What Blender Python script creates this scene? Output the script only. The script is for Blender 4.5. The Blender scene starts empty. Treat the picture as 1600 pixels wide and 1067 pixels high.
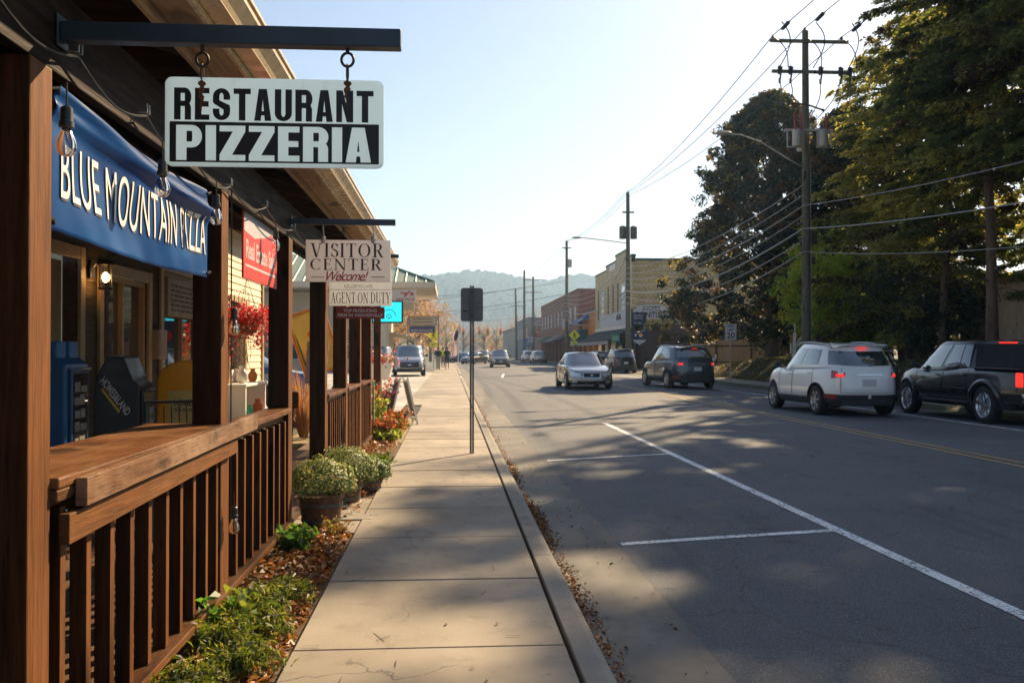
import bpy, bmesh, math, random
import numpy as np
from mathutils import Vector, Matrix, Euler
R = math.radians
PI = math.pi
rnd = random.Random(7)
nr = np.random.default_rng(11)
S = bpy.context.scene
C = S.collection

# ------------------------------------------------------------------ camera
cam_d = bpy.data.cameras.new("camera")
cam = bpy.data.objects.new("camera", cam_d)
C.objects.link(cam)
cam.location = (0, 0, 1.38)
YAW = math.atan(97 / 1425)
PIT = math.atan(16.5 / 1425)
cam.rotation_euler = (PI / 2 + PIT, 0, -YAW)
cam_d.lens = 1425 / 1600 * 36
cam_d.sensor_width = 36
cam_d.clip_start = 0.05
cam_d.clip_end = 20000
cam_d.dof.use_dof = True
cam_d.dof.focus_distance = 3.6
cam_d.dof.aperture_fstop = 11.0
S.camera = cam

# ------------------------------------------------------------------ sky and sun
SUN_AZ = R(36)      # to the right of the street's direction
SUN_EL = R(34)
W = bpy.data.worlds.new("World")
S.world = W
W.use_nodes = True
nt = W.node_tree
nt.nodes.clear()
sky = nt.nodes.new("ShaderNodeTexSky")
sky.sky_type = 'NISHITA'
sky.sun_disc = False
sky.sun_elevation = SUN_EL
sky.sun_rotation = SUN_AZ
sky.air_density = 1.0
sky.dust_density = 0.6
sky.ozone_density = 1.8
bg = nt.nodes.new("ShaderNodeBackground")
bg.inputs[1].default_value = 0.07
wo = nt.nodes.new("ShaderNodeOutputWorld")
tint = nt.nodes.new('ShaderNodeMix'); tint.data_type = 'RGBA'; tint.blend_type = 'MULTIPLY'; tint.inputs[0].default_value = 1
tint.inputs[7].default_value = (1.0, .895, .835, 1)     # autumn haze: the sky is less saturated than clean air
nt.links.new(sky.outputs[0], tint.inputs[6]); nt.links.new(tint.outputs[2], bg.inputs[0])
nt.links.new(bg.outputs[0], wo.inputs[0])
sl = bpy.data.lights.new("sun", 'SUN')
sl.energy = 5.0
sl.angle = R(0.6)
sl.color = (1.0, 0.75, 0.46)
so = bpy.data.objects.new("sun", sl)
C.objects.link(so)
sd = Vector((math.sin(SUN_AZ) * math.cos(SUN_EL), math.cos(SUN_AZ) * math.cos(SUN_EL), math.sin(SUN_EL)))
so.rotation_euler = sd.to_track_quat('Z', 'Y').to_euler()
so.location = (20, 30, 40)
S.view_settings.view_transform = 'Standard'
S.view_settings.look = 'None'
S.view_settings.gamma = 1
S.view_settings.exposure = 1.32
S.cycles.max_bounces = 6
S.cycles.transparent_max_bounces = 8
S.cycles.volume_bounces = 0
S.cycles.use_denoising = True
S.cycles.sample_clamp_indirect = 6

# ------------------------------------------------------------------ helpers
def kind(o, k):
    o["kind"] = k
    return o

def tag(o, label=None, cat=None, group=None):
    if label: o["label"] = label
    if cat: o["category"] = cat
    if group: o["group"] = group
    return o

def thing(name, label, cat, loc=(0, 0, 0), rz=0, group=None):
    o = bpy.data.objects.new(name, None)
    o.empty_display_size = 0.3
    C.objects.link(o)
    o.location = loc
    o.rotation_euler = (0, 0, rz)
    return tag(o, label, cat, group)

def kids(o):
    return [c for c in C.objects if c.parent == o]

_children = {}
def link(o, parent=None):
    C.objects.link(o)
    if parent is not None:
        o.parent = parent
        _children.setdefault(parent.name, []).append(o)
    return o

def copy_tree(o, parent=None):
    c = o.copy()
    link(c, parent)
    for ch in list(_children.get(o.name, [])):
        copy_tree(ch, c)
    return c

class MB:
    """mesh builder: collects shapes, build() links them as one mesh object"""
    def __init__(s):
        s.v = []; s.f = []; s.m = []
    def add(s, vs, fs, m=0):
        b = len(s.v)
        s.v += [tuple(p) for p in vs]
        for f in fs:
            s.f.append(tuple(b + i for i in f)); s.m.append(m)
        return s
    def box(s, x0, x1, y0, y1, z0, z1, m=0):
        vs = [(x0,y0,z0),(x1,y0,z0),(x1,y1,z0),(x0,y1,z0),(x0,y0,z1),(x1,y0,z1),(x1,y1,z1),(x0,y1,z1)]
        return s.add(vs, [(0,3,2,1),(4,5,6,7),(0,1,5,4),(1,2,6,5),(2,3,7,6),(3,0,4,7)], m)
    def obox(s, c, size, rot=(0,0,0), m=0):
        M = Euler(rot).to_matrix(); c = Vector(c)
        vs = []
        for z in (-.5,.5):
            for x,y in ((-.5,-.5),(.5,-.5),(.5,.5),(-.5,.5)):
                vs.append(c + M @ Vector((x*size[0], y*size[1], z*size[2])))
        return s.add(vs, [(0,3,2,1),(4,5,6,7),(0,1,5,4),(1,2,6,5),(2,3,7,6),(3,0,4,7)], m)
    def rbox(s, x0, x1, y0, y1, z0, z1, r=0.02, m=0):
        """box with chamfered edges (bmesh bevel)"""
        bm = bmesh.new()
        bmesh.ops.create_cube(bm, size=1)
        for v in bm.verts:
            v.co = Vector(((x0+x1)/2 + v.co.x*(x1-x0), (y0+y1)/2 + v.co.y*(y1-y0), (z0+z1)/2 + v.co.z*(z1-z0)))
        bmesh.ops.bevel(bm, geom=list(bm.edges), offset=r, segments=2, affect='EDGES', profile=0.5)
        bm.verts.index_update()
        s.add([v.co[:] for v in bm.verts], [[v.index for v in f.verts] for f in bm.faces], m)
        bm.free()
        return s
    def cyl(s, p0, p1, r0, r1=None, n=12, m=0, cap=True):
        r1 = r0 if r1 is None else r1
        p0 = Vector(p0); p1 = Vector(p1)
        d = (p1 - p0)
        if d.length < 1e-9: return s
        q = d.to_track_quat('Z', 'Y')
        vs = []
        for p, r in ((p0, r0), (p1, r1)):
            for i in range(n):
                a = 2*PI*i/n
                vs.append(p + q @ Vector((r*math.cos(a), r*math.sin(a), 0)))
        fs = [(i, (i+1)%n, n+(i+1)%n, n+i) for i in range(n)]
        if cap: fs += [tuple(range(n-1, -1, -1)), tuple(range(n, 2*n))]
        return s.add(vs, fs, m)
    def tube(s, pts, r, n=8, m=0, closed=False):
        pts = [Vector(p) for p in pts]
        L = len(pts)
        rr = r if isinstance(r, (list, tuple)) else [r]*L
        vs = []
        up = None
        for i, p in enumerate(pts):
            if closed: t = pts[(i+1)%L] - pts[i-1]
            else: t = pts[min(i+1, L-1)] - pts[max(i-1, 0)]
            t.normalize()
            if up is None:
                up = Vector((0,0,1)) if abs(t.z) < .9 else Vector((1,0,0))
            u = (up - t*up.dot(t))
            if u.length < 1e-6: u = t.orthogonal()
            u.normalize(); w = t.cross(u); up = u
            for k in range(n):
                a = 2*PI*k/n
                vs.append(p + (u*math.cos(a) + w*math.sin(a))*rr[i])
        fs = []
        for i in range(L if closed else L-1):
            j = (i+1) % L
            for k in range(n):
                fs.append((i*n+k, i*n+(k+1)%n, j*n+(k+1)%n, j*n+k))
        if not closed:
            fs += [tuple(range(n-1,-1,-1)), tuple(range((L-1)*n, L*n))]
        return s.add(vs, fs, m)
    def lathe(s, prof, n=20, c=(0,0,0), axis='Z', m=0):
        vs = []
        for r, h in prof:
            for k in range(n):
                a = 2*PI*k/n
                x, y = r*math.cos(a), r*math.sin(a)
                p = (x, y, h) if axis == 'Z' else ((h, x, y) if axis == 'X' else (x, h, y))
                vs.append((c[0]+p[0], c[1]+p[1], c[2]+p[2]))
        fs = []
        for i in range(len(prof)-1):
            for k in range(n):
                fs.append((i*n+k, i*n+(k+1)%n, (i+1)*n+(k+1)%n, (i+1)*n+k))
        fs += [tuple(range(n-1,-1,-1)), tuple(range((len(prof)-1)*n, len(prof)*n))]
        return s.add(vs, fs, m)
    def prism(s, poly, a0, a1, plane='XZ', m=0):
        """extrude polygon; plane XZ extrudes along Y, YZ along X, XY along Z"""
        n = len(poly); vs = []
        for a in (a0, a1):
            for p, q in poly:
                vs.append({'XZ': (p, a, q), 'YZ': (a, p, q), 'XY': (p, q, a)}[plane])
        fs = [tuple(range(n-1,-1,-1)), tuple(range(n, 2*n))]
        fs += [(i, (i+1)%n, n+(i+1)%n, n+i) for i in range(n)]
        return s.add(vs, fs, m)
    def grid(s, P, m=0, flip=False):
        """P: list of rows of points"""
        r, c = len(P), len(P[0])
        fs = []
        for i in range(r-1):
            for j in range(c-1):
                q = (i*c+j, i*c+j+1, (i+1)*c+j+1, (i+1)*c+j)
                fs.append(q[::-1] if flip else q)
        return s.add([p for row in P for p in row], fs, m)
    def ball(s, c, r, n=12, m=0, sq=(1,1,1)):
        prof = []
        P = []
        for i in range(n//2+1):
            a = PI*i/(n//2)
            P.append([(c[0]+sq[0]*r*max(math.sin(a),1e-4)*math.cos(2*PI*k/n), c[1]+sq[1]*r*max(math.sin(a),1e-4)*math.sin(2*PI*k/n), c[2]+sq[2]*r*math.cos(a)) for k in range(n+1)])
        return s.grid(P, m, True)
    def build(s, name, mats, parent=None, smooth=False, bevel=0, fix=False):
        me = bpy.data.meshes.new(name)
        me.from_pydata([tuple(v) for v in s.v], [], s.f)
        if not isinstance(mats, (list, tuple)): mats = [mats]
        for m in mats: me.materials.append(m)
        if len(mats) > 1: me.polygons.foreach_set('material_index', s.m)
        if fix:
            bm = bmesh.new(); bm.from_mesh(me)
            bmesh.ops.remove_doubles(bm, verts=bm.verts, dist=1e-5)
            bmesh.ops.recalc_face_normals(bm, faces=bm.faces)
            bm.to_mesh(me); bm.free()
        if smooth:
            me.polygons.foreach_set('use_smooth', [True]*len(me.polygons))
        if smooth and smooth != 'all':
            me.set_sharp_from_angle(angle=R(38))
        me.update()
        o = bpy.data.objects.new(name, me)
        link(o, parent)
        if bevel:
            b = o.modifiers.new('bevel', 'BEVEL'); b.width = bevel; b.segments = 2; b.limit_method = 'ANGLE'
        return o

def solo(name, mb, mats, label, cat, group=None, **k):
    return tag(mb.build(name, mats, None, **k), label, cat, group)

# ------------------------------------------------------------------ materials
class NT:
    def __init__(s, name):
        s.m = bpy.data.materials.new(name); s.m.use_nodes = True
        s.t = s.m.node_tree; s.b = s.t.nodes["Principled BSDF"]
        s.out = s.t.nodes["Material Output"]
    def n(s, typ, **k):
        x = s.t.nodes.new(typ)
        for a, v in k.items():
            if a.startswith('i_'):
                key = a[2:]
                key = int(key) if key.isdigit() else key.replace('_', ' ')
                x.inputs[key].default_value = v
            else: setattr(x, a, v)
        return x
    def l(s, a, b): s.t.links.new(a, b)
    def coord(s, scale=(1,1,1), kind='Object', rot=(0,0,0)):
        tc = s.n("ShaderNodeTexCoord"); mp = s.n("ShaderNodeMapping")
        mp.inputs['Scale'].default_value = scale
        mp.inputs['Rotation'].default_value = rot
        s.l(tc.outputs[kind], mp.inputs[0]); return mp.outputs[0]
    def noise(s, co, scale, detail=4, rough=.55, dist=0):
        x = s.n("ShaderNodeTexNoise"); x.inputs['Scale'].default_value = scale
        x.inputs['Detail'].default_value = detail; x.inputs['Roughness'].default_value = rough
        x.inputs['Distortion'].default_value = dist
        s.l(co, x.inputs['Vector']); return x.outputs[0]
    def ramp(s, fac, stops):
        x = s.n("ShaderNodeValToRGB"); e = x.color_ramp.elements
        while len(e) < len(stops): e.new(0.5)
        for q, (p, c) in zip(e, stops):
            q.position = p; q.color = (*c, 1) if len(c) == 3 else c
        s.l(fac, x.inputs[0]); return x.outputs[0]
    def mix(s, fac, a, b, blend='MIX'):
        x = s.n("ShaderNodeMix", data_type='RGBA', blend_type=blend)
        for sock, v in ((x.inputs[0], fac), (x.inputs[6], a), (x.inputs[7], b)):
            if isinstance(v, (int, float)): sock.default_value = v
            elif isinstance(v, tuple): sock.default_value = (*v, 1) if len(v) == 3 else v
            else: s.l(v, sock)
        return x.outputs[2]
    def math(s, op, a, b=0.0):
        x = s.n("ShaderNodeMath", operation=op)
        for sock, v in ((x.inputs[0], a), (x.inputs[1], b)):
            if isinstance(v, (int, float)): sock.default_value = v
            else: s.l(v, sock)
        return x.outputs[0]
    def bump(s, h, strength=.3, dist=.01):
        x = s.n("ShaderNodeBump"); x.inputs['Strength'].default_value = strength; x.inputs['Distance'].default_value = dist
        s.l(h, x.inputs['Height']); s.l(x.outputs[0], s.b.inputs['Normal']); return x
    def col(s, c):
        if isinstance(c, tuple): s.b.inputs['Base Color'].default_value = (*c, 1)
        else: s.l(c, s.b.inputs['Base Color'])
    def set(s, **k):
        for a, v in k.items():
            sock = s.b.inputs[a.replace('_', ' ')]
            if isinstance(v, (int, float, tuple)): sock.default_value = v
            else: s.l(v, sock)
        return s

_mats = {}
def plain(name, c, rough=.5, metal=0., var=.12, scale=9., coat=0., spec=.5, bump=0., bscale=60.):
    """paint or metal with slight mottling"""
    if name in _mats: return _mats[name]
    k = NT(name); co = k.coord()
    n = k.noise(co, scale, 5, .6)
    c2 = tuple(min(1, x*(1+var)) for x in c); c1 = tuple(x*(1-var) for x in c)
    k.col(k.ramp(n, [(.3, c1), (.7, c2)]))
    r = k.ramp(k.noise(co, scale*1.7, 4), [(.3, (max(.02, rough-.07),)*3), (.7, (min(1, rough+.09),)*3)])
    k.l(r, k.b.inputs['Roughness'])
    k.set(Metallic=metal)
    k.b.inputs['Coat Weight'].default_value = coat
    k.b.inputs['Coat Roughness'].default_value = .04
    k.b.inputs['Specular IOR Level'].default_value = spec
    if bump: k.bump(k.noise(co, bscale, 4), bump, .004)
    _mats[name] = k.m
    return k.m

def wood(name, dark, light, axis='Z', rough=.6, grain=1.0, weather=None, knots=True, sunlit_tone=None):
    if name in _mats: return _mats[name]
    k = NT(name)
    st = {'Z': (1,1,.06), 'Y': (1,.06,1), 'X': (.06,1,1)}[axis]
    co = k.coord(st)
    n1 = k.noise(co, 34*grain, 8, .65, .6)
    n2 = k.noise(co, 130*grain, 3, .6)
    base = k.ramp(n1, [(.28, dark), (.5, tuple((a+b)/2 for a, b in zip(dark, light))), (.74, light)])
    if knots:
        co2 = k.coord(tuple(x*.9+.1 if x == 1 else .35 for x in st))
        kn = k.noise(co2, 5.5, 1, .4)
        base = k.mix(k.ramp(kn, [(.66, (0,0,0)), (.72, (1,1,1))]), base, tuple(x*.35 for x in dark))
    if weather:
        w = k.noise(k.coord((1,1,1)), 3.1, 5, .6)
        base = k.mix(k.ramp(w, [(.42, (0,0,0)), (.68, (.75,.75,.75))]), base, weather)
    oi = k.n('ShaderNodeObjectInfo')      # boards differ from one to the next
    base = k.mix(1.0, base, k.ramp(oi.outputs['Random'], [(0, (.62,.62,.62)), (1, (1.3,1.25,1.2))]), 'MULTIPLY')
    # fine cracks
    base = k.mix(k.ramp(n2, [(.28, (.75,.75,.75)), (.42, (0,0,0))]), base, tuple(x*.3 for x in dark))
    if sunlit_tone:      # sunlight painted into the colour: street-facing faces get a lighter tone
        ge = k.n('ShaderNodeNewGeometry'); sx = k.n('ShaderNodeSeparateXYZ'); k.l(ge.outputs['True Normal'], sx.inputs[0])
        wm = k.ramp(n1, [(.25, tuple(x*.35 for x in sunlit_tone)), (.75, sunlit_tone)])
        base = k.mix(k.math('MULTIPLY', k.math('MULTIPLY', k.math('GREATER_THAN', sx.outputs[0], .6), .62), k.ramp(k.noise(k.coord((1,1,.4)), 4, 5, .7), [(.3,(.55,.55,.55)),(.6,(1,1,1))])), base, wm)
    k.col(base)
    k.l(k.ramp(n1, [(.3, (rough+.12,)*3), (.7, (rough-.1,)*3)]), k.b.inputs['Roughness'])
    h = k.math('ADD', n1, k.math('MULTIPLY', n2, .5))
    k.b.inputs['Specular IOR Level'].default_value = .14
    k.bump(h, .6, .006)
    _mats[name] = k.m
    return k.m

def emis(name, c, st, base=(.02,.02,.02)):
    if name in _mats: return _mats[name]
    k = NT(name); k.col(base); k.b.inputs['Emission Color'].default_value = (*c, 1); k.b.inputs['Emission Strength'].default_value = st
    _mats[name] = k.m
    return k.m

def glassy(name, c=(.02,.028,.032), rough=.03, var=0.):
    """opaque dark window glass that mirrors the street"""
    if name in _mats: return _mats[name]
    k = NT(name)
    co = k.coord()
    k.col(k.ramp(k.noise(co, 2.5, 3), [(.35, tuple(x*.6 for x in c)), (.7, tuple(x*1.5 for x in c))]))
    k.set(Roughness=rough); k.b.inputs['Specular IOR Level'].default_value = .9
    k.b.inputs['Coat Weight'].default_value = .8; k.b.inputs['Coat Roughness'].default_value = .02
    _mats[name] = k.m
    return k.m

def leafmat(name, c, trans=.4, tc=None, rough=.5, spec=.4):
    if name in _mats: return _mats[name]
    k = NT(name)
    n = k.noise(k.coord(), 1.3, 3)
    oi = k.ramp(n, [(.3, tuple(x*.65 for x in c)), (.7, tuple(min(1, x*1.35) for x in c))])
    k.col(oi); k.set(Roughness=rough); k.b.inputs['Specular IOR Level'].default_value = spec
    tr = k.n("ShaderNodeBsdfTranslucent"); tr.inputs[0].default_value = (*(tc or tuple(min(1, x*2.2) for x in c)), 1)
    mx = k.n("ShaderNodeMixShader"); mx.inputs[0].default_value = trans
    k.l(k.b.outputs[0], mx.inputs[1]); k.l(tr.outputs[0], mx.inputs[2]); k.l(mx.outputs[0], k.out.inputs[0])
    _mats[name] = k.m
    return k.m

def bricks(name, c1, c2, mortar, bw=.2, bh=.07, rot=(PI/2,0,PI/2), ms=.012, rough=.8):
    if name in _mats: return _mats[name]
    k = NT(name)
    tc = k.n("ShaderNodeTexCoord")
    sx = k.n("ShaderNodeSeparateXYZ"); k.l(tc.outputs['Object'], sx.inputs[0])
    cx = k.n("ShaderNodeCombineXYZ")
    k.l(k.math('ADD', sx.outputs[0], sx.outputs[1]), cx.inputs[0]); k.l(sx.outputs[2], cx.inputs[1])
    b = k.n("ShaderNodeTexBrick"); b.inputs['Scale'].default_value = 1
    b.inputs['Brick Width'].default_value = bw; b.inputs['Row Height'].default_value = bh
    b.inputs['Mortar Size'].default_value = ms
    b.inputs['Color1'].default_value = (*c1, 1); b.inputs['Color2'].default_value = (*c2, 1); b.inputs['Mortar'].default_value = (*mortar, 1)
    k.l(cx.outputs[0], b.inputs['Vector'])
    n = k.noise(k.coord(), .8, 5)
    k.col(k.mix(1.0, b.outputs[0], k.ramp(n, [(.3, (.75,.75,.75)), (.7, (1.1,1.1,1.1))]), 'MULTIPLY'))
    k.set(Roughness=rough)
    k.bump(b.outputs['Fac'], -.3, .01)
    _mats[name] = k.m
    return k.m

M = {}
def asphalt_mat():
    k = NT("asphalt"); co = k.coord()
    big = k.noise(co, .35, 5, .6)
    agg = k.noise(co, 95, 4, .75)
    spk = k.n("ShaderNodeTexVoronoi"); spk.inputs['Scale'].default_value = 48; k.l(co, spk.inputs['Vector'])
    base = k.ramp(big, [(.3, (.070,.076,.084)), (.7, (.112,.117,.124))])
    base = k.mix(1.0, base, k.ramp(agg, [(.36, (.42,.42,.42)), (.66, (1.75,1.75,1.75))]), 'MULTIPLY')
    base = k.mix(k.ramp(spk.outputs['Distance'], [(.12, (.8,.8,.8)), (.20, (0,0,0))]), base, (.36,.35,.33))
    lane = k.noise(k.coord((1,.03,1)), 1.1, 3)
    base = k.mix(k.ramp(lane, [(.4, (0,0,0)), (.7, (.3,.3,.3))]), base, (.145,.148,.152))
    # tar-dark wheel tracks and oil drips along the lanes
    oil = k.noise(k.coord((1.2,.12,1)), 1.7, 6, .7)
    base = k.mix(k.ramp(oil, [(.56, (0,0,0)), (.72, (.55,.55,.55))]), base, (.035,.035,.036))
    stain = k.noise(co, 2.3, 6, .7)
    base = k.mix(k.ramp(stain, [(.60, (0,0,0)), (.74, (.5,.5,.5))]), base, (.05,.048,.046))
    # hairline cracks
    wv = k.n("ShaderNodeTexVoronoi", feature='DISTANCE_TO_EDGE'); wv.inputs['Scale'].default_value = .32
    dn = k.n("ShaderNodeVectorMath", operation='ADD'); k.l(co, dn.inputs[0])
    nn = k.n("ShaderNodeTexNoise"); nn.inputs['Scale'].default_value = 1.1; nn.inputs['Detail'].default_value = 8; k.l(co, nn.inputs['Vector'])
    k.l(nn.outputs[1], dn.inputs[1]); k.l(dn.outputs[0], wv.inputs['Vector'])
    base = k.mix(k.ramp(wv.outputs[0], [(.0, (.7,.7,.7)), (.0022, (0,0,0))]), base, (.04,.04,.04))
    k.col(base); k.set(Roughness=.82); k.b.inputs['Specular IOR Level'].default_value = .4
    k.bump(agg, .5, .006)
    return k.m

def concrete_mat(name, c1, c2, joints=True, rough=.8):
    k = NT(name); co = k.coord()
    big = k.noise(co, 1.1, 6, .62)
    fine = k.noise(co, 160, 3, .7)
    base = k.ramp(big, [(.3, c1), (.7, c2)])
    base = k.mix(1.0, base, k.ramp(fine, [(.3, (.84,.84,.84)), (.7, (1.12,1.12,1.12))]), 'MULTIPLY')
    st = k.noise(co, 4.2, 8, .7)
    base = k.mix(k.ramp(st, [(.54, (0,0,0)), (.74, (.6,.6,.6))]), base, tuple(x*.42 for x in c1))
    sm_ = k.noise(k.coord((1,.5,1)), .55, 4, .6)
    base = k.mix(1.0, base, k.ramp(sm_, [(.35, (.70,.69,.68)), (.65, (1.16,1.15,1.13))]), 'MULTIPLY')
    wv = k.n("ShaderNodeTexVoronoi", feature='DISTANCE_TO_EDGE'); wv.inputs['Scale'].default_value = .4
    dn = k.n("ShaderNodeVectorMath", operation='ADD'); k.l(co, dn.inputs[0])
    nn = k.n("ShaderNodeTexNoise"); nn.inputs['Scale'].default_value = 1.6; nn.inputs['Detail'].default_value = 8; k.l(co, nn.inputs['Vector'])
    k.l(nn.outputs[1], dn.inputs[1]); k.l(dn.outputs[0], wv.inputs['Vector'])
    crk = k.ramp(wv.outputs[0], [(.0, (.8,.8,.8)), (.0022, (0,0,0))])
    sel = k.ramp(k.noise(co, .5, 1), [(.47, (0,0,0)), (.49, (1,1,1))])
    base = k.mix(k.mix(1.0, crk, sel, 'MULTIPLY'), base, (.06,.055,.05))
    # small dark grit and gum
    v = k.n("ShaderNodeTexVoronoi"); v.inputs['Scale'].default_value = 5; k.l(co, v.inputs['Vector'])
    base = k.mix(k.ramp(v.outputs['Distance'], [(.04, (.5,.5,.5)), (.08, (0,0,0))]), base, (.1,.09,.08))
    k.col(base); k.set(Roughness=rough); k.bump(fine, .25, .003)
    return k.m

def soil_mat(name, c1, c2, c3):
    k = NT(name); co = k.coord()
    a = k.noise(co, .7, 5); b = k.noise(co, 26, 6, .75)
    base = k.mix(k.ramp(a, [(.4, (0,0,0)), (.6, (1,1,1))]), k.ramp(b, [(.3, c1), (.7, c2)]), k.ramp(b, [(.3, c1), (.72, c3)]))
    k.col(base); k.set(Roughness=.95); k.bump(b, .8, .03)
    return k.m

def paint_line(name, c):
    k = NT(name); co = k.coord()
    w = k.noise(co, 38, 6, .75); w2 = k.noise(co, 2.2, 3)
    fac = k.math('ADD', w, k.math('MULTIPLY', w2, .35))
    base = k.mix(k.ramp(fac, [(.58, (1,1,1)), (.66, (0,0,0))]), c, (.11,.11,.11))
    k.col(base); k.set(Roughness=.7)
    return k.m

M['asphalt'] = asphalt_mat()
M['walk'] = concrete_mat("sidewalk_concrete", (.26,.225,.175), (.37,.325,.26))
M['kerb'] = concrete_mat("kerb_concrete", (.22,.20,.165), (.33,.30,.25))
M['gutter'] = concrete_mat("gutter_concrete", (.12,.113,.10), (.20,.188,.165))
M['lot'] = concrete_mat("lot_concrete", (.36,.34,.31), (.45,.43,.39))
M['white_line'] = paint_line("white_road_paint", (.80,.80,.78))
M['yellow_line'] = paint_line("yellow_road_paint", (.50,.30,.09))
M['soil'] = soil_mat("leafy_soil", (.07,.045,.028), (.16,.10,.06), (.22,.14,.075))
M['grass_ground'] = soil_mat("grass_ground", (.035,.045,.015), (.08,.085,.03), (.15,.12,.05))
M['drygrass'] = soil_mat("dry_grass_ground", (.22,.17,.09), (.36,.28,.15), (.42,.33,.18))
M['post'] = wood("stained_post_wood", (.010,.0045,.002), (.10,.036,.013), 'Z', .6, sunlit_tone=(.36,.14,.042))
M['rail'] = wood("stained_rail_wood", (.022,.010,.004), (.15,.058,.020), 'Y', .45, weather=(.15,.075,.035), sunlit_tone=(.34,.145,.05))
M['cap'] = wood("worn_rail_cap_wood", (.035,.013,.005), (.17,.068,.024), 'Y', .40, weather=(.20,.105,.05))
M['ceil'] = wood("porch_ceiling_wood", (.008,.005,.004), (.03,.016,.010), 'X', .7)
M['black'] = plain("black_metal", (.016,.018,.02), .42, .0, .2)
M['steel'] = plain("galvanised_steel", (.38,.39,.40), .42, .85, .15, 20)
M['dark_steel'] = plain("dark_weathered_steel", (.10,.105,.11), .5, .6, .2, 25)
M['chrome'] = plain("chrome", (.75,.75,.75), .12, 1, .05)
M['white_paint'] = plain("white_paint", (.78,.76,.72), .5, 0, .05)
M['rust'] = plain("rust", (.17,.06,.025), .85, .1, .4, 60)
# ------------------------------------------------------------------ terrain, road, pavements
def zroad(x):
    """height of the road surface across the street: gutters low, crown in the middle"""
    x = max(1.32, min(12.5, x))
    c = 7.0
    return -0.125 + 0.085 * (1 - ((x - c) / 5.7) ** 2)

FAR = 420.0
def gz(x, y):
    """terrain height"""
    if x < 13:
        return -0.2
    e = 0.0
    t = max(0, min(1, (x - 14.6) / 2.8)); t = t*t*(3-2*t)
    k = 1 - max(0, min(1, (y - 50) / 14))
    e = (-0.02 + 1.05 * t) * k + (-0.02) * (1-k) * (1 if x > 13.2 else 0)
    if x > 17.5: e += .10 * math.sin(x*.7 + y*.13) * k
    return e

xs = [-4000,-1500,-600,-250,-100,-50,-25,-12,-8,-5,-3.4,-2.2,-1.5,-.9,.6,3,7,12,13.0,13.05,13.9,14.6,15.0,15.4,15.8,16.2,16.6,17,17.5,18.5,20,23,28,40,80,200,600,1500,4000]
ys = [-1200,-200,-60,-30,-15,-5,0,5,10,15,20,25,30,35,40,45,50,53,56,60,64,70,90,130,200,420,900,1600,4200]
mb = MB()
P = [[(x, y, gz(x, y) - (0.02 if x > 13 else 0)) for x in xs] for y in ys]
mb.grid(P)
g = kind(mb.build('ground', M['grass_ground'], smooth='all'), 'structure')

def strip(name, xa, xb, ya, yb, z, mat, nx=1, zf=None, ny=None, dx=None):
    m = MB(); ny = ny or max(1, int((yb-ya)/8))
    rows = []
    for j in range(ny+1):
        y = ya + (yb-ya)*j/ny
        rows.append([(xa+(xb-xa)*i/nx + (dx(y) if dx else 0), y, (zf(xa+(xb-xa)*i/nx) if zf else z)) for i in range(nx+1)])
    m.grid(rows)
    return kind(m.build(name, mat, smooth='all'), 'structure')

strip('road', 1.31, 12.55, -12, FAR, 0, M['asphalt'], nx=14, zf=zroad)
strip('gutter', 0.74, 1.312, -12, FAR, -.128, M['gutter'], nx=2, zf=lambda x: -.137 + (x-.74)*.020)
strip('gutter', 12.55, 13.0, -12, FAR, -.128, M['gutter'], nx=2, zf=lambda x: -.124 - (x-12.55)*.03)

# sidewalk: separate cast slabs with tooled joints, in one structure
def slabs(name, x0, x1, ya, yb, step, z, mat):
    m = MB(); y = ya; g_ = .006
    while y < yb:
        e = min(y+step, yb)
        dz = rnd.uniform(-.003, .003); b = .008
        a0, a1, c0, c1 = x0, x1, y+g_, e-g_
        zt = z+dz
        P = [(a0,c0,z-.1),(a1,c0,z-.1),(a1,c1,z-.1),(a0,c1,z-.1),(a0,c0,zt-b),(a1,c0,zt-b),(a1,c1,zt-b),(a0,c1,zt-b),
             (a0+b,c0+b,zt),(a1-b,c0+b,zt),(a1-b,c1-b,zt),(a0+b,c1-b,zt)]
        m.add(P, [(0,1,5,4),(1,2,6,5),(2,3,7,6),(3,0,4,7),(4,5,9,8),(5,6,10,9),(6,7,11,10),(7,4,8,11),(8,9,10,11)])
        y = e
    return kind(m.build(name, mat), 'structure')
slabs('sidewalk', -.73, .545, -6.0+.06, 24.0, 1.28, 0, M['walk'])
slabs('sidewalk', -1.15, .545, 24.0, 120, 1.9, 0, M['walk'])
slabs('sidewalk', 13.22, 14.6, -6, 60, 1.6, 0, M['walk'])
slabs('sidewalk', 13.22, 15.3, 60, 200, 2.4, 0, M['walk'])
dark = plain("joint_dirt", (.035,.028,.02), .95, 0, .4, 30)
strip('sidewalk_bed', -1.16, .56, -6, 120, -.035, dark)
strip('sidewalk_bed', 13.2, 15.3, -6, 200, -.035, dark)

def kerb(name, xa, sgn, ya, yb, step=3.05):
    """rolled-top kerb: outline in XZ, cast in lengths with joints"""
    prof = [(0, -.2), (0, .0-.004), (.006, .002), (.10, .002), (.125, -.004), (.142, -.018), (.15, -.038), (.165, -.09), (.185, -.141), (.185, -.2)]
    m = MB(); y = ya
    while y < yb:
        e = min(y+step, yb)
        pl = [(xa+sgn*p, q) for p, q in prof]
        if sgn < 0: pl = pl[::-1]
        m.prism(pl, y+.005, e-.005, 'XZ')
        y = e
    return kind(m.build(name, M['kerb'], fix=True), 'structure')
kerb('kerb', .565, 1, -6, 49)
kerb('kerb', .565, 1, 57, 130)
kerb('kerb', 13.2, -1, -6, 230)
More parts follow.
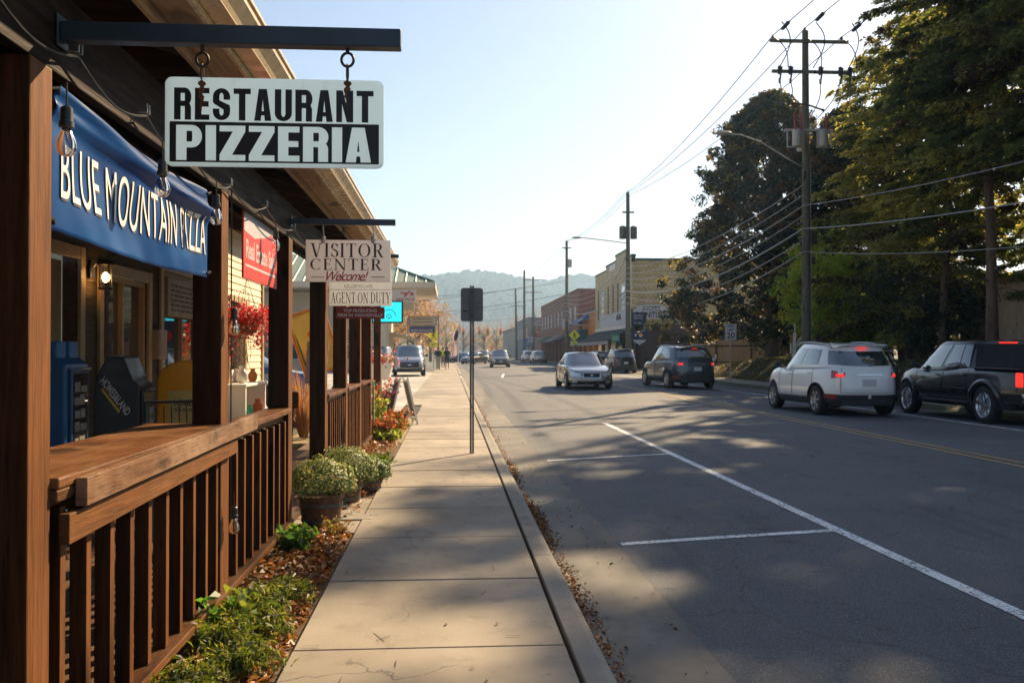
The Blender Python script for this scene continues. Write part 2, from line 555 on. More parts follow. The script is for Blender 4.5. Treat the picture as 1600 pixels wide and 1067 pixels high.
# sunken kerb across the driveway
m = MB(); m.prism([(.565,-.2),(.565,0),(.75,-.125),(.75,-.2)], 49, 57, 'XZ'); kind(m.build('driveway_apron', M['kerb']), 'structure')

# paved lot on the left beyond the planting bed, concrete drive apron, dry verge
strip('parking_lot', -60, -1.16, 19.5, 64, -.012, M['lot'])
strip('parking_lot', -60, -1.16, 64, 130, -.014, M['asphalt'])
strip('verge', -2.6, -.735, 14.2, 19.5, -.022, M['drygrass'])
strip('planting_bed', -1.30, -.735, -2, 8.6, -.03, M['soil'], nx=3, ny=30)
strip('planting_bed', -2.2, -.735, 8.6, 14.2, -.028, M['soil'], nx=3, ny=20)
strip('path', -3.2, -.735, 7.12, 8.75, -.012, M['walk'])
strip('porch_deck', -3.3, -1.31, -3, 12.6, 0, M['soil']).hide_render = False

# markings
def mark(name, quad, mat):
    m = MB()
    n = 14
    a, b, c, d = [Vector((*q, 0)) for q in quad]
    rows = []
    for i in range(n+1):
        t = i/n
        p, q = a.lerp(d, t), b.lerp(c, t)
        row = []
        for s_ in (0, .5, 1):
            w = p.lerp(q, s_)
            row.append((w.x, w.y, zroad(w.x)+.004))
        rows.append(row)
    m.grid(rows)
    o = m.build(name, mat)
    return kind(o, 'structure')
mark('parking_line', [(3.12,-10),(3.22,-10),(3.22,18.6),(3.12,18.6)], M['white_line'])
mark('parking_stall_line', [(1.34,7.13),(1.34,7.03),(3.12,7.23),(3.12,7.33)], M['white_line'])
mark('parking_stall_line', [(1.34,12.62),(1.34,12.53),(3.12,12.86),(3.12,12.95)], M['white_line'])
mark('parking_stall_line', [(2.9,52),(3.05,52),(3.6,60),(3.45,60)], M['white_line'])
mark('centre_line', [(7.04,-10),(7.12,-10),(7.12,400),(7.04,400)], M['yellow_line'])
mark('centre_line', [(7.28,-10),(7.36,-10),(7.36,400),(7.28,400)], M['yellow_line'])
mark('parking_line', [(10.5,-8),(10.6,-8),(10.6,56),(10.5,56)], M['white_line'])

# ------------------------------------------------------------------ wooded mountain ridge
def ridge(name, Y0, pts, depth, mat, seed, tree=7.0):
    r_ = np.random.default_rng(seed)
    m = MB()
    xs_ = np.arange(pts[0][0], pts[-1][0], tree*.55)
    base = np.interp(xs_, [p[0] for p in pts], [p[1] for p in pts])
    rows = []
    nrow = 44
    for k in range(nrow+1):
        t = k/nrow
        zz = base * (t**.9)
        yy = Y0 - depth*(1-t)
        und = 1 + .07*np.sin(xs_*.0065 + t*4) + .05*np.sin(xs_*.017 - t*6) + .025*np.sin(xs_*.041 + t*11)
        jit = r_.uniform(-1, 1, len(xs_)) * tree*.30
        if k == nrow: und = 1 + .02*np.sin(xs_*.03)
        rows.append([(float(x), float(yy + r_.uniform(-6, 6)), float(max(-1, z*u + (j if t > .1 else 0)))) for x, z, u, j in zip(xs_, zz, und, jit)])
    rows.append([(p[0], p[1]+200, -5) for p in rows[-1]])
    m.grid(rows)
    return kind(m.build(name, mat), 'structure')
k_ = NT("autumn_woods")
n_ = k_.noise(k_.coord(), .05, 6, .7)
k_.col(k_.ramp(n_, [(.3, (.015,.022,.016)), (.5, (.035,.034,.024)), (.7, (.07,.05,.032))])); k_.set(Roughness=1)
k_.b.inputs['Specular IOR Level'].default_value = 0
HD = 1500
ridge('mountain', HD, [(-1500,60),(-700,96),(-420,84),(-180,96),(-130,104),(-60,128),(-20,131),(40,134),(95,129),(150,122),(205,131),(250,126),(300,131),(400,128),(600,120),(900,90),(1600,50)], 520, k_.m, 3, 8)
ridge('foothill', 1000, [(-900,20),(-300,34),(-60,30),(40,22),(120,34),(220,50),(330,46),(700,30),(1100,20)], 330, k_.m, 5, 7)
# ------------------------------------------------------------------ pixel rays -> world points (the photograph's camera)
def at(px, py, Y):
    a = (px-800)/1425; b = -(py-533.5)/1425
    fy = math.cos(PIT) - b*math.sin(PIT); fz = math.sin(PIT) + b*math.cos(PIT)
    x = a*math.cos(YAW) + fy*math.sin(YAW); y = -a*math.sin(YAW) + fy*math.cos(YAW)
    t = Y/y
    return Vector((x*t, Y, 1.38 + fz*t))

# ------------------------------------------------------------------ lettering
def text_verts(s, bold=0., shear=0., spacing=1., res=4):
    cu = bpy.data.curves.new("t", 'FONT')
    cu.body = s; cu.offset = bold; cu.shear = shear; cu.space_character = spacing
    cu.align_x = 'LEFT'; cu.resolution_u = res; cu.size = 1; cu.fill_mode = 'FRONT'; cu.space_line = .95
    o = bpy.data.objects.new("t", cu); C.objects.link(o)
    bpy.context.view_layer.update()
    me = bpy.data.meshes.new_from_object(o.evaluated_get(bpy.context.evaluated_depsgraph_get()))
    bpy.data.objects.remove(o); bpy.data.curves.remove(cu)
    v = np.empty(len(me.vertices)*3); me.vertices.foreach_get('co', v); v = v.reshape(-1, 3)
    f = [tuple(p.vertices) for p in me.polygons]
    bpy.data.meshes.remove(me)
    return v, f

def lettering(s, w, h, o, right, up, bold=0., shear=0., spacing=1., res=4, warp=None, name='lettering', mat=None, parent=None, mb=None, glyphs=None):
    """flat letters fitted to w x h metres; o = lower-left corner"""
    v, f = glyphs if glyphs else text_verts(s, bold, shear, spacing, res)
    mn = v.min(0); mx = v.max(0)
    sc = (w/(mx[0]-mn[0]), h/(mx[1]-mn[1]))
    o = Vector(o); right = Vector(right); up = Vector(up); out = right.cross(up)
    vs = []
    for p in v:
        a = (p[0]-mn[0])*sc[0]; b = (p[1]-mn[1])*sc[1]
        q = o + right*a + up*b + out*p[2]
        if warp: q = warp(q)
        vs.append(q)
    m = mb or MB()
    m.add(vs, f)
    if mb is not None: return mb
    return m.build(name, mat, parent)

# a small high-contrast serif alphabet drawn as strokes (unit height)
def serif_glyphs(s, thick=.15, thin=.055, gap=.13):
    V = []; F = []
    st = [0]
    def quad(pts):
        b = len(V); z = st[0]*2e-5; st[0] += 1
        V.extend([(x, y, z) for x, y in pts]); F.append(tuple(range(b, b+len(pts))))
    def bar(x0, y0, x1, y1, w):   # horizontal width w
        quad([(x0-w/2, y0), (x0+w/2, y0), (x1+w/2, y1), (x1-w/2, y1)] if y1 > y0 else [(x1-w/2, y1), (x1+w/2, y1), (x0+w/2, y0), (x0-w/2, y0)])
    def ser(x, y, w=.30, h=.045):
        y0 = y if y < .5 else y-h
        quad([(x-w/2, y0), (x+w/2, y0), (x+w/2, y0+h), (x-w/2, y0+h)])
    def hb(x0, x1, y, h=.05): quad([(x0, y-h/2), (x1, y-h/2), (x1, y+h/2), (x0, y+h/2)])
    def arc(cx, cy, rx, ry, a0, a1, tk=thick, tn=thin, n=14):
        for i in range(n):
            P = []
            for a in (a0+(a1-a0)*i/n, a0+(a1-a0)*(i+1)/n):
                c, s_ = math.cos(R(a)), math.sin(R(a))
                w = tn + (tk-tn)*abs(c)**1.3
                P.append(((cx+(rx+w/2)*c, cy+(ry+.0)*s_ + w/2*s_*.6), (cx+(rx-w/2)*c, cy+ry*s_ - w/2*s_*.6)))
            b = len(V); z = st[0]*0
            q = [P[0][1], P[0][0], P[1][0], P[1][1]]
            V.extend([(x, y, z) for x, y in q]); F.append((b, b+1, b+2, b+3) if a1 > a0 else (b+3, b+2, b+1, b))
        st[0] += 1
    x = 0
    T, t = thick, thin
    for ch in s:
        st[0] += 1
        if ch == 'V': w=.84; bar(x+.15,1,x+.42,0,T); bar(x+.69,1,x+.44,0,t); ser(x+.15,1); ser(x+.69,1,.26)
        elif ch == 'I': w=.30; bar(x+.15,0,x+.15,1,T); ser(x+.15,0); ser(x+.15,1)
        elif ch == 'S':
            w=.50; arc(x+.26,.74,.17,.235,20,200); arc(x+.26,.26,.19,.235,-160,20)
            quad([(x+.04,.70),(x+.12,.58),(x+.46,.30),(x+.52,.36),(x+.38,.52)]); bar(x+.46,.70,x+.46,.95,.035); bar(x+.05,.06,x+.05,.32,.035)
        elif ch == 'T': w=.68; bar(x+.34,0,x+.34,1,T); ser(x+.34,0); hb(x+.02,x+.66,.975); bar(x+.04,.76,x+.03,1,.04); bar(x+.64,.76,x+.65,1,.04)
        elif ch == 'O': w=.86; arc(x+.43,.5,.34,.475,0,360,n=28)
        elif ch == 'R': w=.76; bar(x+.17,0,x+.17,1,T); ser(x+.15,0); hb(x+.02,x+.36,.975,.045); hb(x+.2,x+.36,.50,.045); arc(x+.36,.74,.20,.235,-90,90); bar(x+.38,.5,x+.64,0,T); ser(x+.68,0,.2)
        elif ch == 'C': w=.76; arc(x+.42,.5,.34,.475,48,312,n=22); bar(x+.68,.68,x+.68,.97,.04); bar(x+.68,.06,x+.68,.26,.03)
        elif ch == 'E': w=.62; bar(x+.16,0,x+.16,1,T); hb(x+.02,x+.54,.975); hb(x+.2,x+.44,.52); hb(x+.02,x+.57,.025); bar(x+.53,.78,x+.53,1,.04); bar(x+.56,0,x+.57,.24,.04); bar(x+.44,.42,x+.44,.62,.035)
        elif ch == 'N': w=.86; bar(x+.14,0,x+.14,1,t); bar(x+.12,1,x+.72,0,T); bar(x+.72,0,x+.72,1,t); ser(x+.12,0,.24); ser(x+.08,1,.18); ser(x+.74,1,.24)
        elif ch == 'A': w=.82; bar(x+.14,0,x+.42,1,t); bar(x+.68,0,x+.41,1,T); hb(x+.22,x+.60,.34,.045); ser(x+.13,0,.24); ser(x+.68,0,.30)
        elif ch == 'G': w=.82; arc(x+.42,.5,.34,.475,48,312,n=22); bar(x+.68,.68,x+.68,.97,.04); bar(x+.68,.06,x+.68,.42,T); ser(x+.68,.42,.28)
        elif ch == 'D': w=.82; bar(x+.17,0,x+.17,1,T); hb(x+.02,x+.36,.975,.045); hb(x+.02,x+.36,.025,.045); arc(x+.36,.5,.34,.475,-90,90,n=16)
        elif ch == 'U': w=.82; bar(x+.17,.28,x+.17,1,T); bar(x+.66,.28,x+.66,1,t); arc(x+.42,.28,.25,.255,180,360); ser(x+.17,1); ser(x+.66,1,.24)
        elif ch == 'Y': w=.78; bar(x+.13,1,x+.39,.45,T); bar(x+.65,1,x+.41,.45,t); bar(x+.39,0,x+.39,.5,T); ser(x+.13,1); ser(x+.65,1,.24); ser(x+.39,0)
        elif ch == 'M': w=.98; bar(x+.14,0,x+.14,1,t); bar(x+.14,1,x+.48,0,T); bar(x+.82,1,x+.50,0,t); bar(x+.84,0,x+.84,1,T); ser(x+.13,0,.22); ser(x+.84,0); ser(x+.1,1,.2); ser(x+.86,1,.24)
        elif ch == ' ': w=.22
        else: w=.3
        x += w + gap
    return np.array(V, float), F

def block_glyphs(s, w=.5, T=.19, gap=.1):
    """heavy condensed capitals, unit height; w letter width, T stem width"""
    V = []; F = []; st = [0]
    H = .17                     # horizontal stroke height
    def poly(pts):
        b = len(V); z = st[0]*3e-5; st[0] += 1
        a = sum(p[0]*q[1]-q[0]*p[1] for p, q in zip(pts, pts[1:]+pts[:1]))
        if a < 0: pts = pts[::-1]
        V.extend([(x, y, z) for x, y in pts]); F.append(tuple(range(b, b+len(pts))))
    def rc(x0, x1, y0, y1): poly([(x0,y0),(x1,y0),(x1,y1),(x0,y1)])
    def ringarc(cx, cy, ox, oy, ix, iy, a0, a1, n=12):
        z0 = st[0]
        for i in range(n):
            st[0] = z0
            p = []
            for a in (a0+(a1-a0)*i/n, a0+(a1-a0)*(i+1)/n):
                c, s_ = math.cos(R(a)), math.sin(R(a)); p.append(((cx+ox*c, cy+oy*s_), (cx+ix*c, cy+iy*s_)))
            poly([p[0][1], p[0][0], p[1][0], p[1][1]])
    x = 0
    for ch in s:
        W_ = w
        if ch == 'I': W_ = T; rc(x,x+T,0,1)
        elif ch == 'T': rc(x,x+w,1-H,1); rc(x+w/2-T/2,x+w/2+T/2,0,1-H)
        elif ch == 'E': W_ = w*.84; rc(x,x+T,0,1); rc(x+T,x+W_,1-H,1); rc(x+T,x+W_,0,H); rc(x+T,x+W_*.95,.5-H/2,.5+H/2)
        elif ch == 'Z': poly([(x,0),(x+w,0),(x+w,H),(x+T*1.15,H),(x+w,1-H),(x+w,1),(x,1),(x,1-H),(x+w-T*1.15,1-H),(x,H)]) if 0 else (rc(x,x+w,1-H,1), rc(x,x+w,0,H), poly([(x,H),(x+T*1.2,H),(x+w,1-H),(x+w-T*1.2,1-H)]))
        elif ch == 'A': poly([(x,0),(x+T,0),(x+w/2+T*.12,.93),(x+w/2+T*.12,1),(x+w/2-T*.62,1)]); poly([(x+w,0),(x+w-T,0),(x+w/2-T*.12,.93),(x+w/2-T*.12,1),(x+w/2+T*.62,1)]); rc(x+T*.7,x+w-T*.7,.17,.17+H*.8)
        elif ch == 'N': rc(x,x+T*.9,0,1); rc(x+w-T*.9,x+w,0,1); poly([(x+T*.9*.4,1),(x+T*1.0,1),(x+w-T*.4,0),(x+w-T*1.0,0)])
        elif ch == 'U': rc(x,x+T,.25,1); rc(x+w-T,x+w,.25,1); ringarc(x+w/2,.25,w/2,.25,w/2-T,.25-H*.8,180,360)
        elif ch in 'RP':
            rc(x,x+T,0,1); my = .46; cy = (1+my-.04)/2; ry = (1-my+.04)/2
            if ch == 'P': my = .36; cy = (1+my)/2; ry = (1-my)/2
            b_ = x+w-T*.9-.02
            rc(x+T,b_,1-H,1); rc(x+T,b_,cy-ry,cy-ry+H); ringarc(b_,cy,w-(b_-x),ry,w-(b_-x)-T if w-(b_-x) > T else .01,ry-H,-90,90)
            if ch == 'R': rc(x+w-T,x+w-.01,0,.40); poly([(x+w-T,.40),(x+w-.01,.40),(x+w-.05,.50),(x+w-T-.04,.50)])
        elif ch == 'S':
            m = x+w/2; r_ = w/2; ringarc(m,.735,r_,.265,r_-T,.265-H*.85,0,180); rc(x,x+T,.62,.735); rc(x+w-T,x+w,.64,.735)
            ringarc(m,.265,r_,.265,r_-T,.265-H*.85,180,360); rc(x+w-T,x+w,.265,.38); rc(x,x+T,.265,.36)
            poly([(x,.62),(x+.02*w,.53),(x+w-T,.28+.05),(x+w-T,.38),(x+w,.38),(x+w*.98,.47),(x+T,.62)])
        x += W_+gap
    return np.array(V, float), F

M['sign_white'] = (lambda k: (k.col(k.mix(k.ramp(k.noise(k.coord((9,1,.9)), 2.3, 5), [(.60,(0,0,0)),(.78,(.6,.6,.6))]), (.80,.85,.88), (.55,.55,.52))), k.set(Roughness=.5), k.m)[-1])(NT("faded_sign_white"))
M['sign_black'] = plain("sign_black_vinyl", (.014,.016,.018), .45, 0, .3)
M['clean_white'] = plain("sign_panel_white", (.72,.68,.68), .45, 0, .05)
M['ink'] = plain("dark_ink", (.03,.03,.035), .5)
M['red'] = plain("sign_red", (.50,.035,.03), .45)
M['cream_trim'] = plain("tan_trim_paint", (.40,.28,.15), .55, 0, .1)

RX, UZ = (1,0,0), (0,0,1)
# ------------------------------------------------------------------ the porch building
PX = -1.2          # street face of the porch posts
bld = thing('porch_building', 'brown wooden shop with a covered porch of dark stained posts along the sidewalk', 'building', (-2.2, 5, 0))
bo = Vector((-2.2, 5, 0))
def L(mb):  # world -> local of the building
    mb.v = [(p[0]-bo.x, p[1]-bo.y, p[2]-bo.z) for p in mb.v]; return mb
def part(name, mb, mat, parent=None, **k):
    return L(mb).build(name, mat, parent or bld, **k)

post_y = [(2.69,2.84),(4.89,5.04),(6.90,7.06),(8.90,9.06),(10.66,10.82),(12.34,12.49),(13.98,14.13)]
for i, (a, b) in enumerate([(-1.6,-1.45),(.5,.65)] + post_y):
    m = MB(); m.rbox(PX-.15, PX, a, b, -.12, 2.235, .006)
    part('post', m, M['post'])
beam = MB()
beam.rbox(PX-.045, PX-.004, -2.5, 14.2, 2.235, 2.50, .004); beam.rbox(PX-.146, PX-.105, -2.5, 14.2, 2.235, 2.50, .004)
wb = wood("beam_wood", (.010,.005,.003), (.045,.02,.010), 'Y', .6)
part('beam', beam, wb)
# roof: sheathing, rafters, fascia, soffit trim, gutter
def zr(x): return 2.64 + (-x-1.1)*.30     # underside of the roof deck
rf = MB(); rf.prism([(-1.12, zr(-1.12)+.09), (-3.45, zr(-3.45)+.09), (-3.45, zr(-3.45)+.14), (-.86, zr(-.86)+.14), (-.86, zr(-.86)+.11)], -2.6, 14.3)
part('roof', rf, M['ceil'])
ra = MB(); y = -2.3
while y < 14.2:
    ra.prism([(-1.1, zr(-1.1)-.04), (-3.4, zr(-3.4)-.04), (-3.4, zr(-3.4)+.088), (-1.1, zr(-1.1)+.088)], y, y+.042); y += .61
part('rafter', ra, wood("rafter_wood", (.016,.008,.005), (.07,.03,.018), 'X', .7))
fm = wood("fascia_board", (.36,.22,.11), (.66,.45,.24), 'Y', .5, weather=(.35,.25,.17))
fb = MB(); fb.box(-1.085, -.945, -2.6, 14.3, 2.655, 2.675); fb.box(-1.105, -1.087, -2.6, 14.3, 2.60, 2.80)
part('fascia', fb, fm)
gt = MB(); gt.prism([(-.925,2.675),(-.845,2.675),(-.845,2.679),(-.835,2.70),(-.80,2.745),(-.80,2.775),(-.79,2.775),(-.79,2.79),(-.806,2.79),(-.806,2.75),(-.842,2.705),(-.85,2.685),(-.925,2.685)], -2.6, 14.3)
gt.box(-.943, -.927, -2.6, 14.3, 2.64, 2.80)
part('gutter', gt, plain("tan_gutter_enamel", (.74,.57,.33), .28, .35, .1, 6))
# back wall with lapped boards, leaving the openings
wallX = -3.2
ops = [(5.2,8.02,.05,2.17), (8.55,9.80,.62,2.10), (10.30,12.0,.62,2.28)]
sd_ = MB(); z = .05
while z < 3.2:
    e = min(z+.15, 3.2)
    segs = [(-3, 12.6)]
    for (a, b, lo, hi) in ops:
        if e > lo and z < hi:
            segs = [q for s_ in segs for q in ((s_[0], min(s_[1], a)), (max(s_[0], b), s_[1])) if q[1]-q[0] > .01]
    for a, b in segs:
        sd_.prism([(wallX-.10, z), (wallX+.022, z), (wallX+.008, e), (wallX-.10, e)], a, b)
    z = e
sm = wood("grey_brown_siding", (.085,.055,.035), (.22,.155,.10), 'Y', .75, weather=(.16,.13,.10))
part('wall', sd_, sm)
m = MB(); m.box(-3.32,-1.32,-3.1,-3.0,.05,3.0); part('end_wall', m, sm)
tr = MB()
for (a, b, lo, hi) in ops:
    tr.box(wallX+.024, wallX+.055, a-.10, a, lo, hi+.11); tr.box(wallX+.024, wallX+.055, b, b+.10, lo, hi+.11)
    tr.box(wallX+.024, wallX+.052, a, b, hi, hi+.11)
    if lo > .1: tr.box(wallX+.024, wallX+.09, a-.12, b+.12, lo-.07, lo)
part('trim', tr, M['cream_trim'], bevel=.004)
# doorway: open recess with a tan door leaf
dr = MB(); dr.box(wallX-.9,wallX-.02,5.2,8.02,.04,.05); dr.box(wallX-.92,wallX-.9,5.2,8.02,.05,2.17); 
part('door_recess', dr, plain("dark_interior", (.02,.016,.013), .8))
dl = MB(); dl.rbox(wallX-.16,wallX-.10,6.75,8.0,.06,2.16,.006)
for a, b in ((.25,.95),(1.1,2.0)):
    dl.rbox(wallX-.105,wallX-.085,6.95,7.80,a,b,.008)
dleaf = part('door', dl, plain("tan_door_paint", (.36,.25,.13), .5, 0, .12))
m = MB(); m.ball((wallX-.07,6.85,1.02), .032); m.cyl((wallX-.1,6.85,1.02),(wallX-.07,6.85,1.02),.012); part('handle', m, M['chrome'], dleaf, smooth=True)
for (a, b, lo, hi) in ops[1:]:
    fr = MB()
    for q in ((a,a+.05,lo,hi),(b-.05,b,lo,hi)): fr.box(wallX-.06,wallX+.01,*q)
    fr.box(wallX-.06,wallX+.01,a+.05,b-.05,lo,lo+.05); fr.box(wallX-.06,wallX+.01,a+.05,b-.05,hi-.05,hi); fr.box(wallX-.055,wallX+.005,(a+b)/2-.02,(a+b)/2+.02,lo+.05,hi-.05)
    w_ = part('window', fr, M['cream_trim'])
    g_ = MB(); g_.box(wallX-.05,wallX-.04,a+.05,b-.05,lo+.05,hi-.05); part('pane', g_, glassy("shop_window_glass", (.03,.028,.022), .03), w_)
# notice panel in the second window's upper half
m = MB(); m.rbox(wallX-.03,wallX+.07,10.38,11.95,1.78,2.22,.01); nb = part('notice_panel', m, plain("parchment_panel", (.33,.25,.15), .6, 0, .25, 5))
m = MB()
for r_ in range(6):
    y = 10.5
    while y < 11.8:
        w_ = rnd.uniform(.05,.2); m.box(wallX+.071,wallX+.073,y,min(y+w_,11.85),2.12-r_*.055,2.145-r_*.055); y += w_+.04
part('print', m, plain("brown_print", (.09,.06,.04), .7), nb)
# small tan panel box on the wall
m = MB(); m.rbox(wallX+.02,wallX+.12,9.93,10.2,1.30,1.62,.012); m.box(wallX+.121,wallX+.124,9.96,10.17,1.33,1.59); part('meter_box', m, plain("beige_enamel", (.36,.27,.19), .5))
# deck boards
dk = MB(); x = -3.2
while x < -1.36:
    dk.box(x, x+.134, -3, 12.6, .02, .05); x += .14
part('deck', dk, wood("deck_boards", (.07,.04,.025), (.24,.14,.08), 'Y', .6))
m = MB(); m.rbox(PX-.19, PX-.152, -3, 12.6, -.2, .045, .003); m.rbox(PX-.10, PX-.06, -3, 7.0, -.16, -.02, .003); part('rim_joist', m, wood("rim_joist_wood", (.09,.05,.025), (.26,.15,.07), 'Y', .6))

def railing(ya, yb, extra=0, ends=True, n=None, bal=(.038,.062)):
    r_ = MB()
    r_.rbox(PX-.075, PX-.037, ya, yb, .87, .925, .004)             # top sub rail
    r_.rbox(PX-.085, PX+.030, ya, yb, .085, .122, .004)            # bottom rail
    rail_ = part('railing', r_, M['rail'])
    c_ = MB(); c_.rbox(PX-.16, PX+.02, ya, yb, .925, .963, .006); part('cap', c_, M['cap'], rail_)
    n = n or max(2, round((yb-ya)/.215))
    for i in range(n):
        y = ya + (yb-ya)*(i+.5)/n
        b_ = MB(); w = .021
        dx = rnd.uniform(-.003, .003)
        b_.rbox(PX-.062+dx, PX-.006+dx, y-w, y+w, .123, .90 if extra else .869, .003)
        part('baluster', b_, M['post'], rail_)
    return rail_
ra1 = railing(2.84, 4.95, 1, n=10)
railing(4.95, 6.92, n=9)
railing(9.06, 10.66, n=9)
railing(10.82, 12.34, n=9)
railing(12.49, 13.98, n=8)

# wide bar top of the first bay with two face boards
m = MB(); m.rbox(PX-.40, PX+.022, 2.845, 4.99, .965, 1.0, .006); part('counter_top', m, M['cap'], ra1)
m = MB(); m.prism([(2.96,.895),(5.52,.925),(5.52,1.012),(2.96,.985)], PX+.024, PX+.062, 'YZ'); part('face_board', m, wood("glossy_face_board", (.06,.03,.018), (.26,.14,.075), 'Y', .25, weather=(.34,.23,.15)), ra1, bevel=.004)
m = MB(); m.prism([(2.88,.79),(5.10,.83),(5.10,.905),(2.88,.885)], PX+.006, PX+.040, 'YZ'); part('face_board', m, M['rail'], ra1, bevel=.004)

# hanging sign brackets (steel bars fixed to the beam)
def bracket(y, x1, z0, z1, t):
    m = MB(); m.rbox(PX+.006, x1, y-t/2, y+t/2, z0, z1, .004); m.rbox(PX, PX+.005, y-.04, y+.04, z0-.02, z1+.02, .002)
    return part('sign_bracket', m, plain("blue_grey_steel_bar", (.035,.06,.085), .42, .2, .2, 8))
bracket(2.9, -.155, 2.338, 2.397, .05)
bracket(7.0, -.415, 2.345, 2.39, .04)
bracket(8.98, -.50, 2.30, 2.335, .035)

# ------------------------------------------------------------------ RESTAURANT / PIZZERIA sign
sg = thing('hanging_sign', 'white aluminium sign reading restaurant above pizzeria hanging from the nearest steel bar', 'sign', (-.547, 2.9, 1.959))
def rrect(w, h, r, n=6):
    P = []
    for cx, cz, a0 in ((w/2-r, h-r, 0), (-w/2+r, h-r, 90), (-w/2+r, r, 180), (w/2-r, r, 270)):
        for i in range(n+1):
            a = R(a0+90*i/n); P.append((cx+r*math.cos(a), cz+r*math.sin(a)))
    return P
def translucent(m_, f, c):
    t_ = m_.node_tree; o_ = t_.nodes['Material Output']; src = o_.inputs[0].links[0].from_socket
    tr = t_.nodes.new('ShaderNodeBsdfTranslucent'); tr.inputs[0].default_value = (*c, 1)
    mx = t_.nodes.new('ShaderNodeMixShader'); mx.inputs[0].default_value = f
    t_.links.new(src, mx.inputs[1]); t_.links.new(tr.outputs[0], mx.inputs[2]); t_.links.new(mx.outputs[0], o_.inputs[0])
# thin white plastic faces let some of the sun behind them through
M['sign_sheet'] = M['sign_white'].copy(); translucent(M['sign_sheet'], .45, (.70,.86,1.0))
translucent(M['clean_white'], .3, (.9,.92,.95))
m = MB(); m.prism(rrect(.675, .277, .022), -.006, .006, 'XZ'); m.f = [q for q in m.f]; panel = m.build('panel', M['sign_sheet'], sg)
m = MB(); m.prism(rrect(.646, .126, .002, 1), -.0075, -.0065, 'XZ'); m.v = [(a, b, c+.012) for a, b, c in m.v]; band = m.build('black_band', M['sign_black'])
def cut_letters(target, glyphs, px0, px1, py0, py1, Y, org, y0, y1):
    """the letters are openings in the black film, so the white sheet shows in them"""
    v, f = glyphs; a = at(px0, py1, Y); b = at(px1, py0, Y); mn = v.min(0); mx = v.max(0)
    for q in f:
        P = [((v[i][0]-mn[0])/(mx[0]-mn[0])*(b.x-a.x)+a.x-org[0], (v[i][1]-mn[1])/(mx[1]-mn[1])*(b.z-a.z)+a.z-org[2]) for i in q]
        c_ = MB(); c_.prism(P, y0, y1, 'XZ'); co = c_.build('cut', M['sign_black'], fix=True)
        md = target.modifiers.new('b', 'BOOLEAN'); md.operation = 'DIFFERENCE'; md.object = co; md.solver = 'EXACT'
        bpy.context.view_layer.update()
        me = bpy.data.meshes.new_from_object(target.evaluated_get(bpy.context.evaluated_depsgraph_get()))
        target.modifiers.clear(); target.data = me; bpy.data.objects.remove(co)
cut_letters(band, block_glyphs('PIZZERIA', .74, .30, .10), 276, 580, 201, 251, 2.9, (-.547, 2.9, 1.959), -.02, .0)
band.parent = sg
def slet(s, px0, px1, py0, py1, Y, off, name, mat, parent, org, **k):
    a = at(px0, py1, Y); b = at(px1, py0, Y)
    return lettering(s, b.x-a.x, b.z-a.z, (a.x-org[0], off, a.z-org[2]), RX, UZ, mat=mat, parent=parent, name=name, **k)
o3 = (-.547, 2.9, 1.959)
slet("RESTAURANT", 273, 584, 144, 188, 2.9, -.0078, 'lettering', M['sign_black'], sg, o3, glyphs=block_glyphs('RESTAURANT', .50, .19, .10))
#slet("PIZZERIA", 276, 580, 201, 251, 2.9, -.0088, 'lettering', M['sign_white'], sg, o3, glyphs=block_glyphs('PIZZERIA', .74, .30, .10))
for px, py in ((316, 128), (543, 128)):
    c = at(px, py, 2.9) - Vector(o3)
    m = MB()
    def ring(cx, cz, r, rr, sq=1.0, yaw=0):
        P = [(cx+r*math.cos(2*PI*i/18)*math.cos(yaw), r*math.cos(2*PI*i/18)*math.sin(yaw), cz+r*sq*math.sin(2*PI*i/18)) for i in range(18)]
        m.tube(P, rr, 7, closed=True)
    ring(c.x, c.z+.069, .019, .0045, 1.15)
    m.cyl((c.x,0,c.z+.088), (c.x,0,2.338-1.959), .006, n=8)
    ring(c.x, c.z+.028, .0075, .0028, 3.6, 1.35)
    m.build('eye_hook', plain("rusty_iron", (.05,.035,.03), .6, .4, .4, 50), sg, smooth=True)
    # rust run below the hook
    q = MB(); rows = []
    for i in range(13):
        t = i/12; w = .009*(1-t)**.6*(1+.5*math.sin(i*2.3)) + .0012
        rows.append([(c.x-w+.002*math.sin(i), -.0086, c.z-.002-t*.095), (c.x+w+.002*math.sin(i), -.0086, c.z-.002-t*.095)])
    q.grid(rows); q.build('rust_streak', M['rust'], sg)
    q = MB(); q.cyl((c.x,-.0083,c.z-.004),(c.x,-.0068,c.z-.004),.0065,n=14); q.build('hole', M['sign_black'], sg)

# ------------------------------------------------------------------ VISITOR CENTER sign and the signs below
vs_o = (-.772, 7.0, 1.912)
vs = thing('hanging_sign', 'white visitor center sign with black serif lettering and red welcome', 'sign', vs_o)
m = MB(); m.rbox(-.319,.319,-.008,.008,0,.318,.002); m.build('panel', M['clean_white'], vs)
for s_, a, b, c, d in (("VISITOR",485,600,381,402), ("CENTER",485,597,405,422)):
    slet(s_, a, b, c, d, 7.0, -.0095, 'lettering', M['ink'], vs, vs_o, glyphs=serif_glyphs(s_))
slet("Welcome!", 510, 576, 424, 439, 7.0, -.0095, 'lettering', plain("welcome_red", (.42,.02,.05), .5), vs, vs_o, shear=.45, spacing=.85, bold=.008)
m = MB()
for a, b in ((486,507),(580,601)):
    p = at(a, 433, 7.0)-Vector(vs_o); q = at(b, 433, 7.0)-Vector(vs_o); m.box(p.x, q.x, -.0098, -.0085, p.z-.003, p.z+.002)
m.build('rule', M['ink'], vs)
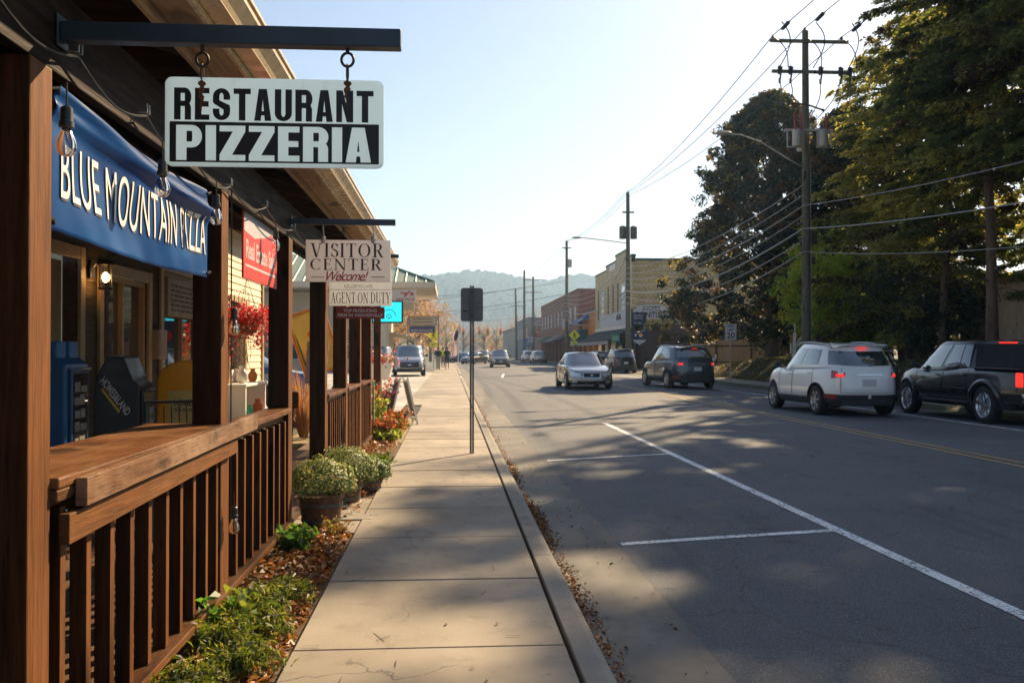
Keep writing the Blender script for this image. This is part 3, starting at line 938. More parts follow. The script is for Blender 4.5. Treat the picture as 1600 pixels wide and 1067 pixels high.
for px in (505, 583):
    p = at(px, 376, 7.0)-Vector(vs_o); m = MB()
    m.tube([(p.x,0,p.z-.012),(p.x+.006,-.006,p.z+.03),(p.x,0,p.z+.085),(p.x,0,2.345-1.912)], .004, 6)
    m.rbox(p.x-.014,p.x+.014,-.012,.012,p.z-.02,p.z+.035,.004); m.build('chain', M['steel'], vs, smooth=True)
M['agent_panel'] = plain('sign_panel_grey_white', (.76,.76,.74), .5); translucent(M['agent_panel'], .4, (.9,.92,.95))
ag_o = (-.745, 8.98, 1.82)
ag = thing('hanging_sign', 'white agent on duty sign partly hidden behind the visitor center sign', 'sign', ag_o)
a = at(514, 478, 8.98)-Vector(ag_o); b = at(612, 438, 8.98)-Vector(ag_o)
m = MB(); m.rbox(a.x,b.x,-.008,.008,a.z,b.z+.10,.002); m.build('panel', M['agent_panel'], ag)
slet("AGENT ON DUTY", 517, 610, 457, 474, 8.98, -.0095, 'lettering', M['ink'], ag, ag_o, glyphs=serif_glyphs("AGENT ON DUTY", gap=.08))
slet("KELLER", 538, 558, 445, 450, 8.98, -.0095, 'lettering', plain("grey_ink", (.22,.22,.23), .5), ag, ag_o)
slet("WILLIAMS", 558.5, 582, 445, 450, 8.98, -.0095, 'lettering', plain("light_grey_ink", (.40,.40,.42), .5), ag, ag_o)
m = MB(); p = at(514, 452.5, 8.98)-Vector(ag_o); m.box(a.x+.01, b.x-.01, -.0098, -.0085, p.z-.0025, p.z+.0015); m.build('rule', M['ink'], ag)
for px in (530, 600):
    p = at(px, 438, 8.98)-Vector(ag_o); m = MB(); m.cyl((p.x,0,p.z+.05),(p.x,0,2.30-1.82),.004,n=6); m.build('chain', M['steel'], ag)
tp_o = (-.83, 8.98, 1.70)
tp = thing('hanging_sign', 'small dark red strip sign reading top producing firm in weaverville', 'sign', tp_o)
a = at(525, 498, 8.98)-Vector(tp_o); b = at(601, 480, 8.98)-Vector(tp_o)
m = MB(); m.rbox(a.x,b.x,-.006,.006,a.z,b.z,.002); m.build('panel', plain("maroon_sign", (.26,.02,.025), .45), tp)
slet("TOP PRODUCING", 537, 589, 483, 488, 8.98, -.0075, 'lettering', M['clean_white'], tp, tp_o, bold=.03)
slet("FIRM IN WEAVERVILLE", 528, 598, 490, 495, 8.98, -.0075, 'lettering', M['clean_white'], tp, tp_o, bold=.03)
m = MB()
for px in (531, 595):
    p = at(px, 480, 8.98)-Vector(tp_o); m.cyl((p.x,0,p.z-.004),(p.x,0,p.z+.03),.003,n=6)
m.build('link', M['steel'], tp)

# ------------------------------------------------------------------ blue banner and red real estate sign
def banner_off(u, v):
    """u along 0..1, v up 0..1 -> distance out of plane, sag"""
    fold = .034*math.exp(-((v-(1.02-.30*u))/.07)**2) + .022*math.exp(-((v-(.86-.10*u))/.05)**2)
    wr = .007*math.sin(u*9+v*5) + .003*math.sin(u*19-v*9) + .0015*math.sin(u*47+v*11)*(1-v)
    return fold + wr*math.sin(PI*min(1, max(0, u)))**.5 - .012*math.sin(PI*u)*v
bn = thing('banner', 'long blue vinyl banner with cream capitals tied under the porch beam', 'banner', (PX-.02, 3.75, 1.75))
by0, by1, bz0, bz1 = 2.87, 4.68, 1.755, 2.195
def bwarp(y, z, off=0):
    u = (y-by0)/(by1-by0); v = (z-bz0)/(bz1-bz0)
    sag = -.02*math.sin(PI*u)*(.8+v*.2)
    return Vector((banner_off(u, v)+off, y-3.75, z-1.75+sag))
m = MB(); rows = []
for j in range(29):
    rows.append([bwarp(by0+(by1-by0)*i/110, bz0+(bz1-bz0)*j/28) for i in range(111)])
m.grid(rows)
k = NT("blue_vinyl"); n_ = k.noise(k.coord((1,.7,2)), 2.2, 3); k.col(k.ramp(n_, [(.3,(.005,.055,.22)),(.7,(.010,.12,.36))])); k.set(Roughness=.36); k.b.inputs['Specular IOR Level'].default_value = .35
translucent(k.m, .35, (.04,.35,.9))
bo_ = m.build('cloth', k.m, bn, smooth='all'); sdm = bo_.modifiers.new('s', 'SOLIDIFY'); sdm.thickness = .002; sdm.offset = -1
bl = NT("banner_letter_cream"); bl.col((.82,.79,.70)); bl.set(Roughness=.5)
def fine_letters(s, y0, y1, z0, z1, off, mat, name, dy=0, dz=0, bold=-.004):
    v, f = text_verts(s, bold, 0, 1.06, 5)
    bm = bmesh.new(); vv = [bm.verts.new(p) for p in v]
    for q in f:
        try: bm.faces.new([vv[i] for i in q])
        except ValueError: pass
    mn = v.min(0); mx = v.max(0)
    for ax, n in ((0, 90), (1, 10)):
        for i in range(1, n):
            co = [0,0,0]; co[ax] = mn[ax]+(mx[ax]-mn[ax])*i/n; no = [0,0,0]; no[ax] = 1
            bmesh.ops.bisect_plane(bm, geom=list(bm.verts)+list(bm.edges)+list(bm.faces), plane_co=co, plane_no=no)
    me = bpy.data.meshes.new(name)
    for q in bm.verts:
        a = y0+(q.co.x-mn[0])/(mx[0]-mn[0])*(y1-y0)+dy; b = z0+(q.co.y-mn[1])/(mx[1]-mn[1])*(z1-z0)+dz
        q.co = bwarp(a, b, off)
    bm.to_mesh(me); bm.free(); me.materials.append(mat)
    link(bpy.data.objects.new(name, me), bn)
fine_letters("BLUE MOUNTAIN PIZZA", 2.94, 4.64, 1.865, 2.055, .0045, bl.m, 'lettering')
fine_letters("BLUE MOUNTAIN PIZZA", 2.94, 4.64, 1.865, 2.055, .0025, plain("banner_letter_shadow", (.03,.04,.09), .5), 'lettering', .008, -.008)
m = MB()
for y, z in ((by0+.02, bz1-.02), (by1-.02, bz1-.02), (by0+.02, bz0+.02), (by1-.02, bz0+.02)):
    p = bwarp(y, z, .004); m.tube([p, p+Vector((.01, -.03 if y < 3.5 else .03, .01)), p+Vector((-.01, -.06 if y < 3.5 else .07, 0))], .006, 6)
m.build('bungee', M['black'], bn, smooth=True)
# scalloped lower hem shadow line
rs = thing('hanging_sign', 'red and white real estate sale board hanging under the porch beam', 'sign', (PX-.05, 6.1, 1.83))
m = MB(); m.rbox(-.006,.006,-.50,.56,0,.41,.002); m.build('panel', plain("sale_red", (.62,.05,.045), .4), rs)
m = MB(); m.prism([(-.49,.405),(-.49,.29),(-.2,.27),(.1,.31),(.35,.36),(.55,.30),(.55,.405)], .0065, .0075, 'YZ'); m.box(.0065,.0075,-.45,.5,.075,.09); m.build('white_top', M['clean_white'], rs)
lettering("Real Estate Sale", .92, .12, (.0078,-.44,.125), (0,1,0), UZ, bold=.03, mat=M['clean_white'], parent=rs)
m = MB()
for y in (-.35,.4): m.cyl((0,y,.40),(0,y,.42),.004,n=6)
m.build('hook', M['steel'], rs)

# ------------------------------------------------------------------ string lights
sl_ = thing('string_light', 'bare bulb string light looped along the porch beam and down a post', 'string light', (PX+.05, 4, 2.3))
def sloc(p): return (p[0]-(PX+.05), p[1]-4, p[2]-2.3)
wire = []
hooks = [(PX+.03,1.2,2.36),(PX+.03,2.35,2.33),(PX+.03,2.95,2.31),(PX+.03,3.6,2.29),(PX+.03,4.25,2.27),(PX+.03,4.95,2.26),(PX+.03,5.9,2.30),(PX+.03,6.95,2.30),(PX+.03,8.9,2.30),(PX+.03,10.7,2.30),(PX+.03,12.4,2.30)]
for a, b in zip(hooks[:-1], hooks[1:]):
    for i in range(8):
        t = i/8; wire.append(sloc((a[0]+(b[0]-a[0])*t, a[1]+(b[1]-a[1])*t, a[2]+(b[2]-a[2])*t - .06*math.sin(PI*t))))
m = MB(); m.tube(wire, .0045, 5)
m.tube([sloc((PX+.012,5.055,z)) for z in (2.27,1.9,1.5,1.0,.45)], .004, 5)
m.build('wire', M['black'], sl_, smooth=True)
for h in hooks[1:-1]:
    m = MB(); q = sloc(h)
    for d in (-.015, .012): m.tube([(q[0]-.03,q[1]+d,q[2]+.012),(q[0]+.008,q[1]+d,q[2]+.01),(q[0]+.008,q[1]+d,q[2]+.045)], .003, 5)
    m.build('hook', M['steel'], sl_, smooth=True)
k = NT("clear_bulb_glass"); k.set(Roughness=.03); k.b.inputs['Transmission Weight'].default_value = 1; k.b.inputs['IOR'].default_value = 1.25; k.col((.96,.94,.9)); bulbg = k.m
fil = plain("filament_brass", (.5,.3,.1), .3, 1)
def bulb(p, s=1.0):
    p = Vector(sloc(p)); m = MB()
    m.lathe([(.012*s,.03*s),(.017*s,.025*s),(.018*s,-.012*s),(.021*s,-.014*s),(.021*s,-.03*s),(.013*s,-.032*s)], 14, p)
    m.cyl(p+Vector((0,0,.03*s)), p+Vector((0,0,.10*s)), .003, n=6)
    sk = m.build('socket', M['black'], sl_, smooth=True)
    m = MB(); prof = [(.012,-.033),(.015,-.043),(.024,-.062),(.0285,-.083),(.026,-.100),(.016,-.112),(.003,-.116)]
    m.lathe([(a*s, b*s) for a, b in prof], 18, p); b_ = m.build('bulb', bulbg, sk, smooth='all')
    m = MB(); m.tube([p+Vector((math.cos(t*2.5)*.006*s, math.sin(t*2.5)*.006*s, (-.04-.006*t)*s)) for t in range(9)], .0012*s, 4); m.build('filament', fil, b_)
for px, py, Y_ in ((104,183,2.72),(254,262,3.58),(338,314,4.42),(366,490,4.98),(366,800,4.98)):
    p = at(px, py, Y_); bulb((p.x, p.y, p.z), 1.0)
for y in (6.2, 8.0, 9.8, 11.6): bulb((PX+.035, y, 2.17))

# ------------------------------------------------------------------ wall lantern (lit)
ln = thing('wall_lantern', 'small black lantern glowing warm on the brown siding beside the doorway', 'wall lantern', (wallX+.03, 8.29, 1.93))
m = MB(); m.rbox(0,.02,-.05,.05,.10,.26,.004); m.tube([(.02,0,.2),(.08,0,.27),(.13,0,.25)], .01, 6)
m.lathe([(.02,.27),(.07,.245),(.075,.22),(.0,.22)], 12, (.13,0,0))
for a in range(4):
    x_, y_ = .13+.052*math.cos(PI/4+a*PI/2), .052*math.sin(PI/4+a*PI/2); m.cyl((x_,y_,.02),(x_,y_,.225),.006,n=6)
m.lathe([(.0,.0),(.06,.0),(.065,.02),(.0,.022)], 12, (.13,0,0))
m.build('frame', M['black'], ln, smooth=True)
m = MB(); m.ball((.13,0,.11), .030, 10, sq=(1,1,1.5)); m.build('bulb', emis("lantern_bulb", (1,.55,.18), 22), ln, smooth='all')
k = NT("lantern_glass"); k.set(Roughness=.1); k.b.inputs['Transmission Weight'].default_value = 1; k.b.inputs['IOR'].default_value = 1.05; k.col((1,.9,.75))
m = MB(); m.box(.085,.175,-.045,.045,.03,.215); m.build('glass', k.m, ln)
# ------------------------------------------------------------------ newspaper boxes on the porch
def news_box(label, loc, rz, prof, w, col, win, wz, extra=None, rough=.38):
    t = thing('news_box', label, 'newspaper box', loc, R(rz), 'free paper boxes standing on the porch')
    m = MB(); m.prism(prof, -w/2, w/2, 'XZ')
    body = m.build('body', plain(label.split()[0]+"_box_plastic", col, rough, 0, .12, 5), t, fix=True, bevel=.018)
    x = win
    m = MB(); m.rbox(x, x+.02, -w/2+.05, w/2-.05, wz[0], wz[1], .008)
    d = m.build('door', plain(label.split()[0]+"_box_door", tuple(c*.7 for c in col), .35), t)
    m = MB(); m.box(x+.021, x+.024, -w/2+.08, w/2-.08, wz[0]+.03, wz[1]-.03)
    m.build('window', glassy("box_window_glass", (.02,.02,.02), .06), d)
    m = MB(); y = -w/2+.09
    zz = wz[0]+.05
    while zz < wz[1]-.10:
        yy = -w/2+.09
        while yy < w/2-.12:
            a = rnd.uniform(.05,.1); m.box(x+.025, x+.0262, yy, min(yy+a, w/2-.09), zz, zz+rnd.uniform(.03,.07)); yy += a+.012
        zz += .085
    m.build('paper', plain("newsprint", (.20,.19,.16), .8, 0, .6, 60), d)
    m = MB(); m.tube([(x+.02,-w*.2,wz[1]-.02),(x+.055,-w*.2,wz[1]-.0),(x+.055,w*.2,wz[1]),(x+.02,w*.2,wz[1]-.02)], .007, 6); m.build('handle', M['steel'], d, smooth=True)
    if extra: extra(t, body)
    return t
def blue_x(t, b):
    m = MB(); m.rbox(.33,.37,-.17,-.03,1.245,1.40,.01); m.rbox(.33,.37,.03,.17,1.245,1.40,.01); m.build('rack_bracket', plain("blue_box_bright", (.02,.15,.36), .35), b)
    m = MB(); m.prism([(.02,1.0),(.06,.94),(.13,.94),(.17,1.0),(.17,1.08),(.13,1.14),(.06,1.14),(.02,1.08)], -.217, -.214, 'XZ'); m.build('decal', plain("tan_decal", (.35,.28,.2), .5), b)
news_box("blue plastic newspaper box with a glazed front standing by the tan doorway", (-2.87, 6.17, .05), 0,
         [(.10,0),(.30,0),(.30,.42),(.43,.60),(.43,1.25),(.36,1.30),(.30,1.38),(.16,1.42),(.02,1.36),(0,1.2),(0,.55),(.10,.42)], .38, (.012,.10,.25), .43, (.68,1.22), blue_x)
def black_x(t, b):
    # diagonal lettering on the side panel facing the camera
    c, s_ = math.cos(R(-48)), math.sin(R(-48))
    lettering("HOMES&LAND", .40, .075, (.065,-.245,1.13), (c,0,s_), (-s_,0,c), bold=.03, mat=M['clean_white'], parent=b)
    m = MB(); rg = Vector((c,0,s_)); up = Vector((-s_,0,c)); o = Vector((.065,-.244,1.13))-up*.035
    m.add([o+rg*.06, o+rg*.33, o+rg*.33+up*.022, o+rg*.06+up*.022], [(0,1,2,3)]); m.build('stripe', plain("yellow_stripe", (.6,.45,.02), .5), b)
bb_ = news_box("black plastic newspaper box with slanted white lettering on its side", (-2.93, 7.92, .05), 0,
         [(.10,0),(.34,0),(.34,.42),(.46,.55),(.46,1.10),(.40,1.14),(.30,1.34),(.14,1.36),(.03,1.18),(0,1.0),(0,.5),(.10,.42)], .48, (.012,.013,.018), .46, (.62,1.06), black_x)
bb_.scale = (.8,.8,.96)
def yel_x(t, b):
    m = MB(); m.box(.10,.36,-.2275,-.2255,.66,.98); p = m.build('decal', plain("yellow_decal", (.62,.50,.16), .5), b)
    lettering("HOMES", .18, .06, (.16,-.229,.84), (1,0,0), UZ, bold=.02, mat=M['ink'], parent=b)
    lettering("& LAND", .18, .03, (.16,-.229,.79), (1,0,0), UZ, bold=.02, mat=M['ink'], parent=b)
news_box("yellow plastic newspaper box with rounded top beside the window", (-2.66, 8.72, .05), 0,
         [(.04,0),(.42,0),(.42,.9),(.46,1.0),(.44,1.16),(.36,1.235),(.2,1.255),(.05,1.19),(.0,1.08),(0,.1)], .45, (.85,.38,.015), .455, (.45,1.0), yel_x)
# black tubular patio chair
ch = thing('patio_chair', 'black tubular metal chair standing in front of the yellow paper box', 'chair', (-1.95, 6.9, .05), R(205))
for s_ in (-1, 1):
    m = MB(); m.tube([(s_*.27,.27,0),(s_*.27,.26,.45),(s_*.27,.24,.68),(s_*.27,.16,.78),(s_*.27,-.02,.80),(s_*.27,-.20,.79),(s_*.27,-.25,.72)], .013, 8); m.build('arm', M['black'], ch, smooth=True)
    m = MB(); m.tube([(s_*.24,-.28,0),(s_*.24,-.22,.42),(s_*.24,-.30,.95)], .013, 8); m.build('leg', M['black'], ch, smooth=True)
m = MB()
for i in range(9): m.tube([(-.24,.24-i*.058,.44),(.24,.24-i*.058,.44)], .006, 5)
for s_ in (-.25,.25): m.tube([(s_,.25,.44),(s_,-.23,.44)], .01, 6)
m.build('seat', M['black'], ch)
m = MB()
for i in range(9): m.tube([(-.22+i*.055,-.23,.46),(-.22+i*.055,-.30,.92)], .005, 5)
m.tube([(-.24,-.30,.95),(.24,-.30,.95)], .012, 8); m.build('backrest', M['black'], ch)

# ------------------------------------------------------------------ leaf scatter helpers
def leaf_quads(P, N, size, asp=.55, bend=.25, rs=None):
    """P (n,3) centres, N (n,3) normals -> verts/faces arrays of folded leaves (2 quads each as 1 six-vertex leaf)"""
    rs = rs or nr
    n = len(P)
    N = N/np.maximum(1e-6, np.linalg.norm(N, axis=1))[:, None]
    a = rs.normal(size=(n, 3)); U = a - N*np.sum(a*N, 1)[:, None]; U /= np.linalg.norm(U, axis=1)[:, None]
    V = np.cross(N, U)
    s = (size*rs.uniform(.6, 1.35, n))[:, None]
    w = s*asp
    v = np.stack([P-U*s*.5, P+V*w*.5+N*s*bend*.3, P+U*s*.5, P-V*w*.5+N*s*bend*.3], 1).reshape(-1, 3)
    f = np.arange(4*n).reshape(-1, 4)
    return v, f

def np_mesh(name, v, f, mats, mi=None, parent=None):
    me = bpy.data.meshes.new(name)
    me.vertices.add(len(v)); me.vertices.foreach_set('co', v.astype(np.float32).ravel())
    k = f.shape[1]
    me.loops.add(f.size); me.loops.foreach_set('vertex_index', f.astype(np.int32).ravel())
    me.polygons.add(len(f)); me.polygons.foreach_set('loop_start', np.arange(0, f.size, k, dtype=np.int32))
    try: me.polygons.foreach_set('loop_total', np.full(len(f), k, np.int32))
    except Exception: pass
    for m in mats: me.materials.append(m)
    if mi is not None: me.polygons.foreach_set('material_index', mi.astype(np.int32))
    me.update(calc_edges=True); me.validate()
    o = bpy.data.objects.new(name, me); link(o, parent)
    return o

M['lf_brown'] = leafmat("fallen_leaf_brown", (.16,.06,.018), .25, (.30,.10,.02))
M['lf_tan'] = leafmat("fallen_leaf_tan", (.36,.20,.07), .25, (.5,.25,.06))
M['lf_orange'] = leafmat("fallen_leaf_orange", (.42,.14,.02), .3, (.6,.2,.02))
M['lf_dark'] = leafmat("fallen_leaf_dark", (.07,.03,.012), .1)
fallen = [M['lf_brown'], M['lf_tan'], M['lf_orange'], M['lf_dark']]
# leaf litter over the planting bed
n = 9000
Y = nr.uniform(2.6, 14.5, n); t = nr.beta(1.1, 1.6, n)
X = -.76 - t*.52 - (Y > 8.7)*nr.uniform(0, .6, n)
keep = ~((Y > 7.2) & (Y < 8.7) & (nr.random(n) < .92)); X = X[keep]; Y = Y[keep]; n = len(X)
P = np.stack([X, Y, -.022+nr.uniform(0, .05, n)*(X < -.8)], 1)
N = np.stack([nr.normal(0,.45,n), nr.normal(0,.45,n), np.ones(n)], 1)
v, f = leaf_quads(P, N, .05, .6, .8)
kind(np_mesh('fallen_leaves', v, f, fallen, nr.choice(4, n, p=[.33,.33,.2,.14])), 'stuff')
# leaves and grit gathered against the kerb
n = 3400
Y = np.concatenate([nr.uniform(2.5, 30, n//4), nr.normal(8.2, .55, n//4), nr.normal(11.6, .5, n//8), nr.normal(5.5, 1.0, n//8)])
X = .76 + np.abs(nr.normal(0, .045, len(Y))) + (nr.random(len(Y)) < .05)*nr.uniform(0, .5, len(Y))
n = len(Y)
P = np.stack([X, Y, -.132+nr.uniform(0,.02,n)+(X-.74)*.018], 1)
N = np.stack([nr.normal(0,.5,n), nr.normal(0,.5,n), np.ones(n)], 1)
v, f = leaf_quads(P, N, .028, .6, .8)
kind(np_mesh('fallen_leaves', v, f, fallen, nr.choice(4, n, p=[.5,.2,.1,.2])), 'stuff')
# sparse leaves, needles and chips on pavement and road
n = 420
X = nr.uniform(-.7, 7, n); Y = nr.uniform(3.2, 26, n)
zz = np.array([0.004 if x < .55 else zroad(x)+.006 if x > .78 else -99 for x in X]); k_ = zz > -9; X, Y, zz = X[k_], Y[k_], zz[k_]; n = len(X)
P = np.stack([X, Y, zz], 1); N = np.stack([nr.normal(0,.15,n), nr.normal(0,.15,n), np.ones(n)], 1)
v, f = leaf_quads(P, N, .034, .35, .3)
needle = np.arange(n) % 2 == 0
kind(np_mesh('fallen_leaves', v, f, fallen, nr.choice(4, n, p=[.5,.2,.1,.2])), 'stuff')
n = 260; X = nr.uniform(-.7, 6, n); Y = nr.uniform(3.2, 14, n); m = MB()
for x, y in zip(X, Y):
    if .54 < x < .8: continue
    z = .004 if x < .55 else zroad(x)+.005
    a = rnd.uniform(0, PI); l = rnd.uniform(.03, .08); w = .0016
    dx, dy = math.cos(a)*l, math.sin(a)*l; nx, ny = -math.sin(a)*w, math.cos(a)*w
    m.add([(x-dx-nx,y-dy-ny,z),(x+dx-nx,y+dy-ny,z),(x+dx+nx,y+dy+ny,z+.002),(x-dx+nx,y-dy+ny,z+.002)], [(0,1,2,3)])
kind(m.build('pine_needles', plain("pine_needle_brown", (.09,.05,.025), .8)), 'stuff')

def weed(label, loc, h, rad, ns, leaf, cols, name='bedding_plant', cat='plant', group='low plants in the leafy bed', droop=.3, asp=.3, up=1.0, perstem=26, stem=(.10,.09,.03)):
    """stems fanning up and out with leaves all along them"""
    t = thing(name, label, cat, loc, 0, group)
    m = MB(); PP = []; NN = []
    for i in range(ns):
        a = rnd.uniform(0, 2*PI); r0 = rnd.uniform(0, rad*.35); r1 = rnd.uniform(.3, 1)*rad; hh = h*rnd.uniform(.6, 1.05)
        b = Vector((math.cos(a)*r0, math.sin(a)*r0, 0)); e = Vector((math.cos(a)*(r0+r1), math.sin(a)*(r0+r1), hh*up))
        mid = b.lerp(e, .5)+Vector((0,0,h*.18))
        pts = [b*(1-s)**2+mid*2*s*(1-s)+e*s*s - Vector((0,0,droop*h*s**4)) for s in [k/7 for k in range(8)]]
        m.tube(pts, [.0035*(1-.6*k/7) for k in range(8)], 4)
        for q in range(perstem):
            s = rnd.uniform(.12, 1); k = min(6, int(s*7)); p = pts[k].lerp(pts[k+1], s*7-k)
            PP.append(p+Vector([rnd.gauss(0, leaf*.35) for _ in range(3)])); NN.append([rnd.gauss(0,.8), rnd.gauss(0,.8), .5])
    m.build('stem', leafmat("plant_stem_green", stem, .05), t)
    v, f = leaf_quads(np.array([p[:] for p in PP]), np.array(NN, float), leaf, asp, .5)
    np_mesh('foliage', v, f, cols, nr.integers(0, len(cols), len(f)), t)
    return t
gdk = leafmat("lily_green_dark", (.035,.06,.012), .35, (.16,.24,.02)); gmd = leafmat("lily_green_mid", (.07,.10,.02), .4, (.30,.36,.03)); gol = leafmat("leaf_olive_yellow", (.18,.16,.035), .4, (.5,.42,.05))
gbr = leafmat("leaf_bright_green", (.05,.14,.03), .4, (.2,.45,.04))
for i, (x, y, h, r_) in enumerate([(-1.05,3.72,.20,.18),(-.93,4.05,.21,.19),(-1.08,4.35,.23,.17),(-.90,4.55,.21,.18),(-1.02,4.85,.23,.18),(-.92,5.15,.21,.15)]):
    weed(['wilting dark green plant nearest the camera in the leafy bed','drooping olive green plant at the sidewalk edge, second from the camera','taller drooping plant close to the railing, third from the camera','drooping plant leaning towards the sidewalk joint','bushy drooping plant under the railing post','last of the drooping dark green plants before bare leaf litter'][i],
         (x,y,-.03), h*1.1, r_, 34, .05, [gdk, gdk, gdk, gmd, gol], droop=.75, asp=.2, perstem=34)
weed('bright green broad leaved plant growing against the bottom rail', (-1.13,4.62,-.03), .26, .14, 10, .075, [gbr, gmd], droop=.2, asp=.45, perstem=12)
weed('small bright green plant beside the bottom rail in the leaf litter', (-1.08,6.45,-.03), .22, .15, 18, .06, [gbr, gdk], droop=.2, asp=.45)
weed('sparse dry twiggy plant beside the wooden tub', (-.87,6.95,-.03), .17, .14, 14, .04, [gol, M['lf_tan']], droop=.1, perstem=12, stem=(.2,.1,.05))
# small green pot shard and garden light
m = MB(); m.lathe([(.035,0),(.05,.05),(.055,.10),(.045,.10),(.04,.05)], 14, (0,0,0))
o = solo('plant_pot', m, plain("emerald_plastic", (.02,.30,.16), .3), 'tiny emerald green plastic pot lying by the railing foot', 'plant pot', smooth=True); o.location = (-1.10,4.98,.02); o.rotation_euler = (.9,.3,0)

# ------------------------------------------------------------------ chrysanthemum tubs
def mum(label, loc, r, pot_r, pot_h, seed, pot_mat, flower):
    t = thing('potted_mum', label, 'potted plant', loc, 0, 'potted chrysanthemums by the porch steps')
    m = MB()
    n = 26; prof = []
    for k, (q, h) in enumerate([(.78,0),(.80,.02),(.97,.9),(1.03,.9),(1.03,1.0),(.93,1.0),(.90,.88)]): prof.append((pot_r*q, pot_h*h))
    m.lathe(prof, 26, (0,0,0)); p = m.build('pot', pot_mat, t, smooth=True)
    m = MB()
    for h in (.25,.72): m.lathe([(pot_r*(.80+.19*h)+.002,pot_h*h-.012),(pot_r*(.80+.19*h)+.006,pot_h*h-.012),(pot_r*(.80+.19*h)+.006,pot_h*h+.012),(pot_r*(.80+.19*h)+.002,pot_h*h+.012)], 26)
    m.build('hoop', M['dark_steel'], p)
    rs = np.random.default_rng(seed)
    n = 4200
    d = rs.normal(size=(n,3)); d[:,2] = np.abs(d[:,2])*1.0-.25; d /= np.linalg.norm(d,axis=1)[:,None]
    lump = 1+.10*np.sin(d[:,0]*7+seed)*np.sin(d[:,1]*6)+.06*np.sin(d[:,2]*15+d[:,0]*9)
    rad = r*lump*rs.uniform(.62,1.04,n)**.5
    P = d*rad[:,None]*np.array([1,1,.80]) + np.array([0,0,pot_h+r*.22])
    v, f = leaf_quads(P, d+rs.normal(0,.7,(n,3)), .022, .55, .4, rs)
    np_mesh('foliage', v, f, [leafmat("mum_leaf", (.055,.09,.022), .3), leafmat("mum_leaf_pale", (.10,.12,.05), .3)], rs.integers(0,2,n), t)
    n = 1500; d = rs.normal(size=(n,3)); d[:,2] = np.abs(d[:,2]); d /= np.linalg.norm(d,axis=1)[:,None]
    lump = 1+.10*np.sin(d[:,0]*7+seed)*np.sin(d[:,1]*6)+.06*np.sin(d[:,2]*15+d[:,0]*9)
    P = d*(r*lump*rs.uniform(.88,1.10,n))[:,None]*np.array([1,1,.80])+np.array([0,0,pot_h+r*.22])
    v, f = leaf_quads(P, d+rs.normal(0,.25,(n,3)), .017, .95, .5, rs)
    fl = rs.choice(3, n, p=[.55,.33,.12])
    np_mesh('flowers', v, f, flower, fl, t)
    return t
fcream = leafmat("mum_flower_cream", (.44,.46,.15), .3, (.65,.65,.2)); fgreen = leafmat("mum_bud_green", (.22,.30,.08), .3); fgold = leafmat("mum_flower_gold", (.60,.33,.04), .3, (.8,.4,.05))
tubm = wood("tub_wood", (.09,.045,.028), (.24,.13,.08), 'Z', .6)
mum('nearest potted mum in a round wooden tub with pale yellow buds', (-1.03,7.42,-.02), .27, .18, .26, 3, tubm, [fcream, fgreen, fgold])
mum('rounded potted mum with cream buds against the porch post behind the nearest tub', (-.98,8.62,-.02), .30, .17, .2, 5, tubm, [fcream, fgreen, fcream])
mum('dark green mounded potted shrub at the corner of the porch steps', (-.80,9.35,-.02), .20, .12, .12, 9, plain("terracotta", (.25,.1,.05), .8), [fgreen, leafmat("shrub_green", (.03,.07,.02), .3), fgreen])
weed('dark leafy shrub standing right of the pots at the sidewalk edge', (-.86,10.2,-.03), .30, .22, 40, .05, [gdk, gdk, gbr], name='shrub', cat='shrub', group='dark small shrubs', droop=.05, asp=.4)
m = MB(); m.rbox(-.14,.14,-.12,.12,0,.02,.004); o = solo('stepping_stone', m, M['kerb'], 'flat pale stepping stone on the ground beside the nearest tub', 'stone'); o.location = (-.79,7.75,-.02)

# leaning carved wooden post with a stone foot (in the porch opening)
t = thing('wooden_post', 'short leaning carved wooden post with a square head and stone foot in the porch opening', 'post', (-1.62, 9.2, .02), R(12))
m = MB(); m.obox((0.02,0,.42),(.07,.07,.82),(0,.05,0)); m.build('shaft', M['rail'], t, bevel=.006)
m = MB(); m.rbox(-.01,.12,-.06,.06,.80,.97,.02); h_ = m.build('head', M['rail'], t)
m = MB(); m.cyl((.055,-.062,.885),(.055,-.066,.885),.028,n=14); m.build('hole', M['ink'], h_)
m = MB(); m.ball((0,0,.05),.15,12,sq=(1,.8,.5)); m.build('foot', M['kerb'], t, smooth='all')

# ------------------------------------------------------------------ shop next door with white lapped siding
nb_ = thing('white_sided_shop', 'cream white clapboard shop beyond the porch with tan trimmed window', 'building', (-5.5, 15.6, 0))
nbo = Vector((-5.5, 15.6, 0))
def NB(name, mb, mat, parent=None, **k):
    mb.v = [(p[0]-nbo.x, p[1]-nbo.y, p[2]-nbo.z) for p in mb.v]; return mb.build(name, mat, parent or nb_, **k)
m = MB(); z = -.05
xw = -3.42
while z < 3.3:
    if 1.0 < z < 2.18: segs = [(12.7,14.35),(15.35,16.85)]
    else: segs = [(12.7,16.85)]
    for a, b in segs: m.prism([(xw-.12,z),(xw+.02,z),(xw+.006,z+.115),(xw-.12,z+.115)], a, b)
    m.box(-7.4, xw-.0, 16.86, 16.88+.012, z, z+.113); z += .115
NB('wall', m, plain("cream_clapboard", (.72,.64,.46), .6, 0, .06))
m = MB(); m.prism([(xw-.13+.0,3.3),(-7.6,4.4),(-7.6,4.5),(xw+.35,3.36),(xw+.35,3.28)], 12.65, 17.1); NB('roof', m, plain("brown_shingle", (.1,.07,.05), .9, 0, .3, 40))
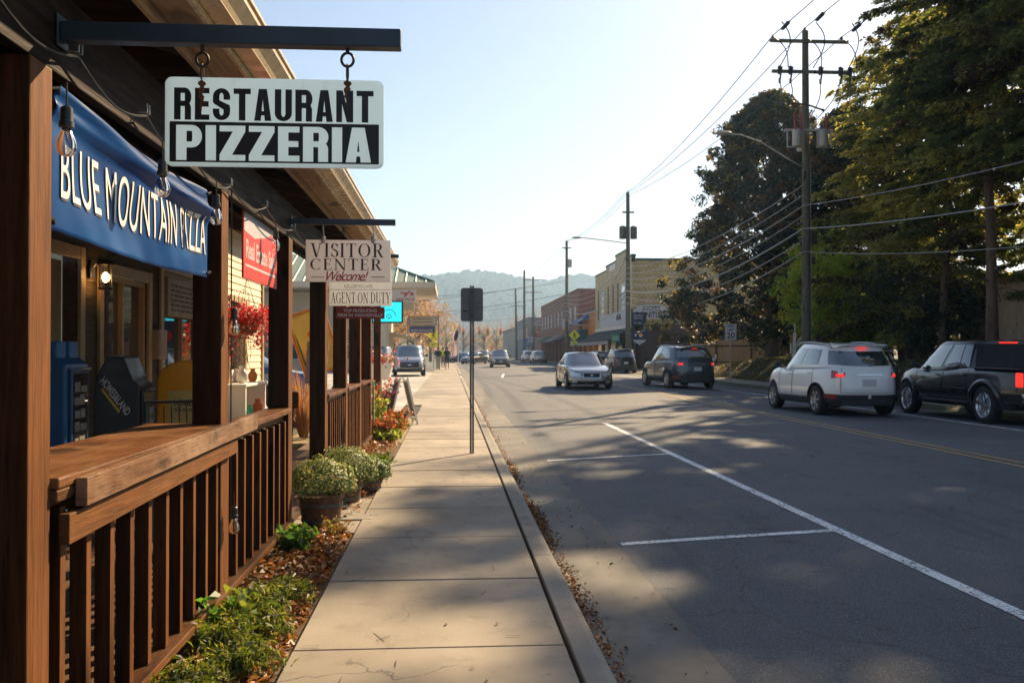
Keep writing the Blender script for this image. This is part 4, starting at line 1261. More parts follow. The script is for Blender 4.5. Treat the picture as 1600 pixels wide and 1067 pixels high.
m = MB(); m.box(xw+.02,xw+.045,16.76,16.86,-.05,3.25); m.box(xw+.02,xw+.05,14.25,14.35,.95,2.25); m.box(xw+.02,xw+.05,15.35,15.47,.95,2.25); m.box(xw+.02,xw+.06,14.2,15.5,.90,.97); m.box(xw+.02,xw+.05,14.35,15.35,2.17,2.27)
NB('trim', m, M['cream_trim'])
m = MB(); m.box(xw-.05,xw-.04,14.35,15.35,.97,2.18); m.box(xw-.1,xw-.09,14.2,15.5,.9,2.3); w_ = NB('window', m, glassy("shop_window_glass"))
m = MB(); m.box(-7.4,xw-.125,12.7,16.85,-.05,.02); NB('floor', m, M['kerb'])
# shelf bench with small ornaments under the window
bs = thing('display_bench', 'white painted display shelf with small ornaments below the cream shop window', 'shelf', (xw+.22, 14.6, 0))
m = MB(); m.rbox(-.18,.18,-.8,.8,.86,.90,.006); m.build('top', M['white_paint'], bs)
for y in (-.72,.72):
    m = MB(); m.rbox(-.16,.16,y-.03,y+.03,0,.86,.004); m.build('leg', M['white_paint'], bs)
m = MB(); m.rbox(-.16,.16,-.72,.72,.35,.38,.004); m.build('shelf', M['white_paint'], bs)
def vase(label, loc, cols, s=1.0, name='ornament'):
    m = MB(); m.lathe([(.04*s,0),(.07*s,.05*s),(.075*s,.12*s),(.035*s,.18*s),(.045*s,.22*s),(.03*s,.22*s)], 14)
    o = solo(name, m, plain(label[:14].replace(' ', '_'), cols, .4), label, 'ornament', smooth=True); o.location = loc
vase('small orange gourd shaped vase on the white display shelf', (xw+.25,14.95,.90), (.6,.2,.05))
vase('little emerald green glass ornament on the lower white shelf', (xw+.30,14.5,.38), (.02,.35,.2), .8)
vase('orange pumpkin coloured jar on the lower white shelf', (xw+.30,15.1,.38), (.6,.16,.04), 1.1)
vase('white ceramic jug on the white display shelf', (xw+.25,14.2,.90), (.6,.6,.58), 1.2)
# hanging basket with trailing red flowers
hb = thing('hanging_basket', 'hanging basket of trailing red autumn flowers in front of the cream shop wall', 'hanging basket', (-3.05, 13.95, 1.75))
m = MB(); m.lathe([(.03,-.12),(.14,-.08),(.2,.06),(.21,.08),(.19,.08)], 18); m.build('basket', plain("coir_basket", (.2,.12,.06), .9, 0, .3, 40), hb)
m = MB()
for a in (0,2.1,4.2): m.cyl((.2*math.cos(a),.2*math.sin(a),.08),(0,0,.75),.004,n=5)
m.build('chain', M['dark_steel'], hb)
PP = []; NN = []; tw = MB()
for i in range(46):
    a = rnd.uniform(0, 2*PI); l = rnd.uniform(.2,.55); p = Vector((math.cos(a)*.12, math.sin(a)*.12, .08)); pts = [p.copy()]
    vz = rnd.uniform(.02,.10)
    for k in range(9):
        p = p+Vector((math.cos(a)*.045, math.sin(a)*.045, vz)); vz -= rnd.uniform(.012,.034); pts.append(p.copy())
        a += rnd.gauss(0,.25)
        for _ in range(7): PP.append(p+Vector([rnd.gauss(0,.035) for _ in range(3)])); NN.append([rnd.gauss(0,1) for _ in range(3)])
    tw.tube(pts, .003, 4)
tw.build('stem', leafmat("twig_brown", (.12,.06,.03), .05), hb)
v, f = leaf_quads(np.array([p[:] for p in PP]), np.array(NN), .05, .6, .4)
np_mesh('flowers', v, f, [leafmat("red_bract", (.55,.02,.03), .4, (.8,.04,.04)), leafmat("red_bract_dark", (.30,.012,.02), .4), leafmat("pinkish_leaf", (.6,.35,.28), .3)], nr.choice(3, len(f), p=[.5,.3,.2]), hb)
# bare scribbly climbing twigs above it
m = MB()
for i in range(26):
    p = Vector((xw+.12+rnd.uniform(0,.06), 14.0+rnd.uniform(-.5,1.0), 1.3+rnd.uniform(0,.8))); pts = [p]; a = rnd.uniform(0,2*PI)
    for k in range(10): a += rnd.gauss(0,.6); p = p+Vector((rnd.uniform(-.01,.02), math.cos(a)*.07, math.sin(a)*.07)); pts.append(p)
    m.tube(pts, .005, 4)
solo('climbing_vine', m, plain("vine_bark", (.08,.045,.03), .9), 'tangle of bare dark vine twigs on the cream siding', 'vine')

# tilted autumn flag, poster, small signs at the far end of the porch
t = thing('garden_flag', 'tilted yellow and orange autumn pumpkin flag behind the porch posts', 'flag', (-2.55, 15.9, .9))
m = MB(); rows = []
for j in range(14):
    rows.append([(.02*math.sin(i*.5)+.0, 0, 0) for i in range(2)])
c0 = [(0,.0),( .30,-.62),(.86,-.20),(.40,.72),(0,.45)]
m = MB(); m.grid([[(-.16+.62*i/10+.34*(1-j/12)-.10, .015*math.sin(i*.8+j*.4), .02+1.05*j/12 + .22*(i/10)) for i in range(11)] for j in range(13)])
fl = m.build('cloth', plain("flag_yellow", (.80,.58,.12), .7, 0, .1, 4), t, smooth='all'); sdm = fl.modifiers.new('s','SOLIDIFY'); sdm.thickness = .003
m = MB()
def fpt(u, w): return (-.16+.62*u+.34*(1-w)-.10, -.012+.015*math.sin(u*8+w*4.8), .02+1.05*w+.22*u)
for a, b in (((0,0),(0,1)),((0,0),(1,0)),((1,0),(1,1)),((0,1),(1,1))):
    P = [fpt(a[0]+(b[0]-a[0])*i/10, a[1]+(b[1]-a[1])*i/10) for i in range(11)]; m.tube(P, .016, 5)
m.build('hem', plain("flag_orange", (.80,.22,.03), .7), fl)
m = MB()
for (u, w, r_) in ((.35,.35,.10),(.6,.30,.12),(.5,.62,.08)):
    p = fpt(u, w); m.ball((p[0],p[1]-.0,p[2]), r_, 14, sq=(1,.15,.8))
m.build('pumpkin_print', plain("flag_pumpkin", (.75,.16,.03), .7), fl)
m = MB(); m.cyl((.47,.0,-.92),(-.30,0,1.35),.012,n=8); m.build('pole', M['rail'], t)
t = thing('poster_board', 'pinkish white poster board standing between the far porch posts', 'poster board', (-1.9, 13.2, 0))
m = MB(); m.obox((0,0,1.22),(.30,.02,.60),(0,.07,0)); m.build('panel', plain("pink_poster", (.62,.42,.40), .5), t)
m = MB(); m.cyl((0,.02,0),(0,.02,.95),.02); m.build('stake', M['post'], t)
t = thing('placard', 'small red white and blue placard at the far end of the porch', 'placard', (-2.06, 14.6, 1.45))
m = MB(); m.rbox(-.13,.13,-.01,.01,0,.42,.004); m.build('panel', plain("navy_panel", (.02,.06,.2), .5), t)
m = MB(); m.ball((0,-.012,.18),.09,14,sq=(1,.1,1)); m.build('emblem', M['red'], t)
m = MB(); m.cyl((.0,.0,-1.45),(0,0,.02),.02,n=8); m.build('stake', M['dark_steel'], t)
t = thing('ribbon_sign', 'narrow tilted teal sign with orange lettering hung on the last porch post', 'sign', (PX+.03, 13.9, .33))
m = MB(); m.obox((0.02,-.02,.32),(.02,.13,.60),(.10,0,0)); m.build('panel', plain("teal_board", (.03,.22,.17), .5), t)
m = MB()
for i in range(6): m.obox((0.033,-.02-.01*(i-2.5),.14+i*.075),(.006,.05,.045),(.10,0,0))
m.build('lettering', plain("orange_letters", (.65,.15,.03), .5), t)

# flower bed, white planter, sandwich board beyond the porch
fcl = [leafmat("bed_red", (.45,.03,.03), .35, (.7,.08,.04)), leafmat("bed_orange", (.6,.22,.03), .35, (.8,.3,.04)), leafmat("bed_yellowgreen", (.30,.34,.04), .4, (.6,.65,.06)), leafmat("bed_green", (.06,.10,.025), .35), leafmat("bed_pink", (.45,.12,.14), .35)]
lb = ['flowering plant mounded with orange and red blooms nearest the last porch post','yellow green flowering plant in the roadside bed','tall red flowering plant behind the yellow one','low rust coloured plant at the sidewalk edge of the flower bed','pink flowered plant beneath the white planter box','bright lime green low plant in the flower bed','brown and orange bedding plant by the sandwich board','loose orange flowered plant at the back of the bed']
for i, (x, y, h, r_, mi) in enumerate([(-1.15,14.6,.45,.28,[0,1,3]),(-1.35,15.4,.75,.33,[2,2,3]),(-1.45,16.2,.95,.34,[0,3,1]),(-.95,15.2,.32,.26,[1,3,1]),(-1.30,17.4,.98,.34,[4,0,3]),(-.98,14.3,.20,.22,[2,3]),(-.95,16.1,.42,.25,[1,0,3]),(-1.75,15.8,.9,.32,[1,3,2])]):
    weed(lb[i], (x,y,-.03), h, r_, 44, .05, [fcl[j] for j in mi], name='flowering_plant', cat='flowers', group='flowering plants in the bed past the porch', droop=.05, asp=.7, perstem=26)
t = thing('planter_box', 'white square planter box of pink flowers raised on a white post', 'planter', (-1.62, 21.0, 0))
m = MB(); m.rbox(-.07,.07,-.07,.07,0,.75,.01); m.build('post', M['white_paint'], t)
m = MB(); m.prism([(-.24,.75),(.24,.75),(.32,1.12),(-.32,1.12)], -.28, .28); m.build('box', M['white_paint'], t, bevel=.01)
PP = nr.normal(0,1,(700,3))*np.array([.18,.16,.09])+np.array([0,0,1.2]); v, f = leaf_quads(PP, nr.normal(size=(700,3)), .06, .7, .4)
np_mesh('flowers', v, f, [fcl[4], fcl[0], leafmat("dusty_pink", (.6,.34,.30), .3), fcl[3]], nr.integers(0,4,len(f)), t)
t = thing('sandwich_board', 'white framed sandwich board with dark chalk panel at the sidewalk edge', 'sandwich board', (-.93, 17.7, -.02), R(-78))
for s_ in (-1, 1):
    m = MB(); a = .22*s_
    for x in (-.27,.27): m.obox((x, s_*.17, .45),(.05,.03,.95),(a,0,0))
    for z in (.12,.86): m.obox((0, s_*(.17-(z-.45)*.22), z),(.50,.028,.05),(a,0,0))
    p = m.build('frame', M['white_paint'], t)
    m = MB(); m.obox((0, s_*.17, .50),(.50,.012,.70),(a,0,0)); m.build('chalk_panel', M['ink'], p)
# post-mounted screen sign, black frame and turquoise face
ts_o = at(608, 488, 18.2)
t = thing('screen_sign', 'black framed turquoise illuminated sign fixed to a brown post', 'sign', (ts_o.x, 18.2, 0))
a = at(581, 505, 18.2); b = at(630, 470, 18.2)
m = MB(); m.rbox(a.x-ts_o.x, b.x-ts_o.x, -.05, .05, a.z, b.z, .012); m.build('frame', M['black'], t)
m = MB(); m.box(a.x-ts_o.x+.03, b.x-ts_o.x-.03, -.054, -.051, a.z+.03, b.z-.03); sc_ = m.build('screen', emis("turquoise_screen", (.02,.62,.75), .55, (.02,.4,.45)), t)
m = MB(); m.tube([(math.cos(q)*.13, -.056, a.z+.14+math.sin(q)*.13) for q in [PI*i/14 for i in range(15)]], .006, 4)
m.tube([(math.cos(q)*.05, -.056, a.z+.10+math.sin(q)*.07) for q in [PI*i/10 for i in range(11)]], .006, 4); m.cyl((0,-.058,a.z+.10),(0,-.054,a.z+.10),.018,n=10); m.build('emblem', plain("dark_teal_ink", (.01,.10,.14), .5), sc_)
m = MB(); m.rbox(-.30,-.16,-.07,.07,0,b.z+.15,.01); m.rbox(-.16,-.05,-.03,.03,a.z+.1,a.z+.2,.004); m.build('post', M['post'], t)
# dry ornamental grass clump
t = thing('ornamental_grass', 'dry tan ornamental grass clump with reddish tips seen through the porch opening', 'grass clump', (-2.35, 14.9, 0))
m = MB()
for i in range(420):
    a = rnd.uniform(0,2*PI); r_ = rnd.uniform(.1,.55); h = rnd.uniform(.7,1.25); w = .006
    p = [Vector((math.cos(a)*r_*s**1.6+math.cos(a)*.06, math.sin(a)*r_*s**1.6+math.sin(a)*.06, h*s-.35*r_*s**3)) for s in (0,.35,.7,1)]
    sd2 = Vector((-math.sin(a),math.cos(a),0))*w
    m.grid([[q-sd2*(1-k/4), q+sd2*(1-k/4)] for k, q in enumerate(p)], i % 3 == 0)
m.build('blades', [leafmat("dry_blade", (.38,.25,.12), .35, (.6,.35,.15)), leafmat("rusty_blade", (.35,.10,.04), .35, (.6,.2,.05))], t)
# ------------------------------------------------------------------ cars
def car_paint(name, c, metal=.5, rough=.28):
    if name in _mats: return _mats[name]
    k = NT(name); k.col(c); k.set(Metallic=metal, Roughness=rough)
    k.b.inputs['Coat Weight'].default_value = 1; k.b.inputs['Coat Roughness'].default_value = .03
    d = k.noise(k.coord(), 3, 6, .7)
    # road film gathers low on the body
    tc = k.n("ShaderNodeTexCoord"); sp = k.n("ShaderNodeSeparateXYZ"); k.l(tc.outputs['Object'], sp.inputs[0])
    low = k.ramp(sp.outputs[2], [(.25, (.5,.5,.5)), (.7, (0,0,0))])
    k.col(k.mix(k.mix(1.0, low, k.ramp(d, [(.3,(.2,.2,.2)),(.7,(1,1,1))]), 'MULTIPLY'), c, (.16,.14,.115)))
    _mats[name] = k.m
    return k.m
M['tyre'] = plain("tyre_rubber", (.018,.018,.019), .85, 0, .2)
M['plastic'] = plain("grey_black_cladding", (.028,.029,.031), .6, 0, .2)
M['rim'] = plain("alloy_rim", (.42,.43,.45), .28, .9, .08)
M['carglass'] = glassy("car_window_glass", (.022,.034,.040), .02); M['carglass'].node_tree.nodes['Principled BSDF'].inputs['IOR'].default_value = 2.1
M['lensred'] = (lambda k: (k.col((.42,.012,.012)), k.set(Roughness=.12), k.b.inputs['Coat Weight'].__setattr__('default_value', 1), k.m)[-1])(NT("red_lens"))
M['brake'] = emis("lit_brake_lamp", (1,.04,.025), .42, (.5,.02,.02))
M['lensclear'] = plain("headlamp_lens", (.78,.80,.82), .10, .35, .15, 14, coat=1)
M['plate'] = plain("licence_plate", (.55,.56,.58), .5, 0, .2, 30)
M['under'] = plain("underbody", (.012,.012,.013), .9)
M['orange_lens'] = plain("amber_lens", (.55,.2,.04), .15, 0, .1, coat=1)

def pl_interp(pts, x):
    return float(np.interp(x, [p[0] for p in pts], [p[1] for p in pts]))

class Car:
    """body heading +Y, centre at the origin on the ground"""
    def __init__(s, name, label, cat, loc, rz, L_, W_, H_, paint, top, belt, gh, wheel_r=.34, axles=(.80,-.80), zb=.24,
                 yf=None, yr=None, wp=None, group='cars on the street', cladding=True, n_spokes=5, arch=1.09, p=7, roof_paint=None, rim=None, rails=False, mirrors=True, seams=True, glass=None, detail=1, cutbox=None):
        s.t = thing(name, label, cat, loc, R(rz), group)
        s.L, s.W, s.H, s.p = L_, W_/2, H_, p
        s.top = top; s.zb = zb
        s.yf = yf or [(0,-.10),(.2,-.01),(.45,0),(.75,-.03),(1,-.12)]
        s.yr = yr or [(0,.10),(.2,.01),(.45,0),(.75,.02),(1,.06)]
        s.wp = wp or [(0,.90),(.12,.965),(.3,1.0),(.55,.995),(.78,.975),(.93,.945),(1,.90)]
        nT, nU = 40, 16
        us = [0,.06,.12,.2,.28,.36,.44,.52,.6,.68,.76,.84,.9,.94,.975,1.0]
        m = MB(); rows = []
        full = [PI*i/nT for i in range(nT+1)]
        for u in us:
            right = [s.bp(th, u, 1) for th in full]
            left = [s.bp(th, u, -1) for th in full[1:-1][::-1]]
            rows.append(right+left+[right[0]])
        # material: lower cladding
        N = len(rows[0])
        for i in range(len(us)-1):
            mi = 1 if (cladding and us[i+1] <= .205) else 0
            m.add(rows[i][:-1]+rows[i+1][:-1], [((j), (j+1)%(N-1), (N-1)+(j+1)%(N-1), (N-1)+j) for j in range(N-1)], mi)
        # top and bottom caps, crowned
        for u, sgn, mi in ((1.0, 1, 0), (0.0, -1, 2)):
            G_ = []
            for th in full:
                a = s.bp(th, u, 1); row = []
                for q in (1,.8,.5,.2,-.2,-.5,-.8,-1):
                    cr = .035*(1-q*q) if sgn > 0 else 0
                    row.append((a[0]*q, a[1], a[2]+cr*min(1, abs(a[0])/(s.W*.8))))
                G_.append(row)
            m.grid(G_, mi, flip=sgn < 0)
        s.body = m.build('body', [paint, M['plastic'] if cladding else paint, M['under'], M['under']], s.t, fix=True)
        # wheel wells cut out
        cut = MB()
        s.ax = [L_/2*a for a in axles]
        for ya in s.ax:
            for sx in (-1, 1):
                cut.cyl((sx*(s.W-.27), ya, wheel_r), (sx*(s.W+.1), ya, wheel_r), wheel_r*arch+.02, n=36)
        if cutbox: cut.box(*cutbox)
        co = cut.build('cut', M['under'])
        bo_ = s.body.modifiers.new('b', 'BOOLEAN'); bo_.operation = 'DIFFERENCE'; bo_.object = co; bo_.solver = 'EXACT'
        try: bo_.material_mode = 'TRANSFER'
        except Exception: pass
        # cutter is in world coordinates at the origin while the car stands elsewhere: evaluate unparented
        s.body.parent = None
        bpy.context.view_layer.update()
        me = bpy.data.meshes.new_from_object(s.body.evaluated_get(bpy.context.evaluated_depsgraph_get()))
        s.body.modifiers.clear(); s.body.data = me; s.body.parent = s.t
        me.polygons.foreach_set('use_smooth', [True]*len(me.polygons)); me.set_sharp_from_angle(angle=R(34))
        bpy.data.objects.remove(co)
        # wheels
        rm = rim or M['rim']
        for ya in s.ax:
            for sx in (-1, 1):
                s.wheel(sx, ya, wheel_r, n_spokes, rm, detail)
                if detail:
                    q = MB(); r1 = wheel_r*arch+.012
                    pts = []
                    for i in range(21):
                        a = PI*(-.02+1.04*i/20); y = ya+math.cos(a)*r1; z = wheel_r+math.sin(a)*r1
                        u = (z-s.zb)/(pl_interp(s.top, y)-s.zb)
                        if z < s.zb: continue
                        pts.append((sx*(s.wx(y, max(0,min(1,u)))-.006), y, z))
                    q.tube(pts, .020 if cladding else .010, 6)
                    q.build('wheel_arch', M['plastic'] if cladding else paint, s.t, smooth='all')
        # cabin
        s.gh = gh
        if gh:
            s.cabin(gh, roof_paint or paint, glass or M['carglass'])
        s.paint = paint
        if mirrors and gh:
            for sx in (-1, 1):
                q = MB(); y = gh['mirror']; zc = pl_interp(s.top, y)+.10
                q.rbox(sx*(s.W+.06)-.085, sx*(s.W+.06)+.085, y-.05, y+.05, zc-.065, zc+.065, .03); q.cyl((sx*(s.W-.10), y, zc-.06), (sx*(s.W+.02), y, zc-.03), .022)
                q.build('mirror', gh.get('mirror_mat', M['plastic']), s.t, smooth=True)
        if seams and gh:
            for sx in (-1, 1):
                for (a, b) in gh['doors']:
                    q = MB()
                    for y, slant in ((a, 0), (b, 0)):
                        pts = [s.off(y+.0, u, sx, .0015) for u in [.22+.76*i/12 for i in range(13)]]
                        q.tube(pts, .0035, 4)
                    q.tube([s.off(a+(b-a)*i/8, .22, sx, .0015) for i in range(9)], .0035, 4)
                    q.build('door_seam', M['under'], s.t)
                    q = MB(); yy = a+.10 if a < b else b+.10; c = s.off(yy+.08, .84, sx, .018)
                    q.rbox(c[0]-.012, c[0]+.012, c[1]-.09, c[1]+.09, c[2]-.014, c[2]+.014, .008)
                    q.build('door_handle', gh.get('handle_mat', paint), s.t, smooth=True)
        if rails:
            for sx in (-1, 1):
                q = MB(); pts = []
                for i in range(13):
                    t = i/12; y = gh['y'][1][0]+.10+(gh['y'][1][1]-gh['y'][1][0]-.10)*t
                    zr0 = s.H-gh.get('drop', .05)*(((y-gh.get('yc', 0))/(s.L*.25))**2)*.5-.045
                    pts.append((sx*(gh['w'][1]-.07), y, zr0-.01+.06*math.sin(PI*min(1,max(0,t)))**.3))
                q.tube(pts, .018, 6); q.build('roof_rail', rails, s.t, smooth='all')
    def hw(s, th): return abs(math.sin(th))**(2/s.p)
    def bp(s, th, u, sx):
        c = math.cos(th)
        y = -s.L/2*math.copysign(abs(c)**(2/3.2 if abs(c) > .0 else 1), c)
        # blend end profiles
        k = -y/(s.L/2)
        y += pl_interp(s.yr, u)*max(0, k)**3 + pl_interp(s.yf, u)*max(0, -k)**3
        x = s.W*pl_interp(s.wp, u)*self_w(th)
        zt = pl_interp(s.top, y)
        return (sx*x, y, s.zb+u*(zt-s.zb))
    def th_of_y(s, y):
        lo, hi = 0.0, PI
        for _ in range(40):
            m_ = (lo+hi)/2
            if s.bp(m_, .4, 1)[1] < y: lo = m_
            else: hi = m_
        return lo
    def wx(s, y, u): return s.bp(s.th_of_y(y), u, 1)[0]
    def off(s, y, u, sx, d):
        p = s.bp(s.th_of_y(y), u, sx); return (p[0]+sx*d, y, p[2])
    def patch(s, name, th0, th1, u0, u1, mat, d=.008, sx=1, n=10, taper=(0,0), parent=None, nu=5, thick=.02):
        """panel following the body skin: th in degrees from the rear centre (0) to the front centre (180)"""
        G_ = []
        for j in range(nu+1):
            row = []
            for i in range(n+1):
                t = i/n; th = R(th0+(th1-th0)*t)
                a = u0+taper[0]*t; b = u1+taper[1]*t
                u = a+(b-a)*j/nu
                p = Vector(s.bp(th, u, sx)); e = R(1.0)
                p1 = Vector(s.bp(min(PI, th+e), u, sx)); p0 = Vector(s.bp(max(0, th-e), u, sx)); tt = (p1-p0)
                nn = Vector((tt.y, -tt.x, 0)) * (1 if sx > 0 else -1)
                if nn.length > 0: nn.normalize()
                row.append(p+nn*d)
            G_.append(row)
        m = MB(); m.grid(G_)
        back = [[p-((p-Vector((0, p.y*.96, p.z))).normalized()*thick) for p in row] for row in G_]
        o = m.build(name, mat, parent or s.t, smooth='all')
        return o
    def xth(s, xf, front):
        """theta (deg) at which the outline reaches half-width fraction xf"""
        lo, hi = 0.0, PI/2
        for _ in range(40):
            m_ = (lo+hi)/2
            if self_w(m_) < xf: lo = m_
            else: hi = m_
        return math.degrees(PI-lo if front else lo)
    def strip(s, name, xf0, xf1, u0, u1, mat, front, d=.01, both=True, taper=(0,0), n=8, parent=None):
        a, b = s.xth(xf0, front), s.xth(xf1, front)
        out = []
        for sx in ((1,-1) if both else (1,)):
            out.append(s.patch(name, a, b, u0, u1, mat, d, sx, n, taper, parent))
        return out
    def centre(s, name, xf, u0, u1, mat, front, d=.012, parent=None, bow=0., tp=0.):
        """one panel across the centre line"""
        a = s.xth(xf, front); m = MB(); rows = []
        for j in range(7):
            u = u0+(u1-u0)*j/6; row = []
            for i in range(-8, 9):
                f = abs(i)/8; th = R((0 if not front else 180)+(a-(0 if not front else 180))*f*(1-tp*(1-j/6)))
                p = s.bp(th, u+bow*f*f, 1 if i >= 0 else -1)
                row.append((p[0], p[1]+(d if front else -d), p[2]))
            rows.append(row)
        m.grid(rows, 0, flip=front)
        return m.build(name, mat, parent or s.t, smooth='all')
    def wheel(s, sx, ya, r, ns, rm, detail):
        xo = s.W-.02; w = .22
        m = MB()
        prof = [(r*.62,-w),(r*.90,-w),(r*.985,-w+.025),(r,-w+.06),(r,-.055),(r*.985,-.022),(r*.90,-.003),(r*.70,-.002),(r*.655,-.02),(r*.64,-.08)]
        m.lathe([(a, sx*(b)) for a, b in prof], 32, (sx*xo, ya, r), 'X')
        ty = m.build('wheel', M['tyre'], s.t, fix=True, smooth=True)
        m = MB()
        m.lathe([(r*.64,sx*-.06),(r*.672,sx*-.012),(r*.655,sx*-.004),(r*.60,sx*-.03),(r*.59,sx*-.075)], 32, (sx*xo, ya, r), 'X')
        for k in range(ns):
            a = 2*PI*k/ns + .3
            for da in ((-.10, .10) if ns <= 5 else (0,)):
                ca, sa = math.cos(a+da), math.sin(a+da); cb, sb = math.cos(a+da*1.7), math.sin(a+da*1.7)
                p0 = Vector((sx*(xo-.028), ya+ca*r*.10, r+sa*r*.10)); p1 = Vector((sx*(xo-.022), ya+cb*r*.63, r+sb*r*.63))
                d = (p1-p0); nrm = Vector((0, -d.z, d.y)).normalized()*r*(.045 if ns <= 5 else .05)
                h = Vector((sx*.018, 0, 0))
                P = [p0-nrm*1.2, p0+nrm*1.2, p1+nrm, p1-nrm]
                m.add([q-h for q in P]+[q+h for q in P], [(0,1,2,3),(7,6,5,4),(0,4,5,1),(1,5,6,2),(2,6,7,3),(3,7,4,0)])
        m.cyl((sx*(xo-.06), ya, r), (sx*(xo-.004), ya, r), r*.15, r*.12, 16)
        m.build('rim', rm, ty, fix=True, smooth=True)
        m = MB(); m.cyl((sx*(xo-.10), ya, r), (sx*(xo-.085), ya, r), r*.56, n=24); m.build('brake_disc', M['dark_steel'], ty)
    # --- cabin: gh = dict(y=[(rear,front) at belt, (rear,front) at roof], w=(belt, roof), z0=belt height or None)
    def gp(s, th, v, sx):
        g = s.gh
        (r0, f0), (r1, f1) = g['y']
        vv = v
        yr = r0+(r1-r0)*vv**g.get('re', 1.15); yf = f0+(f1-f0)*vv**g.get('fe', 1.0)
        w = g['w'][0]+(g['w'][1]-g['w'][0])*vv**1.25
        pf = g.get('p', 4.5)
        c = math.cos(th); k = math.copysign(abs(c)**(2/2.6), -c)
        y = (yr+yf)/2+(yf-yr)/2*k
        x = w*abs(math.sin(th))**(2/pf)
        z1 = s.H-g.get('drop', .05)*(((y-g.get('yc', 0))/(s.L*.25))**2)*.5
        z0 = pl_interp(s.top, y)-.015
        z1 = max(z1, z0+.02)
        return (sx*x, y, z0+(z1-z0-.045)*v)
    def gth(s, kind_, f, v):
        lo, hi = 0.0, PI
        tgt = f
        if kind_ == 'y':
            for _ in range(36):
                m_ = (lo+hi)/2
                a = s.gp(m_, v, 1)[1]; (r0, f0), (r1, f1) = s.gh['y']
                ya = s.gp(0, v, 1)[1]; yb = s.gp(PI, v, 1)[1]
                if (a-ya)/(yb-ya) < tgt: lo = m_
                else: hi = m_
            return lo
        pf = s.gh.get('p', 4.5)
        a = math.asin(min(1, f)**(pf/2))
        return a if kind_ == 'r' else PI-a
    def cabin(s, g, paint, glass):
        nT = 44; full = [PI*i/nT for i in range(nT+1)]
        vs_ = [0,.1,.25,.4,.55,.7,.82,.92,1.0]
        m = MB(); rows = []
        for v in vs_:
            right = [s.gp(th, v, 1) for th in full]; left = [s.gp(th, v, -1) for th in full[1:-1][::-1]]
            rows.append(right+left+[right[0]])
        m.grid(rows)
        G_ = []; R1 = []
        for th in full:
            a = s.gp(th, 1, 1); row = []
            for q in (1,.975,.93,.8,.5,.2,-.2,-.5,-.8,-.93,-.975,-1):
                cr = .045*(1-abs(q)**3.2)
                e = min(1, abs(a[0])/(g['w'][1]*.55))
                yy = a[1]
                row.append((a[0]*q, yy, a[2]+cr*e))
            G_.append(row)
        m.grid(G_)
        s.cab = m.build('cabin', paint, s.t, fix=True, smooth='all')
        s.cab.data.set_sharp_from_angle(angle=R(60))
        def pane(name, quadf, n=12, nv=6, sx=1, d=.006, mat=glass):
            q = MB(); rows = []
            for j in range(nv+1):
                row = []
                for i in range(n+1):
                    th, v = quadf(i/n, j/nv)
                    p = Vector(s.gp(th, v, sx)); e = .03
                    a = Vector(s.gp(min(PI, th+e), v, sx)); b = Vector(s.gp(max(0, th-e), v, sx)); up = Vector(s.gp(th, min(1, v+.05), sx))-Vector(s.gp(th, max(0, v-.05), sx))
                    nn = (a-b).cross(up)
                    if sx < 0: nn = -nn
                    if nn.length > 1e-9: nn.normalize()
                    if nn.x*sx*.5+nn.y*(p.y-g.get('yc',0)) + nn.z < 0: nn = -nn
                    row.append(p+nn*d)
                rows.append(row)
            q.grid(rows)
            return q.build(name, mat, s.t, smooth='all')
        def whole(name, knd, xf, v0, v1):
            q = MB(); rows = []
            for j in range(9):
                v = v0+(v1-v0)*j/8; row = []
                for i in range(-9, 10):
                    f = abs(i)/9*xf
                    th = s.gth(knd, f, v); p = s.gp(th, v, 1 if i >= 0 else -1)
                    dy = .014 if knd == 'f' else -.014
                    row.append((p[0], p[1]+dy*.7, p[2]+.010))
                rows.append(row)
            q.grid(rows, 0, flip=knd != 'r')
            return q.build(name, glass, s.t, smooth='all')
        s.ws = whole('windshield', 'f', g.get('wsx', .88), .05, .93)
        if g.get('rear_glass', True): s.rw = whole('rear_window', 'r', g.get('rwx', .84), *g.get('rwv', (.10,.86)))
        for sx in (1, -1):
            for (a0, a1, b0, b1) in g['win']:   # fractions along the cabin: bottom rear, bottom front, top rear, top front
                lo, hi = g.get('wv', (.08, .88))
                def qf(i, j, a0=a0, a1=a1, b0=b0, b1=b1):
                    v = lo+(hi-lo)*j
                    f0 = a0+(b0-a0)*j; f1 = a1+(b1-a1)*j
                    return s.gth('y', f0+(f1-f0)*i, v), v
                pane('side_window', qf, sx=sx)
def self_w(th, p=5.2):
    return abs(math.sin(th))**(2/p)

def plate(c, z, front=False, u=None, txt=None):
    y = (1 if front else -1)*(c.L/2+.012)
    uu = (z-c.zb)/(pl_interp(c.top, -c.L/2 if not front else c.L/2)-c.zb)
    y = c.bp(PI if front else 0, uu, 1)[1]+(.012 if front else -.012)
    m = MB(); m.rbox(-.155,.155,y-.006,y+.006,z-.077,z+.077,.004); return m.build('licence_plate', M['plate'], c.t)

